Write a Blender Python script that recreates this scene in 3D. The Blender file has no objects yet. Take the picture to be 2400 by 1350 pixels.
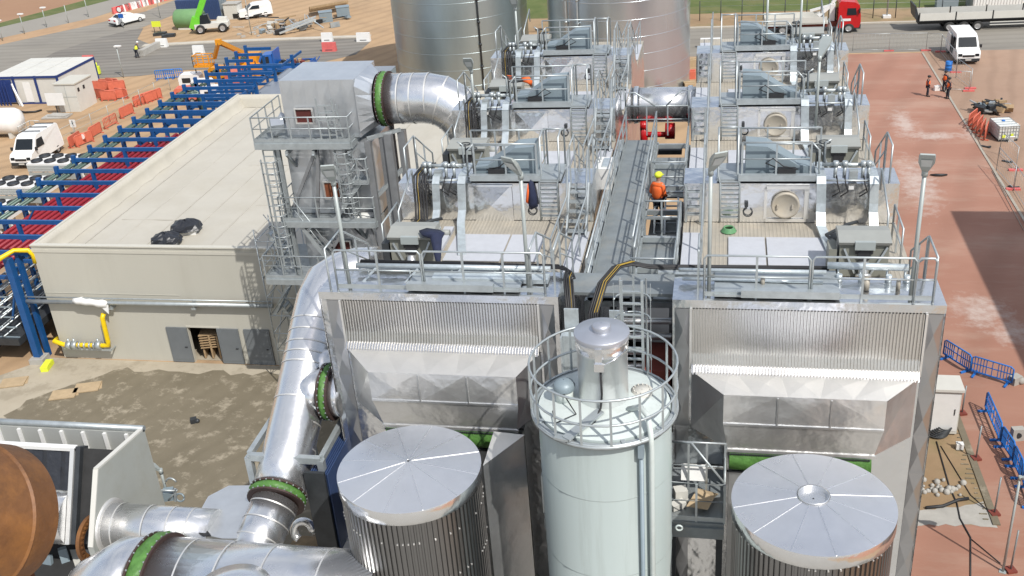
import bpy, math, random
from mathutils import Vector as V, Matrix
random.seed(7)
SC = bpy.context.scene
C = SC.collection
R_ = math.radians
# ---------------------------------------------------------------- camera
H = 28.0
F = 2452.55
RIGHT = V((0,0,0)); DOWN = V((0,0,0)); FWD = V((0,0,0))
def _cam():
    a, b, c = -0.21697836, 0.47093614, -0.07918606
    m0 = Matrix(((1,0,0),(0,0,-1),(0,1,0)))
    yaw = Matrix(((math.cos(a),-math.sin(a),0),(math.sin(a),math.cos(a),0),(0,0,1)))
    pit = Matrix(((1,0,0),(0,math.cos(b),-math.sin(b)),(0,math.sin(b),math.cos(b))))
    rol = Matrix(((math.cos(c),-math.sin(c),0),(math.sin(c),math.cos(c),0),(0,0,1)))
    return rol @ pit @ m0 @ yaw
CM = _cam()
cd = bpy.data.cameras.new('camera'); cam = bpy.data.objects.new('camera', cd); C.objects.link(cam)
cd.sensor_fit = 'HORIZONTAL'; cd.sensor_width = 36; cd.lens = 36*F/2400
cd.clip_start = .5; cd.clip_end = 3000
rt, dn, fw = V(CM[0]), V(CM[1]), V(CM[2])
cam.matrix_world = Matrix(((rt.x,-dn.x,-fw.x,0),(rt.y,-dn.y,-fw.y,0),(rt.z,-dn.z,-fw.z,H),(0,0,0,1)))
SC.camera = cam
# ---------------------------------------------------------------- light
EL, AZ = R_(50), R_(-46)          # sun stands to the right and behind the camera
sdir = V((math.cos(EL)*math.cos(AZ), math.cos(EL)*math.sin(AZ), math.sin(EL)))
w = bpy.data.worlds.new('World'); SC.world = w; w.use_nodes = True
nt = w.node_tree; bg = nt.nodes['Background']
sky = nt.nodes.new('ShaderNodeTexSky'); sky.sky_type = 'NISHITA'; sky.sun_disc = False
sky.sun_elevation = EL; sky.sun_rotation = R_(90)-AZ
sky.dust_density = 2.0; sky.air_density = 1.0; sky.ozone_density = 1.0
# thin bright cloud over the blue
tc = nt.nodes.new('ShaderNodeTexCoord'); mp = nt.nodes.new('ShaderNodeMapping'); mp.inputs['Scale'].default_value = (1.2,1.2,3.2)
nz = nt.nodes.new('ShaderNodeTexNoise'); nz.inputs['Scale'].default_value = 2.2; nz.inputs['Detail'].default_value = 7; nz.inputs['Roughness'].default_value = .6
rp = nt.nodes.new('ShaderNodeValToRGB'); rp.color_ramp.elements[0].position = .36; rp.color_ramp.elements[0].color = (.12,.12,.12,1); rp.color_ramp.elements[1].position = .66; rp.color_ramp.elements[1].color = (.85,.85,.85,1)
mx = nt.nodes.new('ShaderNodeMix'); mx.data_type = 'RGBA'; mx.inputs[7].default_value = (5.6,5.75,6.0,1)
nt.links.new(tc.outputs['Generated'], mp.inputs[0]); nt.links.new(mp.outputs[0], nz.inputs['Vector']); nt.links.new(nz.outputs['Fac'], rp.inputs[0])
nt.links.new(rp.outputs[0], mx.inputs[0]); nt.links.new(sky.outputs[0], mx.inputs[6]); nt.links.new(mx.outputs[2], bg.inputs[0]); bg.inputs[1].default_value = 0.145
sl = bpy.data.lights.new('sun', 'SUN'); sl.energy = 4.0; sl.angle = R_(.53); sl.color = (1,.965,.91)
so = bpy.data.objects.new('sun', sl); C.objects.link(so)
so.rotation_euler = (-sdir).to_track_quat('-Z','Y').to_euler(); so.location = (40,-40,60)
SC.view_settings.view_transform = 'Standard'; SC.view_settings.look = 'None'
SC.view_settings.exposure = 0.0; SC.view_settings.gamma = 1
SC.cycles.max_bounces = 6; SC.cycles.glossy_bounces = 3; SC.cycles.diffuse_bounces = 2
SC.cycles.transmission_bounces = 2; SC.cycles.caustics_reflective = False; SC.cycles.caustics_refractive = False
SC.cycles.sample_clamp_indirect = 4
# ---------------------------------------------------------------- where a sight line meets a known plane
def _ray(px, py):
    return CM.transposed() @ V(((px-1200)/F, (py-675)/F, 1))
def G(px, py, z=0.0):
    d = _ray(px,py); return V((0,0,H)) + d*((z-H)/d.z)
def YP(px, py, y):
    d = _ray(px,py); return V((0,0,H)) + d*(y/d.y)
def XP(px, py, x):
    d = _ray(px,py); return V((0,0,H)) + d*(x/d.x)
# ---------------------------------------------------------------- materials
def _n(nt, t, **k):
    n = nt.nodes.new(t)
    for a, b in k.items(): setattr(n, a, b)
    return n
def mat(name, col, rough=.6, metal=0., var=.12, sc=1.0, bump=0., bsc=20., col2=None, rvar=0., stretch=None, dirt=None, dsc=.5, damt=.5, spec=.5, wave=None, dr=(.48,.66), bd=.05):
    m = bpy.data.materials.new(name); m.use_nodes = True
    nt = m.node_tree; p = nt.nodes['Principled BSDF']; L = nt.links
    p.inputs['Roughness'].default_value = rough; p.inputs['Metallic'].default_value = metal
    p.inputs['Specular IOR Level'].default_value = spec
    geo = _n(nt,'ShaderNodeNewGeometry'); vec = geo.outputs['Position']
    if stretch:
        mp = _n(nt,'ShaderNodeMapping'); mp.inputs['Scale'].default_value = stretch
        L.new(vec, mp.inputs[0]); vec = mp.outputs[0]
    nz = _n(nt,'ShaderNodeTexNoise'); nz.inputs['Scale'].default_value = sc; nz.inputs['Detail'].default_value = 6; nz.inputs['Roughness'].default_value = .65
    L.new(vec, nz.inputs['Vector'])
    cr = _n(nt,'ShaderNodeValToRGB'); e = cr.color_ramp.elements
    e[0].position = .3; e[1].position = .7
    c = V(col); c2 = V(col2) if col2 else c*(1+var)
    c1 = c if col2 else c*(1-var)
    e[0].color = (*c1,1); e[1].color = (*[min(1,x) for x in c2],1)
    L.new(nz.outputs['Fac'], cr.inputs[0]); out = cr.outputs[0]
    if dirt:
        n2 = _n(nt,'ShaderNodeTexNoise'); n2.inputs['Scale'].default_value = dsc; n2.inputs['Detail'].default_value = 8; n2.inputs['Roughness'].default_value = .7
        L.new(vec, n2.inputs['Vector'])
        r2 = _n(nt,'ShaderNodeValToRGB'); r2.color_ramp.elements[0].position = dr[0]; r2.color_ramp.elements[1].position = dr[1]
        r2.color_ramp.elements[1].color = (damt,damt,damt,1)
        L.new(n2.outputs['Fac'], r2.inputs[0])
        mx = _n(nt,'ShaderNodeMix'); mx.data_type = 'RGBA'
        L.new(r2.outputs[0], mx.inputs[0]); L.new(out, mx.inputs[6]); mx.inputs[7].default_value = (*dirt,1)
        out = mx.outputs[2]
    if wave:                       # faint wheel tracks or sweep marks: (scale, rotation, distortion, amount)
        mp2 = _n(nt,'ShaderNodeMapping'); mp2.inputs['Rotation'].default_value = (0,0,wave[1]); L.new(geo.outputs['Position'], mp2.inputs[0])
        wv = _n(nt,'ShaderNodeTexWave'); wv.inputs['Scale'].default_value = wave[0]; wv.inputs['Distortion'].default_value = wave[2]; wv.inputs['Detail'].default_value = 4; wv.inputs['Detail Scale'].default_value = .35
        L.new(mp2.outputs[0], wv.inputs['Vector'])
        r3 = _n(nt,'ShaderNodeMapRange'); r3.inputs[1].default_value = .45; r3.inputs[2].default_value = 1; r3.inputs[3].default_value = 0; r3.inputs[4].default_value = wave[3]; L.new(wv.outputs['Fac'], r3.inputs[0])
        m3 = _n(nt,'ShaderNodeMix'); m3.data_type = 'RGBA'; m3.blend_type = 'MULTIPLY'; L.new(r3.outputs[0], m3.inputs[0]); L.new(out, m3.inputs[6]); m3.inputs[7].default_value = (.45,.43,.40,1); out = m3.outputs[2]
    L.new(out, p.inputs['Base Color'])
    if rvar:
        mr = _n(nt,'ShaderNodeMapRange'); mr.inputs[3].default_value = max(.02,rough-rvar); mr.inputs[4].default_value = min(1,rough+rvar)
        L.new(nz.outputs['Fac'], mr.inputs[0]); L.new(mr.outputs[0], p.inputs['Roughness'])
    if bump:
        n3 = _n(nt,'ShaderNodeTexNoise'); n3.inputs['Scale'].default_value = bsc; n3.inputs['Detail'].default_value = 3
        L.new(vec, n3.inputs['Vector'])
        b = _n(nt,'ShaderNodeBump'); b.inputs['Strength'].default_value = bump; b.inputs['Distance'].default_value = bd
        L.new(n3.outputs['Fac'], b.inputs['Height']); L.new(b.outputs[0], p.inputs['Normal'])
    return m
M = {}
M['alu'] = mat('aluminium_cladding', (.82,.83,.84), .20, .95, .05, .8, .50, 1.3, rvar=.10, bd=.12)
M['alu_s'] = mat('aluminium_pipe_jacket', (.84,.845,.85), .26, .92, .06, .9, .30, 1.7, rvar=.13, bd=.06)
M['alu_m'] = mat('aluminium_dull', (.76,.77,.77), .38, .88, .08, 1.2, .35, 1.6, rvar=.10, bd=.1)
M['alu_b'] = mat('aluminium_bright_sheet', (.80,.79,.76), .5, .75, .05, 1.2, .2, 3)
M['alu_t'] = mat('tank_steel', (.50,.54,.56), .30, 1., .1, .25, .05, 1.0, rvar=.08, stretch=(1,1,.12))
M['alu_r'] = mat('ribbed_aluminium', (.80,.79,.77), .25, .97, .06, .6, .05, 6, rvar=.06)
M['alu_h'] = mat('crinkled_hood_sheet', (.82,.82,.81), .34, .8, .06, 1.0, .55, 1.5, rvar=.12, bd=.1)
M['dusty'] = mat('dusty_roof_sheet', (.44,.405,.34), .6, .25, .14, 1.2, .1, 6, dirt=(.54,.47,.36), dsc=.8, damt=.6)
M['whitesheet'] = mat('white_film_sheet', (.50,.52,.56), .45, 0, .05, 4, .1, 8)
M['galv'] = mat('galvanised_steel', (.46,.50,.51), .42, .55, .14, 3, 0)
M['galv_l'] = mat('bright_galvanised_tray', (.62,.68,.70), .38, .6, .15, 5, .05, 12)
M['galv_d'] = mat('galvanised_deck_plate', (.27,.30,.31), .5, .4, .18, 1.5, .05, 20, dirt=(.36,.35,.31), dsc=1.6, damt=.5)
M['bluegrey'] = mat('blue_grey_paint', (.24,.30,.335), .45, .1, .08, 2)
M['olive'] = mat('olive_grey_cabinet_paint', (.235,.24,.205), .5, 0, .06, 2)
M['olive_l'] = mat('cabinet_lid_grey', (.31,.32,.30), .5, 0, .06, 2)
M['dark'] = mat('dark_steel', (.045,.05,.055), .5, .3, .2, 3)
M['black'] = mat('black_rubber', (.02,.02,.022), .55, 0, .2, 8)
M['shade'] = mat('interior_shade', (.03,.03,.03), .9, 0, .2, 3)  # near-black colour standing in for the shade inside openings and gaps
M['cream'] = mat('cream_roof_membrane', (.475,.45,.39), .85, 0, .05, .35, .15, 1.2, dirt=(.43,.40,.33), dsc=.25, damt=.6)
M['cream_w'] = mat('cream_wall_panel', (.50,.485,.42), .6, 0, .03, .3, stretch=(1,1,.12), dirt=(.43,.41,.345), dsc=.9, damt=.45, dr=(.5,.7))
M['cream_p'] = mat('cream_parapet_membrane', (.49,.465,.40), .8, 0, .05, .6, .5, 1.4)
M['trim'] = mat('pale_trim', (.55,.53,.46), .5, 0, .04, 1)
M['doorgrey'] = mat('grey_door_paint', (.16,.175,.185), .45, 0, .06, 2)
M['white'] = mat('white_paint', (.78,.78,.76), .4, 0, .04, 2)
M['offwhite'] = mat('off_white_panel', (.62,.61,.56), .55, 0, .05, 1)
M['silo'] = mat('pale_mint_silo_paint', (.395,.455,.445), .28, 0, .04, .8, .03, 1.5, stretch=(1.6,1.6,.10), dirt=(.32,.365,.35), dsc=1.6, damt=.6, dr=(.52,.68))
M['silo_t'] = mat('silo_roof_white', (.60,.66,.64), .4, 0, .04, 2, dirt=(.45,.49,.46), dsc=1.5, damt=.5)
M['green'] = mat('green_fabric_joint', (.085,.21,.045), .5, 0, .3, 6, .6, 7)
M['blue'] = mat('blue_rack_paint', (.008,.08,.25), .4, 0, .15, 2)
M['bluec'] = mat('blue_vehicle_paint', (.012,.11,.42), .3, 0, .1, 2)
M['bluebar'] = mat('blue_plastic', (.02,.17,.55), .5, 0, .1, 3)
M['navy'] = mat('navy_fabric', (.016,.022,.055), .85, 0, .2, 8)
M['red'] = mat('red_pipe_paint', (.28,.018,.03), .4, 0, .15, 2)
M['redp'] = mat('red_vehicle_paint', (.50,.012,.015), .25, 0, .05, 2)
M['redbar'] = mat('orange_red_plastic', (.62,.155,.095), .5, 0, .12, 3)
M['pinkbar'] = mat('faded_red_plastic', (.66,.14,.13), .5, 0, .12, 3)
M['orange'] = mat('hi_vis_orange', (.85,.15,.03), .7, 0, .1, 6)
M['orange_m'] = mat('orange_machine_paint', (.72,.30,.015), .4, 0, .1, 3)
M['yellow'] = mat('yellow_gas_paint', (.80,.56,.005), .4, 0, .08, 4)
M['hivis'] = mat('hi_vis_yellow', (.72,.80,.05), .7, 0, .1, 6)
M['lime'] = mat('lime_green_paint', (.15,.55,.04), .35, 0, .08, 3)
M['gtank'] = mat('pale_green_paint', (.16,.30,.13), .5, 0, .08, 2)
M['pipeg'] = mat('dark_green_lagging', (.10,.15,.125), .35, .3, .15, 2)
M['rust'] = mat('rusty_steel', (.17,.075,.028), .55, .15, .3, 1.2, .2, 8, dirt=(.30,.13,.035), dsc=.8, damt=.8)
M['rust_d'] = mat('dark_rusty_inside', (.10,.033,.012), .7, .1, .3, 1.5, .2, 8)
M['redox'] = mat('red_oxide_primer', (.20,.045,.03), .7, 0, .2, 3)
M['glass'] = mat('dark_window_glass', (.02,.025,.03), .22, 0, .1, 2, spec=.2)
M['tyre'] = mat('tyre_rubber', (.022,.022,.022), .8, 0, .15, 6)
M['rim'] = mat('wheel_rim_grey', (.45,.45,.45), .4, .5, .1, 6)
M['skin'] = mat('skin', (.42,.24,.17), .6, 0, .05, 6)
M['dkcloth'] = mat('dark_work_trousers', (.03,.032,.045), .85, 0, .2, 8)
M['wood'] = mat('timber', (.36,.25,.14), .8, 0, .2, 4)
M['ply'] = mat('pale_plywood', (.45,.34,.21), .8, 0, .12, 3)
M['conc'] = mat('concrete', (.40,.385,.35), .85, 0, .12, 1.5)
M['lampgrey'] = mat('lamp_grey', (.40,.44,.43), .45, .2, .05, 3)
M['lens'] = mat('lamp_lens', (.66,.70,.70), .25, 0, .05, 3)
M['plastic_w'] = mat('translucent_white_plastic', (.70,.71,.68), .4, 0, .06, 3)
M['yelcable'] = mat('yellow_cable', (.40,.27,.04), .6, 0, .1, 6)
M['navybox'] = mat('blue_container_paint', (.035,.065,.16), .5, 0, .1, 2)
M['bluetrim'] = mat('dark_blue_trim', (.015,.04,.17), .5, 0, .1, 2)
M['copper'] = mat('brown_pipe', (.2,.1,.05), .6, 0, .1, 3)
# ---------------------------------------------------------------- mesh builder
class MB:
    def __init__(s): s.v=[]; s.f=[]; s.mi=[]; s.ms=[]; s.cur=0; s.sm=[]; s.smooth=False
    def use(s, key):
        m = M[key]
        if m not in s.ms: s.ms.append(m)
        s.cur = s.ms.index(m); return s
    def face(s, idx): s.f.append(idx); s.mi.append(s.cur); s.sm.append(s.smooth)
    def poly(s, pts):
        b = len(s.v); s.v += [tuple(p) for p in pts]; s.face(list(range(b,b+len(pts)))); return s
    def box(s, x0,x1,y0,y1,z0,z1):
        return s.hexa([(x0,y0,z0),(x1,y0,z0),(x1,y1,z0),(x0,y1,z0),(x0,y0,z1),(x1,y0,z1),(x1,y1,z1),(x0,y1,z1)])
    def hexa(s, p):
        b = len(s.v); s.v += [tuple(q) for q in p]; sm = s.smooth; s.smooth = False
        for q in ((0,3,2,1),(4,5,6,7),(0,1,5,4),(1,2,6,5),(2,3,7,6),(3,0,4,7)): s.face([b+i for i in q])
        s.smooth = sm; return s
    def cbox(s, c, size, rz=0., rx=0.):
        m = Matrix.Rotation(rz,3,'Z') @ Matrix.Rotation(rx,3,'X'); c = V(c); a,b,d = [q/2 for q in size]
        return s.hexa([c + m@V(q) for q in ((-a,-b,-d),(a,-b,-d),(a,b,-d),(-a,b,-d),(-a,-b,d),(a,-b,d),(a,b,d),(-a,b,d))])
    def bar(s, a, b, w=.1, h=None, up=(0,0,1)):
        a, b = V(a), V(b); h = h or w; d = (b-a).normalized(); u = V(up)
        if abs(d.dot(u)) > .97: u = V((0,1,0))
        sd = d.cross(u).normalized()*w/2; u2 = sd.normalized().cross(d)*h/2
        return s.hexa([a-sd-u2,a+sd-u2,b+sd-u2,b-sd-u2,a-sd+u2,a+sd+u2,b+sd+u2,b-sd+u2])
    def tube(s, pts, r, n=8, caps=True, closed=False, smooth=True):
        pts = [V(p) for p in pts]; N = len(pts); rs = r if isinstance(r,(list,tuple)) else [r]*N
        b0 = len(s.v); nrm = None; sm = s.smooth; s.smooth = smooth
        for i, p in enumerate(pts):
            if closed: d = (pts[(i+1)%N]-pts[i-1])
            else: d = pts[min(i+1,N-1)]-pts[max(i-1,0)]
            d.normalize()
            if nrm is None:
                nrm = d.cross(V((0,0,1)))
                if nrm.length < .1: nrm = d.cross(V((0,1,0)))
            nrm = (nrm - d*nrm.dot(d)).normalized(); bi = d.cross(nrm)
            for k in range(n):
                t = 2*math.pi*k/n; s.v.append(tuple(p + (nrm*math.cos(t)+bi*math.sin(t))*rs[i]))
        for i in range(N if closed else N-1):
            for k in range(n):
                j = (i+1)%N
                s.face([b0+i*n+k, b0+i*n+(k+1)%n, b0+j*n+(k+1)%n, b0+j*n+k])
        s.smooth = False
        if caps and not closed:
            s.face([b0+k for k in range(n)][::-1]); s.face([b0+(N-1)*n+k for k in range(n)])
        s.smooth = sm; return s
    def cyl(s, a, b, r, r2=None, n=24, caps=True, smooth=True):
        return s.tube([a,b],[r, r if r2 is None else r2], n, caps, smooth=smooth)
    def lathe(s, c, prof, n=32, smooth=True, axis='Z', rib=None):
        b0 = len(s.v); c = V(c); sm = s.smooth; s.smooth = smooth
        for (r,z) in prof:
            for k in range(n):
                t = 2*math.pi*k/n; rr = r
                q = V((rr*math.cos(t), rr*math.sin(t), z))
                if axis == 'X': q = V((q.z,q.x,q.y))
                if axis == 'Y': q = V((q.x,q.z,q.y))
                s.v.append(tuple(c+q))
        for i in range(len(prof)-1):
            for k in range(n):
                s.face([b0+i*n+k,b0+i*n+(k+1)%n,b0+(i+1)*n+(k+1)%n,b0+(i+1)*n+k])
        s.smooth = sm; return s
    def prism(s, pts, ext):
        pts = [V(p) for p in pts]; e = V(ext); n = len(pts); b = len(s.v); sm = s.smooth; s.smooth = False
        s.v += [tuple(p) for p in pts] + [tuple(p+e) for p in pts]
        s.face(list(range(b,b+n))[::-1]); s.face(list(range(b+n,b+2*n)))
        for i in range(n): s.face([b+i,b+(i+1)%n,b+n+(i+1)%n,b+n+i])
        s.smooth = sm; return s
    def sphere(s, c, r, n=12, m=8, sc=(1,1,1)):
        prof = []; c = V(c); b0 = len(s.v); sm = s.smooth; s.smooth = True
        for i in range(m+1):
            ph = math.pi*i/m - math.pi/2
            for k in range(n):
                t = 2*math.pi*k/n
                s.v.append((c.x+r*sc[0]*math.cos(ph)*math.cos(t), c.y+r*sc[1]*math.cos(ph)*math.sin(t), c.z+r*sc[2]*math.sin(ph)))
        for i in range(m):
            for k in range(n): s.face([b0+i*n+k,b0+i*n+(k+1)%n,b0+(i+1)*n+(k+1)%n,b0+(i+1)*n+k])
        s.smooth = sm; return s
    def panels(s, o, u, v, nu, nv, d=.03, gap=0., rnd=.4):
        """cross-broken sheet panels: each one a shallow pyramid"""
        o,u,v = V(o),V(u),V(v); nn = u.cross(v).normalized()
        for i in range(nu):
            for j in range(nv):
                a = o+u*(i/nu)+v*(j/nv); b = a+u/nu; c = b+v/nv; e = a+v/nv
                m = (a+c)/2 + nn*d*(1+rnd*(random.random()*2-1)) + (u/nu)*random.uniform(-.06,.06) + (v/nv)*random.uniform(-.06,.06)
                for q in ((a,b),(b,c),(c,e),(e,a)): s.poly([q[0],q[1],m])
        return s
    def build(s, name, key=None, parent=None, org=None):
        o = V((0,0,0))
        if parent is not None: o = ORG.get(parent.name, V((0,0,0)))
        elif org is not None: o = V(org)
        elif s.v:
            xs,ys,zs = zip(*s.v); o = V(((min(xs)+max(xs))/2,(min(ys)+max(ys))/2,min(zs)))
        me = bpy.data.meshes.new(name)
        me.from_pydata([(x-o.x,y-o.y,z-o.z) for x,y,z in s.v], [], s.f)
        if key: me.materials.append(M[key])
        for m in s.ms: me.materials.append(m)
        if key: s.mi = [0]*len(s.mi) if not s.ms else [i+1 for i in s.mi]
        me.polygons.foreach_set('material_index', s.mi); me.polygons.foreach_set('use_smooth', s.sm)
        me.update()
        ob = bpy.data.objects.new(name, me); C.objects.link(ob)
        if parent is not None: ob.parent = parent; ORG[ob.name] = o
        else: ob.location = o
        return ob
ORG = {}
def tag(o, label, cat, group=None):
    o['label'] = label; o['category'] = cat
    if group: o['group'] = group
    return o
def struct(o, kind='structure'):
    o['kind'] = kind; return o
def thing(name, label, cat, loc=(0,0,0), rz=0., group=None, world=False):
    """an Empty at the base of a thing; world=True when its parts are given in world coordinates"""
    o = bpy.data.objects.new(name, None); C.objects.link(o); o.location = loc; o.rotation_euler = (0,0,rz)
    o.empty_display_size = .3
    if world: ORG[o.name] = V(loc)
    return tag(o, label, cat, group)
def dup(root, loc, rz=None, label=None, group=None):
    def rec(o, p):
        c = o.copy(); C.objects.link(c)
        if p is not None: c.parent = p
        for ch in o.children: rec(ch, c)
        return c
    r = rec(root, None); r.location = loc
    if rz is not None: r.rotation_euler = (0,0,rz)
    if label: r['label'] = label
    if group: r['group'] = group
    return r
def arc(c, r, a0, a1, n, u, v):
    c,u,v = V(c),V(u),V(v)
    return [c + (u*math.cos(a0+(a1-a0)*i/n) + v*math.sin(a0+(a1-a0)*i/n))*r for i in range(n+1)]
def rail(mb, pts, h=1.1, step=1.5, r=.028, mid=True, toe=True, closed=False):
    """tubular handrail along pts (deck level)"""
    pts = [V(p) for p in pts]; up = V((0,0,1))
    if closed: pts = pts+[pts[0]]
    mb.tube([p+up*h for p in pts], r, 6)
    if mid: mb.tube([p+up*h*.55 for p in pts], r*.8, 5)
    for i in range(len(pts)-1):
        a,b = pts[i],pts[i+1]; L = (b-a).length; n = max(1,round(L/step))
        for k in range(n+1 if i == len(pts)-2 else n):
            p = a+(b-a)*(k/n); mb.bar(p, p+up*h, .05)
        if toe: mb.bar(a+up*.08, b+up*.08, .012, .14)
    return mb
def ladder(mb, a, b, w=.45, side=(1,0,0), step=.28, r=.022):
    a,b = V(a),V(b); s_ = V(side)*w/2; n = int((b-a).length/step)
    mb.bar(a-s_, b-s_, .06,.04); mb.bar(a+s_, b+s_, .06,.04)
    for i in range(1,n): 
        p = a+(b-a)*(i/n); mb.bar(p-s_, p+s_, r*2)
    return mb
# ================================================================ setting: ground sheets
M['dirt'] = mat('tan_earth', (.40,.265,.15), .95, 0, .1, .05, .25, 3, col2=(.475,.325,.19), dirt=(.33,.225,.135), dsc=.18, damt=.8, wave=(.16,.5,9,.22))
M['pink'] = mat('pale_pink_earth', (.33,.215,.15), .95, 0, .1, .08, .2, 3, col2=(.385,.265,.19), dirt=(.30,.195,.135), dsc=.4, damt=.5, wave=(.18,.3,7,.2))
M['slab'] = mat('red_stained_slab', (.325,.155,.105), .8, 0, .1, .12, .1, 4, col2=(.385,.205,.145), stretch=(.5,1.6,1), dirt=(.43,.285,.215), dsc=.2, damt=.7, wave=(.09,.3,6,.16))
M['slab2'] = mat('orange_red_earth', (.42,.165,.085), .9, 0, .1, .3, .2, 4, col2=(.46,.22,.13), dirt=(.38,.22,.13), dsc=.5, damt=.6)
M['chalk'] = mat('white_dust', (.50,.41,.35), .9, 0, .1, .8, 0, 4, col2=(.40,.25,.19))
M['asph'] = mat('grey_asphalt', (.235,.215,.18), .9, 0, .1, .06, .1, 6, col2=(.285,.265,.23), stretch=(.5,1.5,1), dirt=(.18,.165,.145), dsc=.15, damt=.6, wave=(.2,1.5,4,.2))
M['asph_d'] = mat('dark_fresh_asphalt', (.18,.165,.145), .9, 0, .1, .12, .1, 6, col2=(.225,.21,.185), stretch=(.4,1.6,1), dirt=(.27,.245,.21), dsc=.25, damt=.7, wave=(.22,1.45,5,.35))
M['road'] = mat('pale_road', (.29,.27,.235), .9, 0, .06, .1)
M['kerb'] = mat('kerb_concrete', (.50,.46,.39), .85, 0, .1, 1)
M['grass'] = mat('grass', (.075,.105,.025), .95, 0, .2, .4, .4, 3, col2=(.13,.16,.05), dirt=(.16,.13,.06), dsc=.2, damt=.6)
M['field'] = mat('ploughed_field', (.30,.17,.10), .95, 0, .1, .04, .3, 2, col2=(.36,.22,.13))
M['verge'] = mat('orange_verge', (.40,.26,.15), .95, 0, .15, .3)
M['brownbank'] = mat('dry_earth_bank', (.27,.18,.10), .95, 0, .2, .2, .4, 2, col2=(.36,.255,.15), dirt=(.15,.15,.06), dsc=.3, damt=.6)
M['mud'] = mat('damp_brown_concrete', (.165,.14,.095), .7, 0, .1, .35, .25, 5, col2=(.205,.175,.122), dirt=(.40,.35,.265), dsc=1.1, damt=.75, dr=(.53,.64), wave=(.3,.4,14,.10))
M['apron'] = mat('pale_dirty_concrete', (.38,.33,.25), .85, 0, .1, .4, .1, 5, col2=(.45,.40,.31), dirt=(.28,.24,.175), dsc=.7, damt=.6, dr=(.5,.6))
M['paving'] = mat('yard_concrete', (.36,.34,.305), .85, 0, .1, .3, .05, 5, dirt=(.30,.275,.235), dsc=.2, damt=.6)
def sheet(name, pts, key, z):
    m = MB(); m.poly([(p[0],p[1],z) for p in pts]); return struct(m.build(name, key, org=(0,0,0)))
def ragged(pts, amp=.35, step=.8, seed=1):
    rg = random.Random(seed); out = []
    for i,a in enumerate(pts):
        b = pts[(i+1)%len(pts)]; a2,b2 = V((a[0],a[1],0)),V((b[0],b[1],0)); n = max(1,int((b2-a2).length/step)); nn = (b2-a2).cross(V((0,0,1))).normalized()
        for k in range(n): out.append(a2+(b2-a2)*(k/n)+nn*rg.uniform(-amp,amp))
    return out
def gp(*pix): return [G(*p) for p in pix]
sheet('ground', [(-900,-500),(900,-500),(900,1500),(-900,1500)], 'dirt', 0)
sheet('paved_ground', [(-160,-260),(160,-260),(160,-12),(12.5,-10),(12.5,60),(-14,60),(-14,36),(-30,30),(-60,28),(-160,20)], 'paving', .004)  # extended unseen behind the camera to give the metal neutral grey reflections
sheet('red_slab', [(4.6,22),(18.6,22),(18.7,103.8),(-2,103.8)], 'slab', .008)
sheet('pink_ground', [(18.6,36),(120,36),(120,104.2),(18.7,104.2)], 'pink', .004)
sheet('orange_ground', [(18.6,-10),(60,-10),(60,36),(18.6,36)], 'slab2', .008)
sheet('asphalt_road', [(-6,104.2),(140,104.2),(140,115.6),(-6,115.6)], 'asph', .006)
k = MB(); k.box(-8,140,115.6,115.95,0,.14); struct(k.build('kerb','kerb'))
sheet('earth_ground', [(-27,116),(160,116),(160,122.5),(-29,122.5)], 'brownbank', .05)
m = MB(); m.poly([(-29,122.4,.06),(170,122.4,.06),(170,170,3.5),(-42,170,3.5)]); struct(m.build('grass_hill','grass',org=(0,0,0)))
# chalky dust trodden across the slab: a stain with its own place
def stain(key, spots, col, sc=1.3, lo=.42, hi=.62):
    nt = M[key].node_tree; L = nt.links; p = nt.nodes['Principled BSDF']; src = p.inputs['Base Color'].links[0].from_socket
    geo = _n(nt,'ShaderNodeNewGeometry'); acc = None
    for (x,y,rx,ry) in spots:
        mp = _n(nt,'ShaderNodeMapping'); mp.vector_type = 'POINT'; mp.inputs['Location'].default_value = (-x/rx,-y/ry,0); mp.inputs['Scale'].default_value = (1/rx,1/ry,0)
        L.new(geo.outputs['Position'], mp.inputs[0]); ln = _n(nt,'ShaderNodeVectorMath'); ln.operation = 'LENGTH'; L.new(mp.outputs[0], ln.inputs[0])
        mr = _n(nt,'ShaderNodeMapRange'); mr.inputs[1].default_value = 0; mr.inputs[2].default_value = 1; mr.inputs[3].default_value = 1; mr.inputs[4].default_value = 0; L.new(ln.outputs['Value'], mr.inputs[0])
        if acc is None: acc = mr.outputs[0]
        else:
            a = _n(nt,'ShaderNodeMath'); a.operation = 'MAXIMUM'; L.new(acc, a.inputs[0]); L.new(mr.outputs[0], a.inputs[1]); acc = a.outputs[0]
    nz = _n(nt,'ShaderNodeTexNoise'); nz.inputs['Scale'].default_value = sc; nz.inputs['Detail'].default_value = 9; nz.inputs['Roughness'].default_value = .75; L.new(geo.outputs['Position'], nz.inputs['Vector'])
    ad = _n(nt,'ShaderNodeMath'); ad.operation = 'MULTIPLY_ADD'; ad.inputs[1].default_value = .45; L.new(acc, ad.inputs[0]); L.new(nz.outputs['Fac'], ad.inputs[2])
    rp = _n(nt,'ShaderNodeMapRange'); rp.inputs[1].default_value = .66; rp.inputs[2].default_value = .95; L.new(ad.outputs[0], rp.inputs[0])
    mu = _n(nt,'ShaderNodeMath'); mu.operation = 'MULTIPLY'; L.new(rp.outputs[0], mu.inputs[0]); mu.inputs[1].default_value = .8
    mx = _n(nt,'ShaderNodeMix'); mx.data_type = 'RGBA'; L.new(mu.outputs[0], mx.inputs[0]); L.new(src, mx.inputs[6]); mx.inputs[7].default_value = (*col,1); L.new(mx.outputs[2], p.inputs['Base Color'])
_g = lambda a,b: (G(a,b).x, G(a,b).y)
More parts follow.
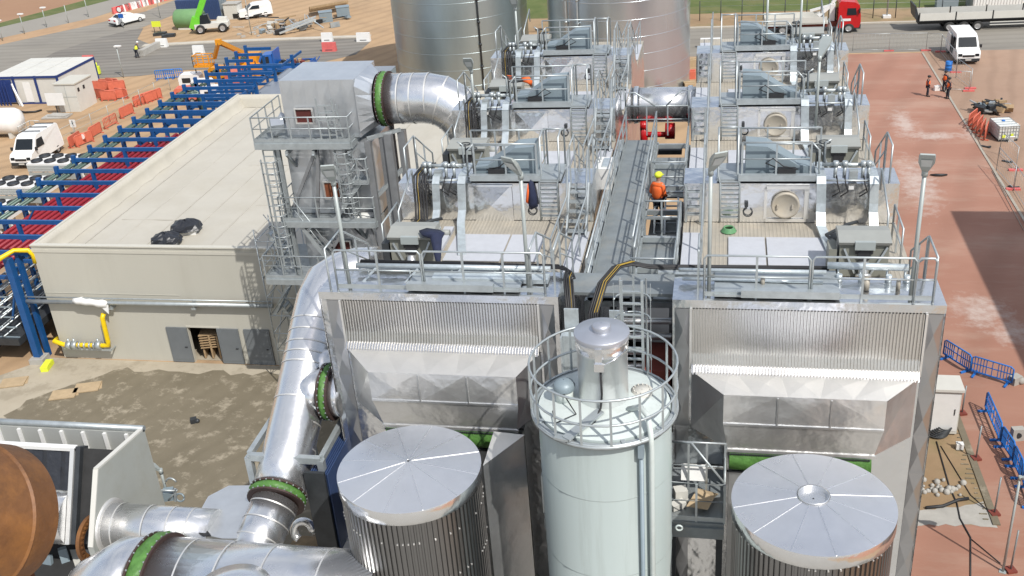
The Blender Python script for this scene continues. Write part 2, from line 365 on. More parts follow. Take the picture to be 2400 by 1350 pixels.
stain('slab', [(*_g(2190,318),4.5,1.7),(*_g(2120,290),1.8,6),(*_g(2290,316),2.0,3.0),(*_g(2300,730),2.6,3.4),(*_g(2150,430),2.2,9),(*_g(2380,780),2,2.5)], (.52,.43,.38))
# the left-hand roads and lots
far = G(0,60); 
sheet('brown_field', gp((0,56),(165,13),(215,-4)) + [G(215,-4)+V((0,300,0)), V((-600,900,0)), V((-700,150,0))], 'field', .01)
sheet('grass_ground', gp((-60,72),(0,56),(165,13),(215,-4),(262,-4),(0,55+3)), 'grass', .02)
m = MB(); g = gp((-80,76),(0,54),(140,17),(230,-8),(290,-8),(120,36),(0,64),(-80,84)); m.poly([(p.x,p.y,.024) for p in g]); struct(m.build('grass_ground','grass',org=(0,0,0)))
sheet('far_road', gp((-80,84),(0,63),(120,35),(290,-8),(372,-8),(200,48),(0,92),(-80,110)), 'road', .014)
sheet('verge_ground', gp((-80,110),(0,90),(200,46),(330,20),(345,26),(200,62),(0,105),(-80,125)), 'verge', .018)
sheet('access_road', gp((-80,125),(0,104),(200,61),(345,25),(430,-8),(560,-8),(420,30),(330,66),(232,92),(0,196),(-80,230)), 'asph', .012)
sheet('asphalt_ground', gp((0,190),(130,122),(235,88),(300,72),(336,66),(322,92),(352,104),(500,96),(700,90),(868,86),(868,98),(834,128),(700,158),(440,164),(330,178),(240,183),(120,180),(-60,240)), 'asph_d', .016)
m = MB()
pts = gp((336,108),(480,100),(660,93),(868,86))
for a,b in zip(pts,pts[1:]): m.bar((a.x,a.y,.06),(b.x,b.y,.06),1.0,.12)
struct(m.build('lot_kerb','kerb'))
sheet('concrete_ground', [G(-60,905),G(0,880),(-36.2,44.2),(-14,44.2),(-14,36),(-19,28),(-30,28),(-52,36)], 'apron', .008)
sheet('damp_ground', ragged(gp((295,866),(420,872),(645,878)) + [V((-14,42,0)),V((-14,30,0)),V((-24,28,0)),V((-32,31,0))] + gp((20,975),(60,935),(150,905)),.3,.6), 'mud', .014)
sheet('trench_floor', ragged(gp((2160,1000),(2232,955),(2336,1232),(2040,1228)),.12,.4,3), 'brownbank', .012)
g = gp((2100,1196),(2225,1190),(2300,1176),(2337,1234),(2080,1228)); sheet('mortar_ground', ragged(g,.1,.3,5), 'conc', .016)
# ================================================================ flat-roofed hall
M['cream_l'] = mat('membrane_lap', (.455,.43,.37), .85, 0, .08, .8)
X0,X1,Y0,Y1,ZT = -35.4,-14.2,44.3,71.0,6.8
hall = thing('flat_roof_hall', 'long cream hall with a flat membrane roof beside the blue pipe rack', 'building', ((X0+X1)/2,Y0,0), world=True)
dl,dr = YP(447,800,Y0).x, YP(518,800,Y0).x; dz = YP(480,768,Y0).z
m = MB()
m.box(X0,dl,Y0,Y0+.2,0,ZT); m.box(dl,dr,Y0,Y0+.2,dz,ZT); m.box(dr,X1,Y0,Y0+.2,0,ZT)
m.box(X0,X0+.2,Y0+.2,Y1,0,ZT); m.box(X1-.2,X1,Y0+.2,Y1,0,ZT); m.box(X0+.2,X1-.2,Y1-.2,Y1,0,ZT)
m.bar((X0,Y0-.012,4.06),(dl,Y0-.012,4.06),.02,.025)
m.build('wall','cream_w',hall)
m = MB()
nx, ny = 50, 60          # membrane with very slight undulation
rr = random.Random(5)
xs = [X0+.2+(X1-X0-.4)*i/nx for i in range(nx+1)]; ys = [Y0+.2+(Y1-Y0-.4)*j/ny for j in range(ny+1)]
b = len(m.v)
for j,y in enumerate(ys):
    for i,x in enumerate(xs): m.v.append((x,y,5.95+.012*math.sin(x*1.9)+rr.uniform(-.006,.006)))
m.smooth = True
for j in range(ny):
    for i in range(nx): a = b+j*(nx+1)+i; m.face([a,a+1,a+nx+2,a+nx+1])
m.build('roof','cream',hall)
m = MB(); rr = random.Random(15)
for i in range(11):
    x = X0+1.6+i*1.85; y_ = Y0+.3
    while y_ < Y1-.4:
        y2 = min(Y1-.4, y_+rr.uniform(3,6)); m.box(x-.05+rr.uniform(-.015,.015),x+.05,y_,y2-.03,5.955,5.968); y_ = y2
for j in range(9): y = Y0+2.2+j*2.9+rr.uniform(-.6,.6); x=rr.uniform(X0+2,X1-8); m.box(x,x+rr.uniform(2,5),y-.04,y+.04,5.955,5.972)
m.build('membrane_laps','cream_l',hall)
m = MB()
n = 44; b0 = len(m.v); m.smooth = True
for j in range(n+1):
    y = Y0+.2+(Y1-Y0-.4)*j/n
    wv = .05*math.sin(j*1.7)+rr.uniform(-.04,.04)
    for (dx,z) in ((.003,6.802),(.32,6.80),(.36+wv*.4,6.55),(.42+wv,6.25),(.62+wv,5.965)): m.v.append((X0+.2+dx-.2,y,z))
for j in range(n):
    for i in range(4): a = b0+j*5+i; m.face([a,a+1,a+6,a+5])
b0 = len(m.v); n = 20
for j in range(n+1):
    x = X0+.3+(X1-X0-.4)*j/n; wv = rr.uniform(-.05,.05)
    for (dy,z) in ((0,6.803),(.3,6.801),(.36,6.5),(.5+wv,5.965)): m.v.append((x,Y1-dy,z))
for j in range(n):
    for i in range(3): a = b0+j*4+i; m.face([a+4,a+5,a+1,a])
m.build('parapet_lining','cream_p',hall)
m = MB(); m.box(X0-.04,X1+.04,Y0-.05,Y0+.24,ZT+.002,ZT+.07); m.box(X0-.05,X0+.1,Y0+.24,Y1+.04,ZT+.004,ZT+.06)
m.box(X0-.06,X1+.06,Y0-.03,Y0-.002,6.45,6.62)
m.build('parapet_cap','trim',hall)
m = MB(); m.box(X0+.21,X1-.21,Y0+.21,Y0+9,.012,.03); m.build('floor','apron',hall)
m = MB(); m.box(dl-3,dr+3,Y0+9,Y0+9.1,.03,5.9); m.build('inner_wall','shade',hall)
# door leaves
def leaf(pl, pr, pyt, pyb, tilt):
    a, b = YP(pl[0],pl[1],Y0), YP(pr[0],pr[1],Y0); zt = YP(pl[0]-12,pyt,Y0).z
    m = MB(); m.box(a.x,b.x,Y0-.09,Y0-.015,.04,dz); d = m.build('door','doorgrey',hall)
    h = MB(); h.box(a.x+.08,b.x-.08,Y0-.10,Y0-.092,.2,dz-.12); h.build('door_panel','doorgrey',d)
    h = MB(); h.bar((b.x-.15,Y0-.13,1.0),(b.x-.3,Y0-.13,1.0),.03); h.build('handle','black',d)
leaf((412,855),(459,855),762,855,0); leaf((528,858),(577,858),765,858,0); leaf((590,860),(648,860),765,860,0)
m = MB(); m.box(dl-.08,dr+.08,Y0-.03,Y0-.003,dz,dz+.09); m.build('door_frame','trim',hall)
# pallets stored inside the doorway
for i,(dx,dy,rx) in enumerate(((.8,.75,.5),(1.5,1.3,.35))):
    m = MB()
    for q in range(6): m.cbox((dl+dx, Y0+dy, .75+q*.15), (1.1,.9,.03), .25+.1*i, 0)
    for q in (-.45,0,.45): m.cbox((dl+dx+q, Y0+dy, .78), (.09,.9,1.4), .25+.1*i, 0)
    tag(m.build('pallet_stack','wood'), ['wooden pallets stacked just inside the open hall doorway, the nearer stack','wooden pallets stacked inside the open hall doorway, the deeper stack'][i], 'pallets','pallet stacks in the hall doorway')
# roof vents under black covers
def vent(px, py, s, label):
    c = G(px,py,5.97); t = thing('roof_vent', label, 'roof vent', c, 0.2, 'covered roof vents')
    m = MB(); m.box(-.75*s,.75*s,-.6*s,.6*s,-.02,.42); m.build('curb','white',t)
    m = MB(); n = 20; rg = random.Random(px)
    b0 = len(m.v)
    prof = [(.26,1.12),(.44,1.02),(.62,.94),(.74,.66),(.86,.3),(.88,.03)]
    for (z,r) in prof:
        for k in range(n):
            a = 6.283*k/n; sx = .95*s; sy = .78*s
            q = 1/max(abs(math.cos(a)),abs(math.sin(a)))**.6
            w = rg.uniform(.93,1.05)
            m.v.append((sx*r*q*math.cos(a)*w, sy*r*q*math.sin(a)*w, z*s+rg.uniform(-.05,.05)))
    for i in range(len(prof)-1):
        for k in range(n): m.face([b0+i*n+k,b0+i*n+(k+1)%n,b0+(i+1)*n+(k+1)%n,b0+(i+1)*n+k])
    m.face([b0+(len(prof)-1)*n+k for k in range(n)])
    m.build('tarpaulin_cover','blacktarp',t)
M['blacktarp'] = mat('black_tarpaulin', (.022,.024,.03), .38, 0, .2, 4, .6, 5)
vent(438,543,.82,'larger roof vent under black tarpaulin, farther from the roof edge')
vent(392,573,.78,'smaller roof vent under black tarpaulin, right behind the roof edge')
# service pipe and gas line on the front wall
t = thing('wall_pipe','grey steel service pipe running level along the front of the cream hall','pipe',(-28,Y0-.3,4.6),world=True)
a,b = YP(60,706,Y0-.3), YP(640,717,Y0-.3)
m = MB(); m.tube([a,b],.12,10); m.tube([a+V((0,-.05,.3)),b+V((0,-.05,.27))],.04,6); m.build('pipe','galv',t)
for px in (258,452):
    p = YP(px,712,Y0-.3); m = MB(); m.box(p.x-.05,p.x+.05,Y0-.32,Y0-.01,p.z-.35,p.z+.1); m.bar((p.x-.15,Y0-.3,p.z-.3),(p.x+.1,Y0-.3,p.z-.3),.1); m.build('bracket','galv',t)
m = MB(); a,b = YP(172,703,Y0-.36), YP(252,712,Y0-.36); m.smooth=True
pts = [a+(b-a)*(i/8)+V((0,0,random.uniform(-.05,.05))) for i in range(9)]
m.tube(pts,[.14,.2,.22,.2,.21,.19,.22,.24,.16],9); m.poly([b+V((-.5,-.1,0)),b+V((.1,-.1,0)),b+V((.02,-.15,-.55))]); m.build('film_wrap','white',t)
t = thing('gas_line','bright yellow gas pipe with a row of valves low on the hall wall','gas pipe',(-33,Y0-.4,1),world=True)
p1,p2,p3,p4 = YP(243,735,Y0-.3),YP(256,806,Y0-.4),YP(150,808,Y0-.4),YP(128,800,Y0-.5)
m = MB(); m.tube([p1,YP(240,745,Y0-.4),YP(253,800,Y0-.4),p2+V((-.05,0,-.08)),p2+V((-.4,0,-.12)),p3,p4,YP(137,792,Y0+.3)],.13,10); m.build('pipe','yellow',t)
for i,px in enumerate((163,176,232)):
    p = YP(px,809,Y0-.42); m = MB(); m.cyl(p-V((.14,0,0)),p+V((.14,0,0)),.24,n=12); m.cyl(p,p+V((0,0,.4)),.06,n=8); m.build('valve','galv',t)
for px in (188,200,212,222):
    p = YP(px,809,Y0-.42); m = MB(); m.cyl(p-V((.04,0,0)),p+V((.04,0,0)),.2,n=12); m.build('flange','galv',t)
m = MB(); a,b = YP(152,816,Y0-.4), YP(262,820,Y0-.4); m.bar(a,b,.1,.12)
for k in range(4): q = a+(b-a)*(k/3); m.bar(q,(q.x,Y0,q.z),.06)
m.build('support_rail','galv',t)
# ================================================================ big storage tanks behind
def tank(x, y, r, h, label, key):
    t = thing('storage_tank', label, 'storage tank', (x,y,0), 0, 'big storage tanks')
    m = MB(); m.lathe((0,0,0), [(r,0),(r,h)], 96); m.lathe((0,0,0),[(r+.0,h),(0.01,h+1.5)],96); m.build('shell',key,t)
    m = MB()
    for z in [1.25+1.5*i for i in range(int(h/1.5))]: m.lathe((0,0,z),[(r+.002,-.03),(r+.012,-.02),(r+.012,.02),(r+.002,.03)],96)
    m.build('seam_rings',key,t)
    return t
M['tank_a'] = mat('galvanised_tank_dull', (.42,.50,.52), .36, .8, .14, .22, .04, 1.0, rvar=.08, stretch=(1,1,.25))
M['tank_b'] = mat('galvanised_tank_bright', (.58,.65,.70), .26, .85, .10, .18, .08, .6, rvar=.07, stretch=(1,1,.05))
t1 = tank(-24.3,97,6.35,16,'big dull grey storage tank of ringed steel, beyond the far end of the cream hall','tank_a')
t2 = tank(-9.2,95.4,6.4,16,'big shiny storage tank of ringed steel, directly behind the module rows','tank_b')
a = math.atan2(-88,14); 
def tpipe(t, x, y, r, px, key='galv', lab='downpipe'):
    g = None
    for i in range(200):
        q = -2.8+i*.02; p = V((x+(r+.15)*math.cos(q), y+(r+.15)*math.sin(q), 6))
        c = CM @ (p-V((0,0,H))); u = 1200+F*c.x/c.z
        if u > px: break
    m = MB(); m.cyl((p.x-x,p.y-y,0),(p.x-x,p.y-y,16),.07,n=8)
    for z in range(1,16,2): m.cyl((p.x-x,p.y-y,z-.1),(p.x-x,p.y-y,z+.1),.13,n=8)
    m.build(lab,key,t)
tpipe(t1,-24.3,97,6.35,1122,'dark'); tpipe(t2,-9.2,95.4,6.4,1352,'galv'); tpipe(t2,-9.2,95.4,6.4,1326,'galv')
# a hall to the right, outside the picture: it throws the shade on the slab
m = MB(); m.box(24.6,60,17,55.2,0,17.2); tag(m.build('side_hall','cream_w'),'tall plain hall beyond the pink yard that shades it','building')

M['alu_dkr'] = mat('grey_roof_sheet', (.36,.39,.43), .45, .5, .06, 1)
t = thing('grey_annex','low grey metal roof of an annex behind the cream hall','building',(-25,74,0),world=True)
a,b = G(790,153,5.2),G(934,150,5.2)
m = MB(); m.box(a.x-4.5,b.x-.3,71.4,a.y,0,5.0); m.build('wall','bluegrey',t)
m = MB(); m.panels((a.x-4.6,71.3,5.02),(b.x-a.x+4.3,0,0),(0,a.y-71.2,0),6,1,.02); m.build('roof','alu_dkr',t)
m = MB(); c = G(826,153,5.2); m.bar((c.x-1.1,c.y-.3,5.12),(c.x+1.1,c.y-.3,5.12),.25,.12); m.build('white_gutter','white',t)
M['alu_dk'] = mat('aluminium_dark_reflection', (.50,.51,.53), .30, 1., .06, .8, .22, 1.4, rvar=.08)  # cladding colour darkened to imitate dark reflections on the front margins
# ================================================================ the two rows of clad boiler modules
PITCH, YF, ZR, ZL, MW = 7.18, 21.7, 16.5, 15.25, 6.0
def module(org, s, label, front=False):
    """s=+1: right-hand row (inner edge at low x); s=-1: left-hand row, mirrored. Built from the inner edge u outwards."""
    ox, oy = org
    X = lambda u: ox + s*u
    t = thing('boiler_module', label, 'boiler module', (ox + s*MW/2, oy, 0), group='boiler modules', world=True)
    P = lambda u,y,z: (X(u), oy+y, z)
    yb = PITCH-.03
    m = MB()
    # front wall as cross-broken panels above, plain below; sides; back hidden
    if not front:
        m.poly([P(0,0,0),P(MW,0,0),P(MW,0,15),P(0,0,15)])
        for (u0,u1) in ((0,.55),(.55,2.25),(3.65,4.8),(4.8,6)):
            o = P(u0,0,15); m.panels(o if s>0 else P(u1,0,15), ((u1-u0),0,0), (0,0,1.5), 1, 1, .02)
        o = P(2.25,0,15) if s>0 else P(3.65,0,15); m.panels(o,(1.4,0,0),(0,0,1.5),1,1,.004)
    else:
        m.poly([P(0,0,0),P(MW,0,0),P(MW,0,16.3),P(0,0,16.3)])
        m.poly([P(0,-.06,16.3),P(MW,-.06,16.3),P(MW,-.06,ZR),P(0,-.06,ZR)])
        m.poly([P(0,-.06,16.3),P(0,0,16.3),P(MW,0,16.3),P(MW,-.06,16.3)])
    f0 = -.06 if front else 0
    # ridge, back slope
    m.panels(P(0,f0,ZR) if s>0 else P(MW,f0,ZR), (MW,0,0), (0,1.25-f0,0), 4, 1, .02)
    m.panels(P(0,1.25,ZR) if s>0 else P(MW,1.25,ZR), (MW,0,0), (0,1.75,ZL-ZR), 4, 1, .03)
    # outer and inner sides, in shallow pyramids
    for u in (0,MW):
        x = X(u); out = (1 if u else -1)*s
        for (y0,y1,z0,z1,n,k) in ((f0,1.25,15.25,ZR,1,1),(f0,1.25,0,15.25,1,12),(1.25,yb,0,15.25,4,10)):
            if out > 0: m.panels((x,oy+y0,z0),(0,y1-y0,0),(0,0,z1-z0),n,k,.045)
            else: m.panels((x,oy+y1,z0),(0,y0-y1,0),(0,0,z1-z0),n,k,.045)
        m.poly([(x,oy+1.25,15.25),(x,oy+3.0,15.25),(x,oy+1.25,ZR)])
    m.poly([P(0,yb,0),P(0,yb,ZL),P(MW,yb,ZL),P(MW,yb,0)])
    m.build('casing','alu',t)
    # low roof: dusty trapezoid sheet with ribs running down the slope
    m = MB(); n = 56; b0 = len(m.v); ur = (.5,5.1)
    prof = []
    for i in range(n+1):
        u = i/n*MW; prof += [(u-.025,0),(u-.012,.007),(u+.012,.007),(u+.025,0)] if 0<i<n else [(u,0)]
    for (y,dz) in ((3.0,0),(yb,.03)):
        for (u,z) in prof: m.v.append(P(u,y,ZL+z+dz))
    k = len(prof)
    for i in range(k-1): m.face([b0+i,b0+i+1,b0+k+i+1,b0+k+i])
    m.build('low_roof','dusty',t)
    m = MB()
    for (u0,u1) in ((1.3,2.3),(2.35,4.0)):
        m.box(min(X(u0),X(u1)),max(X(u0),X(u1)),oy+4.25,oy+6.05,ZL+.05,ZL+.075)
    m.box(min(X(.02),X(.5)),max(X(.02),X(.5)),oy+3.6,oy+6.3,ZL+.05,ZL+.08)
    m.build('film_sheet','whitesheet',t)
    m = MB(); m.box(min(X(4.15),X(4.45)),max(X(4.15),X(4.45)),oy+4.2,oy+6.4,ZL+.04,ZL+.16); m.build('roof_hatch','whitesheet',t)
    # platform over the ridge with two handrails
    m = MB(); m.box(min(X(.95),X(3.75)),max(X(.95),X(3.75)),oy+.02,oy+1.35,16.56,16.62)
    m.box(min(X(1.55),X(3.7)),max(X(1.55),X(3.7)),oy-.09,oy+.08,16.6,16.78)
    m.build('ridge_platform','galv',t)
    if not front:
        m = MB()
        rail(m,[P(1.65,.06,16.62),P(3.55,.06,16.62)],1.1,.85,toe=False)
        rail(m,[P(1.62,1.32,16.62),P(3.9,1.32,16.62)],1.1,.75,toe=False)
        m.tube([P(3.55,.06,17.72),P(3.75,.06,17.5),P(3.8,.1,16.7)],.028,6)
        for u in (1.05,1.6):
            m.tube([P(u,-.05,15.3),P(u,-.05,16.5),P(u-.07,.06,16.75),P(u-.07,.1,17.9),P(u-.07,.6,17.95),P(u-.07,1.32,17.75),P(u-.07,1.32,16.6)],.03,6)
        m.tube([P(1.0,1.32,17.75),P(1.62,1.32,17.75)],.028,6)
        m.build('handrail','galv',t)
        m = MB()
        for i in range(9): m.bar(P(1.05,-.05,15.45+i*.14),P(1.6,-.05,15.45+i*.14),.035)
        m.build('ladder','galv',t)
        # wedge-shaped damper hood on the platform
        m = MB(); pr = [P(1.75,0,0),P(3.6,0,0)]
        y0,y1 = oy+.3,oy+1.1
        pf = [(1.75,16.62),(3.6,16.62),(3.6,16.9),(3.2,16.95),(2.35,17.5),(1.75,17.55)]
        m.prism([(X(u),y0,z) for u,z in (pf if s>0 else pf[::-1])],(0,y1-y0,0)); m.build('damper_hood','bluegrey',t)
        m = MB(); m.cbox(P(2.9,.12,16.86),(.5,.16,.14)); m.tube([P(2.6,.1,16.95),P(2.3,.06,17.1),P(2.5,.04,17.25),P(2.8,.06,17.0),P(3.2,.1,16.9)],.02,5); m.build('cable_loop','black',t)
        # wall access panel or round manhole
        if s > 0:
            m = MB(); m.box(X(2.36),X(3.5),oy-.05,oy-.022,15.32,15.42); m.box(X(2.36),X(3.55),oy-.1,oy-.022,16.36,16.44)
            m.box(X(3.42),X(3.55),oy-.06,oy-.022,15.42,16.36); m.box(X(2.3),X(2.38),oy-.05,oy-.022,15.42,16.36); m.build('hatch_frame','alu_b',t)
            m = MB(); m.lathe((X(2.9),oy-.02,15.86),[(.40,0),(.40,-.11),(.36,-.13),(.33,-.10),(0,-.10)],28,axis='Y')
            for dx in (-.22,.2): m.bar((X(2.9)+dx,oy-.15,15.78),(X(2.9)+dx,oy-.15,15.9),.05)
            m.build('manhole_cover','dusty',t)
        else:
            m = MB(); m.panels((X(3.65),oy-.03,15.2),(1.2,0,0),(0,0,1.25),1,1,.09); m.box(X(3.68),X(2.42),oy-.05,oy-.02,16.40,16.46); m.build('access_panel','alu',t)
        m = MB(); m.box(min(X(1.75),X(1.85)),max(X(1.75),X(1.85)),oy-.1,oy-.02,15.8,15.95)
        m.tube(arc((X(1.85),oy-.06,15.62),.13,R_(100),R_(420),12,(1,0,0),(0,0,1)),.018,5); m.build('cable_coil','dark',t)
        # left-hand narrow ladder on the inner margin
        m = MB(); ladder(m,P(.28,-.06,15.3),P(.28,-.06,16.5),.42,step=.2); m.build('ladder','galv',t)
        # bright cable troughs folding over the edge and down the wall
        for (u,w_,yE,du) in (((3.85,.26,-2.3,.22),(5.28,.24,-2.0,.0)) if s>0 else ((3.95,.24,-2.6,-.45),(4.75,.22,-.9,-.1))):
            m = MB()
            pts = [(u-.02,1.0,16.75),(u,-.02,16.72),(u,-.22,16.55),(u+.02,-.26,16.0),(u+.02,-.32,15.75),(u+.03,-.6,15.42),(u+du,yE,15.36)]
            for a,b in zip(pts,pts[1:]): m.bar(P(*a),P(*b),w_,.07,up=(0,.3,1))
            m.build('cable_trough','galv_l',t)
        if s < 0:
            m = MB()
            for j in range(5):
                q = 5.1+j*.09
                m.tube([P(q,1.2,16.7),P(q,0,16.75),P(q,-.16,16.5),P(q,-.2,15.9),P(q-.05,-.5,15.5),P(q+.25,-2.6,15.4)],.035,5)
            m.build('cable_bundle','black',t)
            m = MB(); m.tube([P(5.33,1.2,16.74),P(5.33,0,16.79),P(5.33,-.20,16.5),P(5.33,-.24,15.9),P(5.28,-.54,15.54),P(5.55,-2.6,15.45)],.009,5); m.build('yellow_cable','yelcable',t)
        # service pipes and valve blocks on the outer part of the ridge
        m = MB()
        m.tube([P(3.9,.35,16.95),P(5.3,.3,16.95)],.06,8); m.tube([P(3.9,.0,16.6),P(5.3,-.03,16.6)],.03,6)
        m.tube([P(3.95,.35,16.95),P(3.95,.35,17.6),P(4.1,.35,17.7)],.03,6)
        for u in (4.25,4.5,5.0,5.15):
            m.cyl(P(u,.2,16.6),P(u,.2,16.95),.05,n=8); m.cyl(P(u,.2,16.95),P(u,.2,17.1),.08,n=8)
        m.box(min(X(4.62),X(4.85)),max(X(4.62),X(4.85)),oy+.05,oy+.25,16.55,16.85)
        m.build('valve_manifold','galv',t)
        m = MB()
        for u,z in ((3.75,17.35),(3.95,17.5)):
            m.tube([P(u+.16*math.cos(a*.524),.7+.16*math.sin(a*.524),z) for a in range(12)],.018,5,closed=True); m.bar(P(u-.16,.7,z),P(u+.16,.7,z),.02); m.cyl(P(u,.7,16.6),P(u,.7,z),.025,n=6)
        m.build('hand_wheels','dark',t)
        m = MB(); m.box(min(X(4.62),X(4.76)),max(X(4.62),X(4.76)),oy-.03,oy-.015,16.33,16.43); m.build('tag_plate','white',t)
        for u in (4.28,4.5,5.02):
            m = MB(); m.tube([P(u,.1,16.7),P(u+.02,-.1,16.55),P(u+.1,-.12,16.3),P(u-.1,-.1,16.15)],.022,5); m.build('flex_hose','black',t)
    # burner cabinet on the low roof
    cu, cy = 4.05, 3.65
    m = MB(); a0,a1 = min(X(cu),X(cu+1.3)),max(X(cu),X(cu+1.3))
    if front or True:
        m.box(a0+.04,a1-.04,oy+cy+.08,oy+cy+.85,ZL+.04,16.22); cb = m.build('cabinet','olive',t)
        m = MB(); m.prism([(a0,oy+cy,16.22),(a0,oy+cy-.03,16.3),(a0,oy+cy+.5,16.42),(a0,oy+cy+.92,16.36),(a0,oy+cy+.92,16.22)][::-1],(a1-a0,0,0)); m.build('cabinet_lid','olive_l',cb)
        m = MB(); mc = (a0+a1)/2; m.box(mc-.25,mc+.25,oy+cy-.05,oy+cy+.1,16.1,16.32); m.build('latch_plate','lampgrey',cb)
        m = MB(); m.cyl((mc,oy+cy+.03,15.9),(mc,oy+cy+.09,15.9),.17,n=16); m.box(mc-.22,mc+.22,oy+cy+.05,oy+cy+.09,15.95,16.1); m.build('intake','black',cb)
        m = MB(); m.box(a0-.22,a0-.02,oy+cy+.1,oy+cy+.7,ZL+.04,16.05); m.build('side_box','dark' if s<0 else 'olive',cb)
        m = MB(); m.bar((mc+.2,oy+cy+.04,15.4),(a1-.1,oy+cy+.04,16.15),.05); m.bar((mc-.2,oy+cy+.04,15.4),(a0+.15,oy+cy+.04,16.1),.05); m.build('brace','galv',cb)
        m = MB(); m.tube([(mc,oy+cy-.1,15.4),(mc,oy+cy+.02,15.75)],.13,10); m.cyl((mc,oy+cy-.14,15.38),(mc,oy+cy-.1,15.44),.2,n=14); m.build('burner_head','alu_m',cb)
        m = MB(); m.box(a0,a1-.3,oy+cy+1.2,oy+cy+1.5,ZL+.1,ZL+.4); m.cyl((a0,oy+cy+1.9,ZL+.3),(a1-.4,oy+cy+1.9,ZL+.3),.14,n=10)
        m.tube([(a0+.1,oy+cy+1.5,ZL+.3),(a0-.1,oy+cy+2.1,ZL+.3),(a0+.5,oy+cy+2.6,ZL+.4),(a1-.5,oy+cy+2.9,ZL+.35)],.05,6); m.build('gas_train','dark',t)
        m = MB(); m.box(a0+.2,a0+.7,oy+cy+2.3,oy+cy+2.7,ZL+.05,ZL+.3); m.cyl((a0+.9,oy+cy+2.2,ZL+.2),(a1-.1,oy+cy+2.2,ZL+.2),.1,n=8); m.build('actuator','olive_l',t)
    # stepped handrail along the outer edge, down the slope and back up
    u = 5.72
    for a,b in (((1.3,16.5),(3.1,15.3)),((4.4,15.3),(6.0,15.3))):
        m = MB(); p,q = P(u,a[0],a[1]),P(u,b[0],b[1]); up = V((0,0,1.05))
        m.tube([V(p),V(p)+up,V(q)+up,V(q)],.028,6); m.tube([V(p)+up*.5,V(q)+up*.5],.022,5)
        c = (V(p)+V(q))/2; m.bar(c,c+up,.045); m.build('edge_rail','galv',t)
    m = MB(); m.tube([P(u,0.1,16.5),P(u,.1,17.6),P(u,1.2,17.6),P(u,1.2,16.5)],.028,6); m.build('edge_rail','galv',t)
    m = MB(); m.tube([P(5.45,5.2,15.3),P(5.45,5.2,16.4),P(5.45,6.95,17.0),P(5.45,6.95,16.4)],.028,6); m.build('edge_rail','galv',t)
    return t
LX = -3.68
mods = []
pos = ['front','second','third','rearmost']
for s,ox,side in ((1,-1.0,'right'),(-1,LX,'left')):
    for k in range(4):
        lab = {(1,0):'front boiler module of the slab-side row, with ribbed hood above a round silencer cap',
               (1,1):'second boiler module of the slab-side row, round manhole facing the camera',
               (1,2):'third boiler module of the slab-side row, beside the steel gantry deck',
               (1,3):'rearmost boiler module of the slab-side row, nearest the red crane truck',
               (-1,0):'front boiler module of the hall-side row, with ribbed hood beside the bent pipe',
               (-1,1):'second boiler module of the hall-side row, navy jacket hanging on its rail',
               (-1,2):'third boiler module of the hall-side row, where the big elbow duct comes down',
               (-1,3):'rearmost boiler module of the hall-side row, against the dull grey tank'}[(s,k)]
        mods.append(module((ox,YF+PITCH*k), s, lab, front=(k==0)))
modR0, modL0 = mods[0], mods[4]
